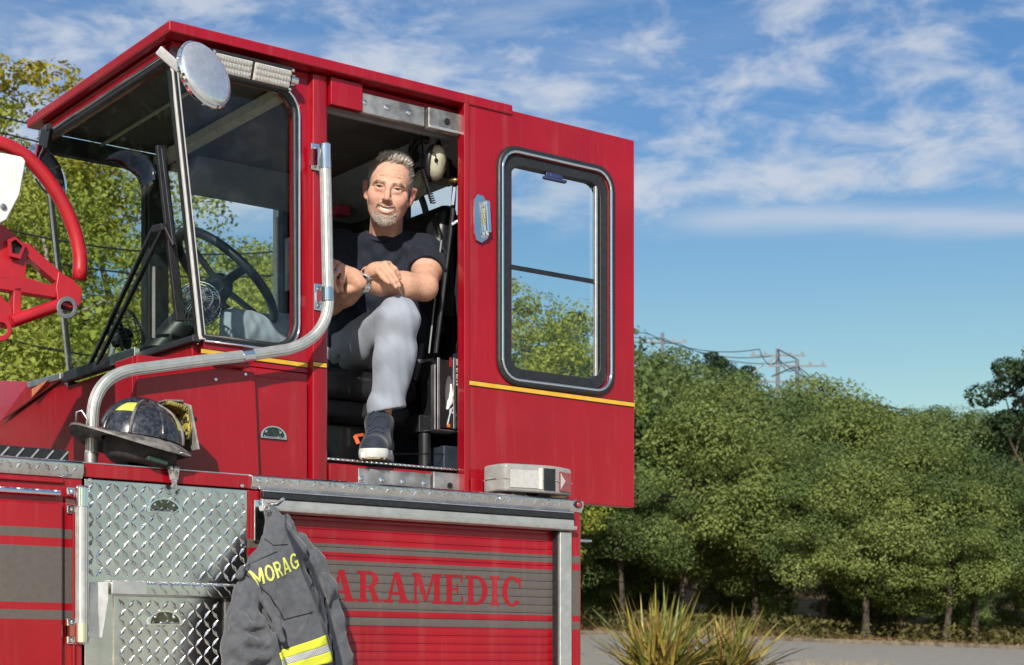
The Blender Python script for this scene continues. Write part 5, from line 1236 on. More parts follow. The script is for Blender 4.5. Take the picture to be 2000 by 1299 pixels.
# ================================================================== THINGS ON AND IN THE TRUCK
# ---- leather-fronted fire helmet on the ledge
hc = onY(277, 866, -.165); hel = empty('fire_helmet', Vector((hc.x, hc.y, G + .572)), 'worn black fire helmet with yellow trapezoid stickers resting on the ledge', 'helmet')
HT = Matrix.Rotation(math.radians(7), 3, 'Y'); HO = Vector((hc.x, hc.y, G + .648))
def hp(x, y, z): return HO + HT @ (Vector((x, y, z)) * .90)          # x towards the helmet's front, y to the far side
def dome(a, e, k=1.): return (.134 * k * math.cos(e) * math.cos(a), .112 * k * math.cos(e) * math.sin(a), .124 * k * math.sin(e))
m_shell, t_, b_ = nodemat('scuffed_black_shell')
n_ = noise_of(t_, 75, 7, .75); f_ = rampf(t_, n_.outputs[0], .45, .85)
t_.links.new(mixcol(t_, f_, (.012, .014, .020), (.12, .12, .13)), b_.inputs['Base Color']); t_.links.new(rampf(t_, n_.outputs[0], .3, .7, .12, .42), b_.inputs['Roughness']); b_.inputs['Coat Weight'].default_value = .6
m_brim = simple('scuffed_brim_edge', (.16, .145, .135), .5, var=.5, nscale=35)
mb = MB(); N, K = 64, 16; vs = []; fs = []
for j in range(K + 1):
    e = j / K * math.pi / 2
    for i in range(N): vs.append(hp(*dome(2 * math.pi * i / N, e)))
for j in range(K):
    for i in range(N): fs.append((j * N + i, j * N + (i + 1) % N, (j + 1) * N + (i + 1) % N, (j + 1) * N + i))
mb.add(vs, fs); mb.build('shell', m_shell, hel, smooth=True)
for k in range(8):
    a = math.radians(22.5 + 45 * k) if False else math.radians(45 * k + 8); r_ = .0055 if k % 2 else .008
    mb = MB(); mb.tube([hp(*dome(a, e, 1.01)) for e in np.linspace(.0, 1.45, 14)], [r_ * (1 - .3 * i / 13) for i in range(14)], 8); mb.build('comb_ridge', m_brim if k % 2 else m_shell, hel, smooth=True)
mb = MB(); mb.tube([hp(*dome(math.pi, e, 1.03)) for e in np.linspace(.15, 1.5, 12)] + [hp(*dome(0, e, 1.03)) for e in np.linspace(1.45, .9, 6)], .009, 8); mb.build('crest', M['black'], hel, smooth=True)
mb = MB(); vs = []; fs = []; N = 72
def brim(t, rr):       # rr 0..1 from shell to edge
    ca, sa = math.cos(t), math.sin(t); bx = .160 if ca > 0 else .232; by = .150
    ex, ey = bx * ca, by * sa; ix, iy = .128 * ca, .104 * sa
    x, y = ix + (ex - ix) * rr, iy + (ey - iy) * rr
    z = -.004 - .034 * rr * abs(sa) ** 1.5 - .012 * rr * max(ca, 0) + .012 * rr * max(-ca, 0)
    return x, y, z
for s_, dz in ((0, .0035), (.5, .0035), (1, .0025), (1, -.004), (.5, -.0035), (0, -.0035)):
    for i in range(N): x, y, z = brim(2 * math.pi * i / N, s_); vs.append(hp(x, y, z + dz))
for j in range(6):
    for i in range(N): fs.append((j * N + i, j * N + (i + 1) % N, ((j + 1) % 6) * N + (i + 1) % N, ((j + 1) % 6) * N + i))
mb.add(vs, fs); mb.build('brim', m_brim, hel, smooth='auto', angle=60)
mb = MB(); vs = []; fs = []
for j, (k, z) in enumerate(((.96, -.002), (1.0, -.03), (.98, -.06), (.80, -.078), (.3, -.080))):
    for i in range(40): a = 2 * math.pi * i / 40; vs.append(hp(.118 * k * math.cos(a), .098 * k * math.sin(a), z - .006 * math.cos(a)))
for j in range(4):
    for i in range(40): fs.append((j * 40 + i, j * 40 + (i + 1) % 40, (j + 1) * 40 + (i + 1) % 40, (j + 1) * 40 + i))
mb.add(vs, fs); mb.build('liner', simple('dark_brown_liner', (.045, .036, .038), .85, var=.4, nscale=30, bmp=.3), hel, smooth=True)
mb = MB(); mb.bar(hp(-.02, -.095, -.066), hp(.05, -.095, -.070), .02, .016); mb.build('ratchet_pad', simple('green_pad', (.02, .05, .035), .6), hel, bevel=.004)
m_lime = simple('lime_reflective', (.62, .66, .10), .35, var=.12, nscale=60, coat=.3)
def sticker(a0, a1, e0, e1, taper):
    vs = []; fs = []
    for j in range(6):
        for i in range(7):
            e = e0 + (e1 - e0) * j / 5; k = 1 - taper * j / 5; a = (a0 + a1) / 2 + (a1 - a0) * (i / 6 - .5) * k; vs.append(hp(*dome(a, e, 1.008)))
    for j in range(5):
        for i in range(6): fs.append((j * 7 + i, j * 7 + i + 1, (j + 1) * 7 + i + 1, (j + 1) * 7 + i))
    mb = MB(); mb.add(vs, fs); return mb.build('reflective_sticker', m_lime, hel, smooth=True)
sticker(math.radians(-168), math.radians(-128), .62, 1.02, -.15); sticker(math.radians(-52), math.radians(-18), .35, .92, .45); sticker(math.radians(100), math.radians(140), .5, .95, .2)
# leather front shield, its holder and the patterned cloth tucked behind it
mb = MB(); mb.prism([hp(.165, -.062, .0), hp(.165, .062, .0), hp(.125, .05, .135), hp(.110, .0, .150), hp(.125, -.05, .135)], HT @ Vector((.006, 0, .002))); mb.build('front_shield', simple('grey_leather_shield', (.27, .25, .235), .6, var=.3, nscale=50, bmp=.3), hel, bevel=.002)
m_p, t_, b_ = nodemat('black_yellow_patterned_cloth'); w_ = t_.nodes.new('ShaderNodeTexWave'); w_.inputs['Scale'].default_value = 60; w_.inputs['Distortion'].default_value = 9; w_.inputs['Detail'].default_value = 2
g_ = t_.nodes.new('ShaderNodeNewGeometry'); t_.links.new(g_.outputs['Position'], w_.inputs['Vector']); t_.links.new(mixcol(t_, rampf(t_, w_.outputs['Fac'], .45, .6), (.02, .018, .015), (.42, .34, .07)), b_.inputs['Base Color']); b_.inputs['Roughness'].default_value = .85
mb = MB(); vs = [hp(x, y * w2, z) for x, z in ((.055, .137), (.10, .135), (.128, .128), (.148, .07), (.14, .03)) for y, w2 in ((-.045, 1), (-.02, 1), (.02, 1), (.045, 1))]
mb.add(vs, [(4 * j + i, 4 * j + i + 1, 4 * j + i + 5, 4 * j + i + 4) for j in range(4) for i in range(3)]); o = mb.build('folded_bandana', m_p, hel, smooth=True); md = o.modifiers.new('thickness', 'SOLIDIFY'); md.thickness = .01
mb = MB(); mb.bar(hp(.05, -.0, .138), hp(.112, 0, .150), .05, .006); mb.build('shield_holder', m_brim, hel, bevel=.002)
mb = MB(); mb.prism([hp(.075, -.140, -.034), hp(.115, -.115, -.034), hp(.100, -.105, -.036), hp(.065, -.128, -.036)], (0, -.001, -.003)); mb.build('brim_label', simple('grey_label', (.45, .42, .40), .5), hel)
mb = MB(); q = [hp(-.228, -.02, .012), hp(-.236, -.035, .038), hp(-.224, -.045, .044), hp(-.205, -.05, .02), hp(-.20, -.05, .0)]; mb.tube(q, .0028, 6); mb.build('hanging_ring', M['alu_dull'], hel, smooth=True)
for u, sl_ in ((336, .008), (350, -.006)):
    a = onY(u, 912, -.255); mb = MB(); mb.bar(Vector((a.x + .01, -.21, G + .585)), Vector((a.x, -.242, G + .572)), .014, .004, (0, -.5, 1)); mb.bar(Vector((a.x, -.242, G + .574)), Vector((a.x + sl_, -.243, G + .535)), .016, .006, (0, 1, 0)); mb.bar(Vector((a.x + sl_, -.243, G + .536)), Vector((a.x + sl_ * 2.4, -.244, G + .512)), .013, .005, (0, 1, 0)); mb.build('chin_strap', simple('frayed_grey_strap', (.22, .21, .20), .7, var=.6, nscale=80), hel, bevel=.002)

# ---- turnout coat hanging from the hook
YJ = -.31
def jy(u, v, y=YJ): return np.array(onY(u, v, y))
S = SDF(jy(425, 1420, YJ) + np.array([-.03, -.16, 0]), jy(730, 960, YJ) + np.array([.03, .095, .01]), .0032)
fl = (np.array([0, 1, 0]), .62)
def jc(pts, rs, k=.02, dy=None, **kw): S.chain([jy(u, v, (YJ if len(p) == 0 else p[0])) for u, v, *p in pts], rs, k, .02, **kw)
jc([(528, 998, -.275), (541, 1035, -.29), (546, 1075, -.295)], [.019, .034, .045])                      # bunched hanger loop and collar
jc([(532, 1066), (525, 1120), (535, 1180)], [.042, .066, .072], .02, flat=fl)                          # yoke and chest panel
jc([(560, 1100), (578, 1170), (600, 1260), (618, 1400)], [.044, .062, .072, .085], .02, flat=fl)
jc([(535, 1180), (560, 1260), (575, 1400)], [.066, .078, .095], .02, flat=fl)
jc([(497, 1108, -.30), (482, 1160, -.335), (474, 1215, -.355), (470, 1265, -.36), (468, 1330, -.35), (470, 1420, -.345)], [.020, .036, .045, .052, .054, .056], .010)   # sleeve
jc([(505, 1215, -.37), (520, 1262, -.375), (538, 1330, -.36)], [.022, .03, .04], .010)
jc([(585, 1055, -.27), (612, 1100, -.28), (634, 1150, -.285), (650, 1215, -.285), (664, 1290, -.285), (682, 1420, -.285)], [.022, .032, .033, .032, .034, .04], .006)  # open right front
jc([(556, 1035, -.315), (580, 1075, -.315), (597, 1100, -.30)], [.020, .026, .013], .006)                 # collar leaf
jc([(632, 1122, -.335), (643, 1150, -.33), (637, 1195, -.33)], [.010, .012, .006], .004)
jc([(473, 1110, -.33), (468, 1124, -.345)], [.010, .012], .006)
def crease(pts, r, k=.010): 
    for (u0, v0, y0), (u1, v1, y1) in zip(pts[:-1], pts[1:]): S.cap(jy(u0, v0, y0), jy(u1, v1, y1), r, r, k, cut=True)
crease([(482, 1138, -.372), (520, 1190, -.400), (568, 1246, -.405)], .010)
crease([(546, 1040, -.345), (585, 1105, -.365), (612, 1180, -.378), (640, 1290, -.385)], .009)
crease([(612, 1180, -.378), (655, 1400, -.395)], .011)
crease([(462, 1196, -.405), (482, 1232, -.41), (510, 1240, -.41)], .010, .018); crease([(486, 1188, -.392), (500, 1220, -.405), (520, 1236, -.41)], .010, .016)
crease([(456, 1240, -.415), (490, 1268, -.418), (525, 1272, -.415)], .011, .018); crease([(470, 1172, -.385), (480, 1190, -.39)], .008, .014); crease([(500, 1290, -.41), (530, 1300, -.41)], .01, .016)
crease([(460, 1290, -.415), (490, 1312, -.42)], .010, .016); crease([(525, 1000, -.315), (538, 1050, -.338)], .006, .01)
def ridge(pts, r, k=.014):
    for (u0, v0, y0), (u1, v1, y1) in zip(pts[:-1], pts[1:]): S.cap(jy(u0, v0, y0), jy(u1, v1, y1), r, r * .8, k)
ridge([(458, 1205, -.385), (482, 1222, -.398), (510, 1222, -.395)], .009); ridge([(455, 1225, -.385), (480, 1250, -.402), (520, 1256, -.398)], .010); ridge([(452, 1262, -.39), (485, 1284, -.405), (520, 1284, -.40)], .010); ridge([(452, 1300, -.39), (490, 1326, -.405)], .011)
ridge([(500, 1150, -.365), (540, 1215, -.388), (552, 1250, -.392)], .009, .010); ridge([(606, 1090, -.305), (628, 1170, -.318), (640, 1260, -.322)], .010, .008); ridge([(560, 1010, -.30), (585, 1060, -.315), (600, 1092, -.31)], .008, .006)
crease([(462, 1214, -.412), (488, 1235, -.418), (516, 1238, -.412)], .006, .006); crease([(458, 1245, -.414), (486, 1268, -.420), (520, 1270, -.414)], .006, .006); crease([(618, 1110, -.32), (640, 1200, -.33), (652, 1300, -.33)], .006, .006); crease([(520, 1060, -.345), (508, 1100, -.352), (496, 1128, -.35)], .004, .008)
S.disp(lambda x, y, z: .0016 * np.sin(x * 48 + z * 26 + 2 * np.sin(z * 17)) + .0010 * np.sin(z * 60 - x * 45 + 3 * np.sin(x * 31)) - .0022 * (1 - np.abs(np.sin(x * 34 - z * 19 + 1.8 * np.sin(z * 14)))) ** 4)
Vj, Fj = S.mesh()
coat = empty('turnout_coat', Vector(jy(540, 1299)), 'grey firefighter turnout coat with lime bands hanging from a hook', 'coat')
m_coat, t_, b_ = nodemat('charcoal_aramid_cloth')
n_ = noise_of(t_, 55, 5, .7); n2_ = noise_of(t_, 7, 4); n3_ = noise_of(t_, 900, 2)
cc_ = mixcol(t_, rampf(t_, n_.outputs[0], .35, .7), (.066, .070, .084), (.112, .115, .126)); cc_ = mixcol(t_, rampf(t_, n2_.outputs[0], .35, .75, 0, .25), cc_, (.165, .165, .17))
t_.links.new(cc_, b_.inputs['Base Color']); b_.inputs['Roughness'].default_value = .9; b_.inputs['Sheen Weight'].default_value = .25; bump(t_, b_, n3_.outputs[0], .35, .0015)
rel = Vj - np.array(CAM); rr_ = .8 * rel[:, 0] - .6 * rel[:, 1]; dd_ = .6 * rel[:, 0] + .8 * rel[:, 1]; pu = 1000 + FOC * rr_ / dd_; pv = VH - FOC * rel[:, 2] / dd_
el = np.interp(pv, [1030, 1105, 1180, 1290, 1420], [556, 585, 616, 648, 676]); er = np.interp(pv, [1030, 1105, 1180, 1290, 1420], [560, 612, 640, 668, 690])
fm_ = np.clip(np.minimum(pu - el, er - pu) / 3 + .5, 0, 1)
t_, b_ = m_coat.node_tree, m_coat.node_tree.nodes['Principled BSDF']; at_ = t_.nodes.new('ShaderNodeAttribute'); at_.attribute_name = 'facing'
old_ = b_.inputs['Base Color'].links[0].from_socket; t_.links.new(mixcol(t_, at_.outputs['Fac'], old_, (.014, .018, .032)), b_.inputs['Base Color'])  # open right front: navy facing with its shade painted into the colour
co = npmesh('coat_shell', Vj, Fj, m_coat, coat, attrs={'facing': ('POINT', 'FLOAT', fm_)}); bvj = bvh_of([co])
def onj(u, v, off=.002, D=None):     # nearest coat surface seen along the flank's outward normal
    q = onY(u, v, YJ - .06); h = bvj.ray_cast(Vector((q.x, -1.2, q.z)), Vector((0, 1, 0)))
    if h[0] is None: return None
    return h[0] + h[1] * off if h[1].y < 0 else h[0] - h[1] * off
def seam(pts, r=.0016, name='seam', mat=None):
    P_ = []
    for (u0, v0), (u1, v1) in zip(pts[:-1], pts[1:]):
        n = max(2, int(math.hypot(u1 - u0, v1 - v0) / 6))
        for k in range(n): 
            q = onj(u0 + (u1 - u0) * k / n, v0 + (v1 - v0) * k / n, .0006)
            if q: P_.append(q)
    if len(P_) > 2: mb = MB(); mb.tube(P_, r, 6); mb.build(name, mat or M['black'], coat, smooth=True)
seam([(525, 1035), (560, 1026)]); seam([(520, 1036), (545, 1064), (578, 1062)]); seam([(484, 1112), (520, 1090), (556, 1074)]); seam([(482, 1114), (530, 1160), (560, 1210), (622, 1194)]); seam([(530, 1160), (545, 1190)], .001)
seam([(502, 1185), (518, 1212), (535, 1245)], .0012); seam([(612, 1150), (624, 1136), (622, 1160)], .0014)
mb = MB(); P_ = [onj(u, v, .002) for u, v in ((512, 985), (506, 1010), (502, 1040))]; P_ = [p for p in P_ if p]
if len(P_) > 1: mb.tube(P_, .006, 8); mb.build('collar_binding', M['black'], coat, smooth=True)
mb = MB(); q = onj(520, 992, .003) or onY(520, 992, YJ); mb.tube([q + Vector((.008 * math.cos(a), -.003, .006 * math.sin(a))) for a in np.linspace(0, 6.28, 13)[:-1]], .002, 6, True); mb.build('hanger_ring', M['steel_worn'], coat, smooth=True)
def band(e0, e1, f0, f1, mat, name, off=.0035, n=30, m=6):   # strip between two pixel polylines laid over the cloth
    vs = []; fs = []; ok = {}
    for i in range(n + 1):
        for j in range(m + 1):
            t, s_ = i / n, j / m; a = (e0[0] + (e1[0] - e0[0]) * t, e0[1] + (e1[1] - e0[1]) * t); b = (f0[0] + (f1[0] - f0[0]) * t, f0[1] + (f1[1] - f0[1]) * t)
            q = onj(a[0] + (b[0] - a[0]) * s_, a[1] + (b[1] - a[1]) * s_, off)
            if q: ok[i, j] = len(vs); vs.append(q)
    for i in range(n):
        for j in range(m):
            k = [(i, j), (i + 1, j), (i + 1, j + 1), (i, j + 1)]
            if all(x in ok for x in k) and max((vs[ok[x]] - vs[ok[y]]).length for x in k for y in k) < .03: fs.append(tuple(ok[x] for x in k))
    mb = MB(); mb.add(vs, fs); o = mb.build(name, mat, coat, smooth=True); md = o.modifiers.new('thickness', 'SOLIDIFY'); md.thickness = .0015; return o
m_silver, t_, b_ = nodemat('silver_reflective_tape'); w_ = t_.nodes.new('ShaderNodeTexWave'); w_.inputs['Scale'].default_value = 90; w_.bands_direction = 'DIAGONAL'; g_ = t_.nodes.new('ShaderNodeNewGeometry'); t_.links.new(g_.outputs['Position'], w_.inputs['Vector'])
t_.links.new(mixcol(t_, w_.outputs['Fac'], (.42, .42, .42), (.72, .72, .70)), b_.inputs['Base Color']); b_.inputs['Metallic'].default_value = .3; b_.inputs['Roughness'].default_value = .35
m_limet, t_, b_ = nodemat('lime_reflective_tape'); w_ = t_.nodes.new('ShaderNodeTexWave'); w_.inputs['Scale'].default_value = 120; w_.bands_direction = 'DIAGONAL'; g_ = t_.nodes.new('ShaderNodeNewGeometry'); t_.links.new(g_.outputs['Position'], w_.inputs['Vector'])
t_.links.new(mixcol(t_, w_.outputs['Fac'], (.60, .62, .03), (.78, .80, .08)), b_.inputs['Base Color']); b_.inputs['Roughness'].default_value = .45
band((534, 1276), (640, 1241), (538, 1292), (645, 1258), m_limet, 'lime_tape'); band((538, 1292), (645, 1258), (540, 1304), (650, 1272), m_silver, 'silver_tape'); band((540, 1304), (650, 1272), (544, 1322), (655, 1292), m_limet, 'lime_tape')
def block_letters(word, w=.15):
    bm = bmesh.new(); x0 = 0.
    def seg(p, q):
        p, q = Vector((*p, 0)), Vector((*q, 0)); d = (q - p).normalized(); n = Vector((-d.y, d.x, 0)) * w / 2; p = p - d * w * .0; bm.faces.new([bm.verts.new(v) for v in (p + n, q + n, q - n, p - n)])
    def arc(cx, cy, rx, ry, a0, a1, n=14):
        A = np.linspace(math.radians(a0), math.radians(a1), n)
        for i in range(n - 1): bm.faces.new([bm.verts.new((cx + (rx + k) * math.cos(a), cy + (ry + k) * math.sin(a), 0)) for k, a in ((w / 2, A[i]), (w / 2, A[i + 1]), (-w / 2, A[i + 1]), (-w / 2, A[i]))])
    h = 1. - w / 2; lo_ = w / 2
    for ch in word:
        if ch == 'M': seg((x0 + .08, 0), (x0 + .08, 1)); seg((x0 + .72, 0), (x0 + .72, 1)); seg((x0 + .08, .97), (x0 + .40, .22)); seg((x0 + .72, .97), (x0 + .40, .22)); wd = .80
        elif ch == 'O': arc(x0 + .32, .5, .26, .43, 0, 360, 26); wd = .64
        elif ch == 'R': seg((x0 + .08, 0), (x0 + .08, 1)); seg((x0 + .08, h), (x0 + .32, h)); seg((x0 + .08, .50), (x0 + .32, .50)); arc(x0 + .30, .71, .20, .215, -90, 90); seg((x0 + .28, .48), (x0 + .52, 0)); wd = .60
        elif ch == 'A': seg((x0 + .06, 0), (x0 + .32, 1)); seg((x0 + .58, 0), (x0 + .32, 1)); seg((x0 + .15, .28), (x0 + .49, .28)); wd = .64
        elif ch == 'G': arc(x0 + .34, .5, .27, .43, 45, 330, 22); seg((x0 + .34, .44), (x0 + .64, .44)); seg((x0 + .58, .10), (x0 + .58, .46)); wd = .68
        x0 += wd + .10
    return union_grid(bm, .03)
V, F = block_letters('MORAG'); wx_ = max(p[0] for p in V)
vs = []
for x, y, *_ in V:
    t = x / wx_; bu, bv_ = 505 + 90 * t, 1146 - 34 * t - 5 * t * t; hu, hv = -7 - 2 * t, -32 + 2 * t
    q = onj(bu + hu * y, bv_ + hv * y, .0); vs.append((q + Vector((0, -.0035, 0))) if q else onY(bu, bv_, YJ))
mb = MB(); mb.add(vs, F); mb.build('name_lettering', simple('lime_lettering', (.66, .68, .16), .5, var=.08), coat)
mb = MB(); q = onY(566, 1150, YJ)
for u, v in ((563, 1053), (572, 1063)): pass

# ---- headset with earcups, hung under the control box
hs = empty('headset', onD(830, 330, 5.72), 'pale green earmuff headset with a coiled cord hanging in the cab', 'headset')
m_cup = simple('pale_green_earcup', (.46, .46, .34), .4, var=.1, nscale=40)
def cup(u, v, D, ax, name='earcup'):
    q = onD(u, v, D); a = Vector(ax).normalized(); up = Vector((-.25, .1, 1)); up = (up - a * up.dot(a)).normalized(); sd = a.cross(up); mb = MB(); vs = []; fs = []; n = 20
    prof = [(.0, .030), (.55, .027), (.85, .018), (1, .004), (1, -.008), (.8, -.014)]
    for rr_, h in prof:
        for k in range(n): t = 2 * math.pi * k / n; vs.append(q + a * h + up * math.sin(t) * .058 * max(rr_, .01) + sd * math.cos(t) * .040 * max(rr_, .01))
    for i in range(len(prof) - 1):
        for k in range(n): fs.append((i * n + k, i * n + (k + 1) % n, (i + 1) * n + (k + 1) % n, (i + 1) * n + k))
    mb.add(vs, fs); c_ = mb.build(name, m_cup, hs, smooth=True)
    mb = MB(); mb.tube([q - a * .016 + up * math.sin(t) * .048 + sd * math.cos(t) * .034 for t in np.linspace(0, 6.28, 21)[:-1]], .012, 8, True); mb.build('ear_cushion', M['black'], c_, smooth=True)
    return q, a, up
qa = cup(853, 318, 5.70, (.55, -.75, -.15)); qb = cup(815, 362, 5.86, (.45, -.65, -.5))
mb = MB(); arc = [qa[0] + Vector((0, 0, .05)) + Vector((-.03, .02, .02)), onD(836, 268, 5.75), onD(812, 280, 5.8), onD(802, 310, 5.84), onD(806, 345, 5.86)]
mb.tube(smoothpath(arc, .08, 5), .009, 8); mb.build('headband', M['black'], hs, smooth=True)
mb = MB(); path = [onD(823, 262, 5.74).lerp(onD(826, 300, 5.72), t) for t in np.linspace(0, 1, 8)]; mb.tube(path, .0035, 6); cp = []
A, B = onD(824, 325, 5.72), onD(846, 398, 5.74); dv = (B - A).normalized(); e1_ = dv.orthogonal().normalized(); e2_ = dv.cross(e1_)
for k in range(200): t = k / 199; a = t * 2 * math.pi * 17; cp.append(A.lerp(B, t) + (e1_ * math.cos(a) + e2_ * math.sin(a)) * .0085)
mb.tube(cp, .0022, 5); mb.tube([onD(826, 300, 5.72), A], .0035, 6); mb.build('coiled_cord', M['black'], hs, smooth=True)
mb = MB(); mb.tube([onD(838, 296, 5.66), onD(850, 300, 5.65), onD(853, 316, 5.655)], .0028, 6); mb.ball(onD(852, 313, 5.66), .007, 10, 6); mb.build('cup_cable', M['black'], hs, smooth=True)
# black webbing and straps behind the headset
mb = MB(); pts = [onD(812, 262, 5.9), onD(800, 300, 5.95), onD(806, 350, 5.97), onD(830, 400, 5.98), onD(840, 470, 5.98)]; mb.tube(smoothpath(pts, .1, 5), .012, 8); 
for k in range(14):
    q = onD(803 + 5 * math.sin(k), 268 + 5.5 * k, 5.92); mb.bar(q, q + Vector((.018, -.01, .008)), .008, .008)
mb.build('cable_loom', M['black'], truck, smooth='auto')

# ---- glove box in its holder on the jamb
gx0, gx1 = -.269, -.196; gy = .055; gz0, gz1 = .812, 1.04
mb = MB(); mb.box(P(gx0 - .010, gy + .004, gz0 - .008), P(gx1 + .02, gy + .11, gz0 - .004)); mb.box(P(gx0 - .014, gy - .004, gz0 - .008), P(gx0 - .010, gy + .02, gz1 - .02)); mb.box(P(gx0 - .004, gy - .006, gz0 - .008), P(gx0 + .006, gy - .003, gz1 + .004)); mb.box(P(gx1 - .012, gy - .006, gz0), P(gx1 - .002, gy - .003, gz1 + .01)); mb.build('glove_holder', M['alu_dull'], truck, bevel=.001)
gb_ = empty('glove_box', P((gx0 + gx1) / 2, gy + .05, gz0), 'black disposable glove carton standing in a metal holder by the doorway', 'glove box')
mb = MB(); mb.box(P(gx0, gy, gz0), P(gx1 + .015, gy + .10, gz1)); mb.build('carton', simple('black_printed_card', (.016, .016, .018), .35, coat=.3), gb_, bevel=.002)
def gq(u, v, o=.0006): return onY(u, v, gy - o)
mb = MB(); mb.prism([gq(877 + 7.2 * math.cos(a), 768 + 34 * math.sin(a)) for a in np.linspace(0, 6.28, 25)[:-1]], (0, .0003, 0)); mb.build('dispensing_slot', simple('grey_card_inside', (.10, .09, .09), .8), gb_)
S2 = SDF(np.array(gq(866, 812)) + [-.02, -.03, -.01], np.array(gq(890, 735)) + [.02, .03, .01], .0014)
S2.chain([np.array(gq(u, v, .003)) for u, v in ((881, 752), (882, 772), (879, 786), (874, 798))], [.004, .006, .008, .005], .006); Vq, Fq = S2.mesh(); npmesh('white_glove', Vq, Fq, M['white'], gb_)
mb = MB()
for pts in (((874, 830), (878, 812), (882, 800)), ((880, 806), (884, 795)), ((879, 808), (879, 796)), ((882, 808), (888, 802))): mb.tube([gq(u, v, .0008) for u, v in pts], .0026, 6)
mb.build('hand_print', simple('printed_pale_hand', (.55, .58, .68), .5), gb_)
mb = MB(); mb.box(gq(873, 834, .0009), gq(879, 828, .0004)); mb.build('printed_wrist', M['orange'], gb_)
mb = MB(); mb.box(gq(878, 698, .0009), gq(882.5, 717, .0004)); mb.build('red_flash', M['redlens'], gb_)
for s_, u, v, h, mt in (('MICROFLEX', 889, 701, 7.6, 'white'), ('EXAM GLOVES', 884.2, 702, 4.6, None)):
    V, F = text2d(s_, 1., .02, 9, 1.); w_ = max(p[0] for p in V); Lp = 54 if mt else 48
    mb = MB(); mb.add([gq(u + y / .7 * h * .8, v + x / w_ * Lp, .0007) for x, y, *_ in V], F); mb.build('carton_lettering', M['white'] if mt else simple('blue_print', (.22, .30, .60), .5), gb_)
mb = MB(); mb.tube([gq(889 + 2.6 * math.cos(a), 811 + 2.6 * math.sin(a), .0007) for a in np.linspace(0, 6.28, 15)[:-1]], .0004, 4, True); mb.box(gq(886.6, 822, .0009), gq(891, 834, .0004)); mb.build('carton_marks', M['white'], gb_)
# small clutter on the far cabinet
mb = MB(); q = onD(675, 392, 6.45); mb.lathe([(.03, 0), (.034, .05), (.02, .07)], q, (0, 0, 1), 14); tag(mb.build('paper_cup', M['white'], smooth='auto'), 'small white cup on the shelf inside the cab beside the head', 'cup')
mb = MB(); q = onD(664, 413, 6.42); mb.obox(q, (.03, 0, 0), (0, .03, 0), (0, 0, .018)); tag(mb.build('pink_pouch', simple('pink_cloth', (.55, .05, .12), .7), bevel=.006), 'small pink pouch on the shelf behind the seated man', 'pouch')
# ================================================================== THE SEATED MAN  (sculpted in right / ahead / up metres from the camera)
def Q(u, v, d): return np.array([(u - 1000) / FOC * d, d, (VH - v) / FOC * d], np.float32)
def toW(V): V = np.asarray(V, float); return np.stack([CAM.x + .8 * V[:, 0] + .6 * V[:, 1], CAM.y - .6 * V[:, 0] + .8 * V[:, 1], V[:, 2] + G], -1)
def toW1(p): return Vector(toW([p])[0])
man = empty('person', toW1(Q(700, 905, 5.75)), 'smiling grey-haired man in navy T-shirt sitting in the cab doorway with one knee raised', 'person')

def nrm_(v): v = np.array(v, float); return v / np.linalg.norm(v)
fw = nrm_((.035, -.965, -.215)); up_ = np.array((.150, 0, 1.)); up_ = nrm_(up_ - fw * (up_ @ fw)); rt = np.cross(up_, fw)
HS = .985; H0 = Q(760.5, 369.5, 5.700)
def Hd(x, y, z): return (H0 + HS * (rt * x + fw * y + up_ * z)).astype(np.float32)
RH = np.stack([rt, fw, up_], 1)          # columns are the local axes

B = SDF(Q(600, 930, 5.36) * [1, 1, 1] - [.02, .0, .0], Q(870, 280, 6.0) + [.03, .06, .05], .0023)
B.lo = B.lo  # grid: skin of head, neck, arms, hands and the bare ankle
def hell(c, r, k=.012, cut=False): B.ell(Hd(*c), np.array(r) * HS, k, RH, cut)
def hcap(a, b, ra, rb, k=.008, cut=False): B.cap(Hd(*a), Hd(*b), ra * HS, rb * HS, k, cut)
# skull and face
hell((0, -.020, .040), (.0745, .092, .076), .001)
hell((0, .022, .028), (.066, .064, .070), .02)                       # forehead block
hell((0, .020, -.026), (.0605, .062, .064), .02)                     # mid face
hell((0, .030, -.080), (.039, .048, .039), .03)                      # jaw
hell((0, .060, -.108), (.023, .021, .019), .022)                     # chin
for s in (-1, 1):
    hcap((s * .0535, -.012, -.050), (s * .026, .048, -.100), .0145, .0145, .02)      # jaw line
    hell((s * .038, .040, -.058), (.018, .030, .030), .028)           # cheek below the bone
    hell((s * .044, .055, -.024), (.022, .020, .020), .026)          # cheek bone
    hell((s * .035, .0690, -.039), (.018, .0140, .016), .020)          # cheek pushed up by the smile
    hcap((s * .014, .0855, .0150), (s * .034, .0815, .0165), .0062, .0058, .012); hcap((s * .034, .0815, .0165), (s * .052, .064, .010), .0058, .004, .012)   # brow
    hell((s * .031, .092, .000), (.0160, .011, .0070), .007, cut=True)        # socket
# nose
hcap((0, .084, .008), (0, .100, -.020), .0062, .0078, .014); hcap((0, .100, -.020), (0, .109, -.035), .0078, .0100, .010)
for s in (-1, 1):
    hell((s * .0118, .096, -.0385), (.0066, .011, .0064), .008)
    hell((s * .0065, .105, -.0465), (.0032, .0045, .003), .002, cut=True)
    hcap((s * .019, .090, -.040), (s * .034, .078, -.062), .0012, .0012, .008, cut=True)    # smile crease
    hcap((s * .034, .078, -.062), (s * .036, .070, -.078), .0012, .0008, .008, cut=True)
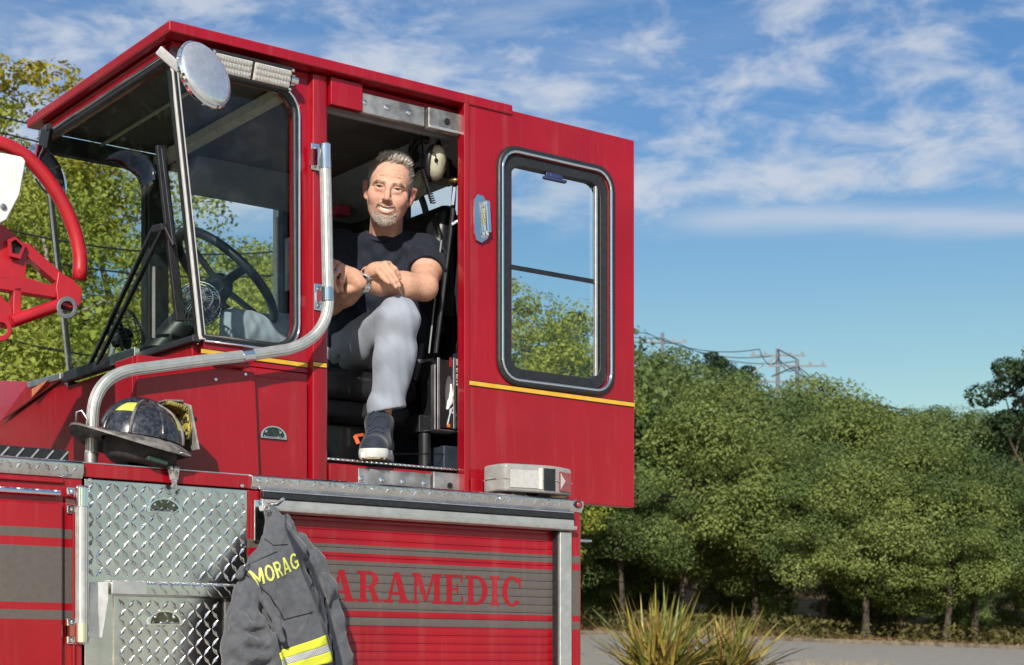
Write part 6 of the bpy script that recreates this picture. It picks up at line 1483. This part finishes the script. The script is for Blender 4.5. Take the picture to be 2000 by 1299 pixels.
# mouth: raised muzzle, lips, opening
hell((0, .066, -.066), (.034, .026, .022), .016)
mp = [(-.0320, .069, -.0548), (-.020, .085, -.0600), (-.009, .0925, -.0630), (0, .0938, -.0628), (.009, .0925, -.0630), (.020, .085, -.0600), (.0320, .069, -.0548)]
ml = [(-.0320, .069, -.0555), (-.021, .080, -.0712), (-.0105, .0872, -.0800), (0, .0888, -.0815), (.0105, .0872, -.0800), (.021, .080, -.0712), (.0320, .069, -.0555)]
for a, b in zip(mp[:-1], mp[1:]): hcap(a, b, .0026, .0026, .004)
for a, b in zip(ml[:-1], ml[1:]): hcap(a, b, .0027, .0027, .004)
mid = [((a[0] + b[0]) / 2, (a[1] + b[1]) / 2 + .004, (a[2] + b[2]) / 2 + .0006) for a, b in zip(mp, ml)]; hr_ = [.0008, .0042, .0066, .0072, .0066, .0042, .0008]
for i in range(6): hcap(mid[i], mid[i + 1], hr_[i], hr_[i + 1], .001, cut=True)
# lids
for s in (-1, 1):
    ul = [(-.0150, .0800, -.0015), (-.008, .0866, .0034), (0, .0890, .0044), (.008, .0866, .0036), (.0150, .0790, -.0005)]
    ll = [(-.0150, .0800, -.0022), (-.008, .0852, -.0056), (0, .0870, -.0064), (.008, .0852, -.0056), (.0150, .0790, -.0018)]
    for L_ in (ul, ll):
        for a, b in zip(L_[:-1], L_[1:]): hcap((s * (.031 + a[0]), a[1] - .0018, a[2]), (s * (.031 + b[0]), b[1] - .0018, b[2]), .0023 if L_ is ul else .0017, .0023 if L_ is ul else .0017, .003)
    hell((s * .031, .0795, -.0115), (.013, .008, .004), .010)         # pouch below the eye
# forehead lines and crow's feet
for zz_ in (.036, .048, .059):
    for a, b in (((-.036, .074, zz_ - .003), (-.014, .088, zz_)), ((-.014, .088, zz_), (.014, .088, zz_)), ((.014, .088, zz_), (.036, .074, zz_ - .003))): hcap(a, b, .0011, .0011, .005, cut=True)
for s in (-1, 1):
    for dz in (-.006, 0, .005): hcap((s * .050, .068, -.003 + dz * .4), (s * .062, .050, -.004 + dz * 1.6), .0010, .0006, .004, cut=True)
# ears
for s in (-1, 1):
    hell((s * .0775, -.012, -.012), (.0085, .017, .031), .008); hcap((s * .0765, -.004, .012), (s * .086, -.020, .010), .006, .007, .006); hcap((s * .086, -.020, .010), (s * .084, -.020, -.014), .006, .005, .006)
    hcap((s * .084, -.020, -.014), (s * .074, -.004, -.040), .006, .006, .006); hell((s * .083, .002, -.008), (.004, .010, .013), .004, cut=True)
# neck and upper chest
nb = Q(752, 478, 5.83)
B.cap(Hd(0, -.030, -.045), nb, .054, .057, .03); B.cap(Hd(-.038, -.005, -.075), nb + [-.02, -.055, .0], .014, .012, .02); B.cap(Hd(.038, -.005, -.075), nb + [.02, -.055, .0], .014, .012, .02)
B.ell(Q(750, 530, 5.90), (.12, .065, .09), .04)
B.cap(nb + [0, .01, -.02], Q(812, 492, 5.87), .042, .036, .04); B.cap(nb + [0, .01, -.02], Q(684, 490, 5.91), .042, .036, .04)
# arms
sh_l, el_l, wr_l = Q(832, 497, 5.83), Q(829, 561, 5.625), Q(704, 551, 5.485)
B.chain([sh_l + [0, 0, -.012], (sh_l + el_l) / 2 + [.006, 0, 0], el_l], [.044, .050, .041], .03, .02)
fm = el_l * .66 + wr_l * .34 + [0, -.004, -.003]; fm2 = el_l * .30 + wr_l * .70
B.chain([el_l, fm, fm2, wr_l], [.043, .0445, .036, .0270], .02, .02)
sh_r, el_r, wr_r = Q(664, 490, 5.90), Q(643, 590, 5.63), Q(722, 541, 5.515)
B.chain([sh_r, el_r], [.05, .042], .02); B.chain([el_r, el_r * .6 + wr_r * .4, wr_r], [.044, .043, .0285], .015, .02)
# left hand hanging over the right forearm
kn = [Q(673, 531, 5.455), Q(665, 522, 5.45), Q(657, 516, 5.46), Q(651, 514, 5.475)]
for k_, w in zip(kn, (.015, .016, .016, .015)): B.cap(wr_l + [-.008, 0, 0], k_, .0235, .0125, .012)
B.ell((wr_l + kn[1]) / 2 + [0, .006, -.004], (.034, .018, .026), .014)
fing = [[kn[0], Q(667, 549, 5.43), Q(664, 562, 5.445), Q(667, 567, 5.455)], [kn[1], Q(650, 541, 5.425), Q(652, 560, 5.435), Q(658, 569, 5.45)], [kn[2], Q(641, 532, 5.435), Q(641, 556, 5.44), Q(647, 566, 5.455)], [kn[3], Q(634, 526, 5.46), Q(632, 547, 5.465), Q(637, 558, 5.475)]]
for f_, r_ in zip(fing, (.0092, .0098, .0100, .0095)): B.chain(f_, [r_ * 1.12, r_ * 1.06, r_ * .96, r_ * .84], .005, .004)
B.chain([wr_l + [-.012, .004, -.016], Q(682, 566, 5.475), Q(670, 575, 5.49), Q(661, 577, 5.50)], [.017, .0135, .011, .009], .010, .005)     # thumb underneath
# right hand lying on the left forearm
rk = [Q(739, 530, 5.448), Q(745, 522, 5.443), Q(752, 517, 5.45), Q(759, 517, 5.465)]
for k_ in rk: B.cap(wr_r + [.0, -.02, .004], k_, .0215, .0120, .012)
B.ell((wr_r + rk[1]) / 2 + [.004, -.012, .006], (.030, .020, .022), .014)
rf = [[rk[0], Q(747, 541, 5.432), Q(754, 548, 5.430), Q(759, 552, 5.432)], [rk[1], Q(758, 538, 5.428), Q(768, 552, 5.428), Q(773, 560, 5.432)], [rk[2], Q(766, 533, 5.438), Q(774, 548, 5.442), Q(779, 558, 5.446)], [rk[3], Q(771, 526, 5.462), Q(777, 535, 5.470), Q(780, 543, 5.476)]]
for f_, r_ in zip(rf, (.0088, .0094, .0096, .0088)): B.chain(f_, [r_ * 1.12, r_ * 1.06, r_ * .98, r_ * .84], .004, .003)
B.chain([wr_r + [.004, -.012, .012], Q(742, 536, 5.475), Q(756, 541, 5.475)], [.015, .011, .009], .008, .004)
# bare shin and ankle of the raised leg, joined up to the trunk inside the clothes
kn_l = Q(779, 622, 5.515); an_l = Q(741, 818, 5.565); hip_l = Q(686, 690, 5.93)
B.chain([Q(750, 520, 5.88), Q(710, 640, 5.94), hip_l], [.09, .09, .07], .03, .03); B.chain([hip_l, kn_l], [.07, .045], .02); B.chain([kn_l, kn_l * .35 + an_l * .65 + [0, .012, 0], an_l, Q(736, 872, 5.53)], [.040, .037, .033, .030], .02, .02)
V, F = B.mesh()
lo = ((V - H0) @ RH) / HS; x, y, z = lo.T
T = np.tile(np.array([.64, .375, .275]), (len(V), 1))
def blend(w, c): 
    global T
    w = np.clip(w, 0, 1)[:, None]; T = T * (1 - w) + np.array(c) * w
def blob(cx, cy, cz, r, k=1.): return np.exp(-(((x - cx) ** 2 + (y - cy) ** 2 + (z - cz) ** 2) / r ** 2)) * k
head = (z > -.14) & (np.abs(x) < .1)
arm = (V[:, 2] < Q(750, 505, 5.6)[2]); blend(arm * .55, (.60, .315, .20))
for s in (-1, 1):
    blend(blob(s * .042, .07, -.035, .022, .5), (.60, .24, .18)); blend(head * (np.abs(x) > .0735) * (y < .03) * (z < .03) * .75, (.68, .29, .22))
    blend(blob(s * .031, .083, -.012, .010, .35), (.46, .23, .17)); blend(blob(s * .031, .085, .008, .009, .5), (.38, .20, .15))
blend(blob(0, .112, -.036, .014, .5), (.60, .25, .19))
def near_path(P_, r):
    d = np.full(len(V), 9.)
    for a, b in zip(P_[:-1], P_[1:]):
        a, b = np.array(a), np.array(b); ba = b - a; t = np.clip(((lo - a) @ ba) / (ba @ ba), 0, 1); d = np.minimum(d, np.linalg.norm(lo - a - t[:, None] * ba, axis=1))
    return np.clip((r - d) / (r * .35), 0, 1)
# brows, moustache, goatee tone under the hairs
for s in (-1, 1): blend(near_path([(s * .013, .094, .0140), (s * .034, .092, .0170), (s * .050, .073, .010)], .0075) * .28, (.34, .21, .15))
mous = near_path([(-.033, .072, -.068), (-.023, .088, -.0555), (0, .097, -.0525), (.023, .088, -.0555), (.033, .072, -.068)], .0085) * (z > -.072)
goat = np.clip(near_path([(-.031, .064, -.076), (-.030, .068, -.098), (-.012, .080, -.114), (.012, .080, -.114), (.030, .068, -.098), (.031, .064, -.076)], .0135) + near_path([(-.012, .084, -.094), (.012, .084, -.094)], .012), 0, 1) * (z < -.066) * (y > .02)
blend(mous * .60, (.36, .24, .18)); blend(goat * .42, (.64, .52, .46))
blend(near_path(mp, .0052) * (z < -.0615), (.56, .20, .17)); blend(near_path(ml, .0050) * .8, (.60, .27, .22))
blend((near_path(mid, .0105) > .3) * (y < .081) * (np.abs(x) < .015) * .95, (.12, .04, .04)); blend((near_path(mid[1:-1], .005) > .3) * .8, (.16, .06, .05))
for s in (-1, 1):
    blend(near_path([(s * (.031 + a), b - .0012, c - .0008) for a, b, c in ul], .0026) * .85, (.07, .04, .03)); blend(near_path([(s * (.031 + a), b - .003, c) for a, b, c in ll], .0022) * .4, (.30, .15, .11))
def hairline(x, y): return .0835 + .95 * (np.minimum(y, .075) - .062) + .010 * np.exp(-((np.abs(x) - .038) / .014) ** 2) - .006 * np.exp(-(x / .02) ** 2)
jit = .0035 * np.sin(x * 300 + y * 90) + .0025 * np.sin(x * 710 + 1.3) + .003 * rng.standard_normal(len(x))
scalp = ((z > hairline(x, y) + jit) | ((np.abs(x) > .058) & (y < .034 + .30 * z) & (z > -.026))) & (z > -.035) & (y < .082) & head & ~((np.abs(x) > .0765) & (z < .03))
blend(scalp * .85, (.22, .18, .155)); blend((scalp & (z < .05)) * .6, (.33, .31, .295))
for s in (-1, 1): blend(near_path([(s * .071, .020, .020), (s * .0705, .020, -.020)], .010) * .75, (.34, .31, .29))
# ring of nails
for f_ in rf + fing[:2]:
    d = np.linalg.norm(V - (f_[-1] + [.0, -.006, .002]), axis=1); blend((d < .0062) * .6, (.70, .46, .38))
m_skin = attr_mat('skin', .58, .16, .45, 420, spec=.32)
C4 = np.concatenate([T, np.ones((len(T), 1))], 1)
body = npmesh('body', toW(V), F, m_skin, man, attrs={'tint': ('POINT', 'FLOAT_COLOR', C4)})
print('body', len(V))
# ---- eyes and teeth
def hW(x, y, z): return toW1(Hd(x, y, z))
m_iris = simple('grey_green_iris', (.04, .046, .036), .2, coat=1.); m_white = simple('eye_white', (.40, .36, .33), .2, coat=1., var=.04); m_pup = simple('pupil', (.006, .006, .006), .1, coat=1.)
for s in (-1, 1):
    c = np.array((s * .031, .0738, -.0008)); mb = MB(); gz = nrm_((0, 1, .0)); a1 = nrm_(np.cross(gz, (0, 0, 1))); a2 = np.cross(a1, gz); n = 20; rings = [0, .13, .26, .40, .54, .66, .75, 1.0, 1.3, 1.6]
    vs = []; fs = []; mi = []
    for i, th in enumerate(rings):
        for k in range(n):
            t = 2 * math.pi * k / n; p = c + .0128 * (gz * math.cos(th) + (a1 * math.cos(t) + a2 * math.sin(t)) * math.sin(max(th, .001))); vs.append(hW(*p))
    for i in range(len(rings) - 1):
        for k in range(n): mb_i = 2 if i < 2 else 1 if i < 4 else 0; fs.append((i * n + k, i * n + (k + 1) % n, (i + 1) * n + (k + 1) % n, (i + 1) * n + k)); mi.append(mb_i)
    mb.v = [tuple(v) for v in vs]; mb.f = fs; mb.mi = mi; mb.build('eye', [m_white, m_iris, m_pup], man, smooth=True)
m_tooth = simple('teeth', (.80, .76, .68), .25, coat=.5, var=.04)
mb = MB()
for i in range(10):
    t = (i - 4.5) / 4.5; xx = t * .0240; w = .00255; yy = .0872 - 15 * xx * xx; h = .0066 * (1 - .40 * t * t); zc = -.0640 - h + 7 * xx * xx
    a = hW(xx, yy, zc); mb.obox(a, (hW(xx + w, yy - 30 * xx * w, zc) - a), (hW(xx, yy + .0022, zc) - a), (hW(xx, yy, zc + h) - a))
mb.build('teeth', m_tooth, man, bevel=.0008)
# ---- hair, brows, moustache, goatee as tapered strands
gh = np.random.default_rng(21)
me_ = body.data; nv = np.empty(len(V) * 3, np.float32); me_.vertices.foreach_get('normal', nv); NW = nv.reshape(-1, 3)
Nl = np.stack([.8 * NW[:, 0] - .6 * NW[:, 1], .6 * NW[:, 0] + .8 * NW[:, 1], NW[:, 2]], -1) @ RH       # normals in head axes
def strands(name, idx, n, length, dirfn, rad, cols, curl=.25, out=.6):
    pick = gh.choice(idx, n); P0 = lo[pick] + gh.normal(0, .0008, (n, 3)) - Nl[pick] * .001; Nn = Nl[pick]; D = np.array([dirfn(p) for p in P0]) + gh.normal(0, curl, (n, 3)); D /= np.linalg.norm(D, axis=1)[:, None]
    Ls = length(P0) * gh.uniform(.6, 1.25, n); P1 = P0 + (Nn * out + D * (1 - out)) * (Ls * .5)[:, None]; P2 = P1 + (Nn * out * .45 + D * (1 - out * .45)) * (Ls * .55)[:, None]
    side = np.cross(D, Nn); side /= np.linalg.norm(side, axis=1)[:, None] + 1e-9; r = rad
    vs = []; 
    for Pk, rk_ in ((P0, r), (P1, r * .85)):
        vs += [Pk + side * rk_, Pk - side * rk_ * .5 + Nn * rk_ * .87, Pk - side * rk_ * .5 - Nn * rk_ * .87]
    vs.append(P2); A = np.stack(vs, 1)           # n,7,3
    tri = np.array([(0, 1, 4), (0, 4, 3), (1, 2, 5), (1, 5, 4), (2, 0, 3), (2, 3, 5), (3, 4, 6), (4, 5, 6), (5, 3, 6)])
    Fs = (np.arange(n)[:, None, None] * 7 + tri[None]).reshape(-1, 3); Lc = A.reshape(-1, 3); Vw = toW((H0 + HS * (Lc @ RH.T)))
    c = cols(P0); c = c * gh.uniform(.6, 1.35, (n, 1)); c = np.repeat(c, 7, 0)
    tip = np.tile(np.array([.85, .85, .85, 1, 1, 1, 1.25]), n)[:, None]; c = np.clip(c * tip, 0, 1)
    o = npmesh(name, Vw, Fs, m_hair, man, smooth=True, attrs={'tint': ('POINT', 'FLOAT_COLOR', np.concatenate([c, np.ones((len(c), 1))], 1))}); return o
m_hair = attr_mat('hair', .42, spec=.5)
ids = np.where(scalp)[0]; topm = lo[ids][:, 2] > .078 - .35 * np.maximum(0, -lo[ids][:, 1]) * 0
top_i = ids[(lo[ids][:, 2] > .080) & (np.abs(lo[ids][:, 0]) < .058)]; side_i = ids[~((lo[ids][:, 2] > .086) & (np.abs(lo[ids][:, 0]) < .055))]
strands('hair', side_i, 5200, lambda p: np.where(p[:, 2] > .05, .012, .008), lambda p: (np.sign(p[0]) * .2, -.5, -.75 if p[2] < .05 else .5), .00085, lambda p: np.where((p[:, 2] > .055)[:, None], np.array([[.44, .38, .335]]), np.array([[.62, .60, .58]])), .3, .30)
tuft = gh.normal(0, .9, (60, 3)); 
def topdir(p):
    k = int((p[0] * 90 + 7) * 3 + (p[1] * 70)) % 60; return np.array((.55 + .35 * tuft[k][0], .35 + .3 * tuft[k][1], .85))
strands('hair', top_i, 1900, lambda p: .013 + .017 * np.clip((p[:, 1] + .02) / .08, 0, 1), topdir, .0011, lambda p: np.array([[.56, .47, .41]]) * (1 + 1.0 * (gh.random((len(p), 1)) > .55)), .30, .30)
mi_ = np.where((mous > .35) & (z > -.0635 - 40 * x * x * .0 - .012 * (np.abs(x) > .02)))[0]; mi_ = mi_[np.abs(x[mi_]) < .031]; mi_ = mi_[z[mi_] > -.0605 - .02 * (np.abs(x[mi_]) > .022)]; strands('moustache', mi_, 560, lambda p: np.full(len(p), .0055), lambda p: (np.sign(p[0]) * .75, .2, -.8), .0005, lambda p: np.array([[.27, .18, .135]]) * (1 + .8 * (gh.random((len(p), 1)) > .75)), .25, .25)
gi = np.where((goat > .3) & (z < -.0885 + .016 * (np.abs(x) > .022)))[0]; gi = gi[np.abs(x[gi]) < .038]; strands('goatee', gi, 900, lambda p: np.full(len(p), .0075), lambda p: (p[0] * 6, .25, -.9), .0006, lambda p: np.array([[.84, .77, .71]]) * (1 - .45 * (gh.random((len(p), 1)) > .72)), .25, .3)
for s in (-1, 1):
    bi = np.where(near_path([(s * .014, .094, .0140), (s * .034, .092, .0170), (s * .049, .073, .010)], .0042) > .3)[0]; strands('eyebrow', bi, 150, lambda p: np.full(len(p), .0055), lambda p: (s * .9, .1, .25), .0005, lambda p: np.array([[.32, .22, .155]]), .18, .2)
# ---- T-shirt
Sh = SDF(Q(590, 720, 5.45) - [.05, 0, .03], Q(880, 430, 6.15) + [.03, .05, .05], .0042)
ch = Q(748, 545, 5.89); ab = Q(712, 650, 5.95)
Sh.ell(ch, (.195, .118, .155), .02); Sh.ell(ab, (.170, .120, .14), .05); Sh.cap(Q(735, 590, 5.90), Q(690, 700, 5.97), .14, .15, .05)
Sh.cap(nb + [-.005, .012, -.034], Q(818, 492, 5.855), .064, .064, .045); Sh.cap(nb + [-.005, .012, -.034], Q(676, 490, 5.90), .064, .064, .045)
d_ = nrm_(el_l - sh_l); hem = sh_l + (el_l - sh_l) * .60
Sh.chain([sh_l + [.002, 0, -.004], hem + [.004, -.004, 0] + d_ * .06], [.067, .066], .03); Sh.cap(sh_r, el_r - (el_r - sh_r) * .35, .064, .060, .03)
Sh.ell(Q(812, 640, 5.93), (.075, .10, .17), .05)
Sh.cap(Q(790, 560, 5.86), Q(822, 640, 5.9), .07, .07, .05)
Sh.plane(hem + d_ * .0, d_, .004) if False else None
Sh.disp(lambda x, y, z: .0030 * np.sin(x * 42 + z * 58 + 2.2 * np.sin(z * 19 + x * 8)) + .0022 * np.sin(z * 88 - x * 50 + 2.5 * np.sin(x * 24)) + .0016 * np.sin(x * 120 + z * 60))
# open the sleeve hem: carve beyond it with a short wide capsule, then let the arm show
Sh.cap(hem + d_ * .062, hem + d_ * .16, .090, .095, .004, cut=True)
Sh.cap(hem + d_ * .030, hem + d_ * .075, .0545, .058, .004, cut=True)
NC = Q(751, 457, 5.825); Sh.ell(NC + [0, .015, -.035], (.092, .092, .050), .03)
Sh.cap(NC - [0, .01, .03], NC + [0, .02, .12], .0615, .068, .003, cut=True)             # neckline
cr = [NC + np.array([.0625 * math.cos(a), -.004 + .066 * math.sin(a), -.008 + .024 * math.sin(a) + .006 * math.cos(2 * a)]) for a in np.linspace(0, 2 * math.pi, 33)]
for a, b in zip(cr[:-1], cr[1:]): Sh.cap(a, b, .0085, .0085, .006)
Sh.cap(fm, fm2, .052, .045, .006, cut=True)
Vs, Fs = Sh.mesh()
m_tee, t_, b_ = nodemat('navy_jersey'); n_ = noise_of(t_, 25, 4); n2_ = noise_of(t_, 1400, 2); t_.links.new(mixcol(t_, rampf(t_, n_.outputs[0], .3, .7), (.005, .008, .018), (.010, .014, .029)), b_.inputs['Base Color']); b_.inputs['Roughness'].default_value = .85; b_.inputs['Sheen Weight'].default_value = .03; bump(t_, b_, n2_.outputs[0], .3, .0008)
tee = npmesh('t_shirt', toW(Vs), Fs, m_tee, man)
mb = MB(); mb.tube([toW1(p + (p - NC) * .16) for p in cr[:-1]], .0035, 8, True); mb.build('collar_rib', m_tee, man, smooth=True)
# ---- trousers
Tr = SDF(Q(415, 830, 5.35) - [.03, 0, .02], Q(840, 560, 6.15) + [.03, .05, .04], .0042)
hip_r = Q(650, 688, 5.99); kn_r = Q(462, 646, 5.70)
Tr.chain([hip_l + [0, .01, 0], (hip_l + kn_l) / 2 + [0, 0, -.012], kn_l], [.100, .086, .066], .03, .03)
hm = Q(754, 800, 5.575)
Tr.chain([kn_l, kn_l * .6 + hm * .4 + [.004, .006, 0], hm, hm + nrm_(hm - kn_l) * .05], [.066, .0635, .0555, .055], .02, .03)
Tr.chain([hip_r, (hip_r + kn_r) / 2 + [0, 0, .004], kn_r, kn_r + [-.03, .05, -.30]], [.10, .086, .068, .06], .04, .03)
Tr.cap(hip_l, hip_r, .105, .105, .04)
kx_ = kn_l
def fold(a, b, r, k=.012): Tr.cap(a, b, r, r * .5, k, cut=True)
fold(Q(728, 670, 5.44), Q(741, 625, 5.43), .006); fold(Q(736, 688, 5.44), Q(757, 648, 5.43), .004); fold(Q(700, 655, 5.56), Q(655, 740, 5.78), .005); fold(Q(668, 690, 5.80), Q(640, 745, 5.87), .006); fold(Q(733, 640, 5.44), Q(700, 672, 5.6), .005)
fold(Q(733, 700, 5.46), Q(800, 690, 5.44), .003, .014); fold(Q(800, 640, 5.43), Q(812, 680, 5.45), .004, .012); fold(Q(742, 760, 5.49), Q(775, 745, 5.48), .003, .014); fold(Q(728, 676, 5.44), Q(738, 700, 5.46), .008)
Tr.disp(lambda x, y, z: .0009 * (1 - np.abs(np.sin(z * 34 + x * 30 + 1.6 * np.sin(x * 21 + z * 9)))) ** 3 + .0017 * np.sin(x * 55 + z * 45 + y * 30 + 2. * np.sin(z * 22)) + .0014 * np.sin(z * 75 - x * 60 + 2.5 * np.sin(x * 26 + y * 20)) + .001 * np.sin(x * 150 + y * 80 + z * 50))
dd = nrm_(hm - kn_l); Tr.cap(hm + dd * .020, hm + dd * .10, .085, .085, .003, cut=True) if False else None
hx_ = Tr.sub(hm - [.12, .12, .16], hm + [.12, .12, .12]); sl_, gx_, gy_, gz_ = hx_
cn = nrm_((.20, .10, -1.)); pl = (gx_ - hm[0]) * cn[0] + (gy_ - hm[1]) * cn[1] + (gz_ - hm[2]) * cn[2] - .004
Tr.v[sl_] = np.maximum(Tr.v[sl_], pl.astype(np.float32))
Tr.cap(hm - dd * .022, hm + dd * .09, .0455, .0485, .003, cut=True)
Vt_, Ft_ = Tr.mesh()
m_trs, t_, b_ = nodemat('pale_grey_chino'); n_ = noise_of(t_, 8, 4); n2_ = noise_of(t_, 1200, 2, vec=(1, 1, .4)); t_.links.new(mixcol(t_, rampf(t_, n_.outputs[0], .3, .7), (.27, .30, .36), (.34, .37, .435)), b_.inputs['Base Color']); b_.inputs['Roughness'].default_value = .85; b_.inputs['Sheen Weight'].default_value = .15; bump(t_, b_, n2_.outputs[0], .3, .0008)
npmesh('trousers', toW(Vt_), Ft_, m_trs, man)
# ---- shoe on the sill
toe = Q(727, 886, 5.40); heel = Q(745, 893, 5.64); toe[2] = .690; heel[2] = .702; ax_ = nrm_(toe - heel); wd = nrm_(np.cross(ax_, (0, 0, 1))); upv = np.cross(wd, ax_)
Sx = SDF(np.minimum(toe, heel) - [.10, .10, .07], np.maximum(toe, heel) + [.10, .06, .17], .0026)
mid_ = (toe + heel) / 2
Sx.chain([heel + upv * .028, mid_ + upv * .030, toe - ax_ * .035 + upv * .020], [.038, .043, .041], .012, .02)
Sx.cap(toe - ax_ * .05 + upv * .014 + wd * .010, toe - ax_ * .05 + upv * .014 - wd * .010, .034, .034, .02)
Sx.chain([heel + upv * .05, an_l + [0, 0, -.018]], [.040, .043], .02); Sx.cap(mid_ + upv * .048, an_l + [0, -.012, -.016], .034, .040, .03)
Sx.plane(mid_ + upv * .006, -upv, .003)
Sx.cap(an_l + [0, 0, -.008], an_l + [0, 0, .05], .0345, .037, .004, cut=True)
Vx, Fx = Sx.mesh(); shoe = npmesh('shoe', toW(Vx), Fx, simple('navy_suede', (.012, .018, .034), .8, var=.35, nscale=40, bmp=.4, bscale=500, sheen=.2), man)
Ss = SDF(np.minimum(toe, heel) - [.10, .10, .06], np.maximum(toe, heel) + [.10, .06, .06], .0024)
Ss.chain([heel + ax_ * .002, mid_, toe - ax_ * .040], [.042, .047, .049], .01, .02)
Ss.plane(mid_ + upv * .016, upv, .002); Ss.plane(mid_ - upv * .016, -upv, .003)
Vx, Fx = Ss.mesh(); npmesh('sole', toW(Vx), Fx, simple('white_rubber_sole', (.62, .61, .57), .6, var=.1), shoe)
mb = MB()
for i in range(9):
    q = toe - ax_ * (.0 + .016 * i) - upv * .0165; hw = .040 if i else .026; mb.bar(toW1(q - wd * hw), toW1(q + wd * hw), .006, .005, (0, 0, 1))
mb.build('outsole_tread', simple('tan_outsole', (.36, .28, .17), .8), shoe)
bvs = bvh_of([shoe]); mb = MB()
def on_shoe(p, off=.002):
    w = toW1(p); h = bvs.ray_cast(w, toW1(p - upv) - w); return (h[0] + h[1] * off) if h[0] else w
for i in range(6):
    c = toe - ax_ * (.085 + .017 * i) + upv * .2; a = [on_shoe(c + wd * t + ax_ * .004 * math.sin(t * 60), .0022) for t in np.linspace(-.024, .024, 9)]; mb.tube(a, .0024, 6)
for sgn in (-1, 1):
    mb.tube([on_shoe(toe - ax_ * (.17) + upv * .2, .004), on_shoe(toe - ax_ * .15 + upv * .2 + wd * .02 * sgn, .010), on_shoe(toe - ax_ * .12 + upv * .2 + wd * .032 * sgn, .004)], .0022, 6)
mb.build('laces', simple('navy_lace', (.03, .04, .075), .8), shoe, smooth=True)
mb = MB(); mb.bar(toW1(Q(693, 851, 5.52)), toW1(Q(700, 867, 5.52)), .014, .004, (0, -1, 0)); mb.bar(toW1(Q(693, 852, 5.52)), toW1(Q(710, 849, 5.55)), .010, .004, (0, -1, 0)); mb.build('pull_tab', simple('orange_pull_tab', (.80, .13, .04), .6), shoe, bevel=.001)
mb = MB(); q = toW1(toe + ax_ * .010 - wd * .03 + upv * .002); q2 = toW1(Q(709, 889, 5.37)); mb.obox(q2, Vector((.8, -.6, 0)) * .007, Vector((.6, .8, 0)) * .002, (0, 0, .008)); mb.build('sole_patch', M['white'], shoe, bevel=.001)
# ---- watch and ring
wa = nrm_(wr_l - el_l); wc_ = wr_l - wa * .012 + np.array([0, 0, .0]); e1 = nrm_(np.cross(wa, (0, 1, 0))); 
if e1[2] < 0: e1 = -e1
e2 = np.cross(wa, e1); e2 = e2 if e2[1] < 0 else -e2
mb = MB(); n = 26; RW = .0315
for k in range(n):
    t = 2 * math.pi * k / n; t1_ = 2 * math.pi * (k + 1) / n; tm = (t + t1_) / 2
    rad = e1 * math.cos(tm) + e2 * math.sin(tm); tg = -e1 * math.sin(tm) + e2 * math.cos(tm)
    for j in (-1, 0, 1):
        c = wc_ + rad * RW + wa * j * .0062 + tg * (.0018 if j else -.0018)
        a, b, d3 = [toW1(c + vv) - toW1(c) for vv in (wa * .0029, tg * .0034, rad * .0013)]
        mb.obox(toW1(c), a, b, d3)
wat = mb.build('wrist_watch', M['chrome'], man, bevel=.0006)
fa = .95; rad = e1 * math.cos(fa) + e2 * math.sin(fa); fc = wc_ + rad * (RW + .0005); axw = toW1(fc + rad) - toW1(fc)
mb = MB(); mb.lathe([(.016, -.002), (.0205, .0), (.0205, .006), (.0175, .009), (.0165, .009)], toW1(fc), axw, 28); mb.build('watch_case', M['chrome'], wat, smooth='auto')
mb = MB(); mb.lathe([(.0168, .0075), (.0168, .0086)], toW1(fc), axw, 28); mb.build('dial', simple('navy_dial', (.008, .010, .020), .12, coat=1.), wat)
mb = MB()
for k in range(12):
    t = k * math.pi / 6; aa = wa * math.cos(t) + np.cross(rad, wa) * math.sin(t); mb.bar(toW1(fc + rad * .0089 + aa * .0125), toW1(fc + rad * .0089 + aa * .0152), .0014, .0006, axw)
for aa, L_ in ((wa * .5 + np.cross(rad, wa) * .85, .011), (wa * .95 - np.cross(rad, wa) * .3, .008)): mb.bar(toW1(fc + rad * .0089), toW1(fc + rad * .0089 + aa * L_), .0013, .0006, axw)
mb.build('dial_marks', M['white'], wat)
f_ = fing[1]; c = f_[0] * .45 + f_[1] * .55; ax3 = nrm_(f_[1] - f_[0])
mb = MB(); mb.lathe([(.0102, -.003), (.0114, -.0035), (.0118, 0), (.0114, .0035), (.0102, .003)], toW1(c), toW1(c + ax3) - toW1(c), 24); mb.build('ring', simple('grey_tungsten', (.45, .44, .50), .2, 1.), man, smooth='auto')
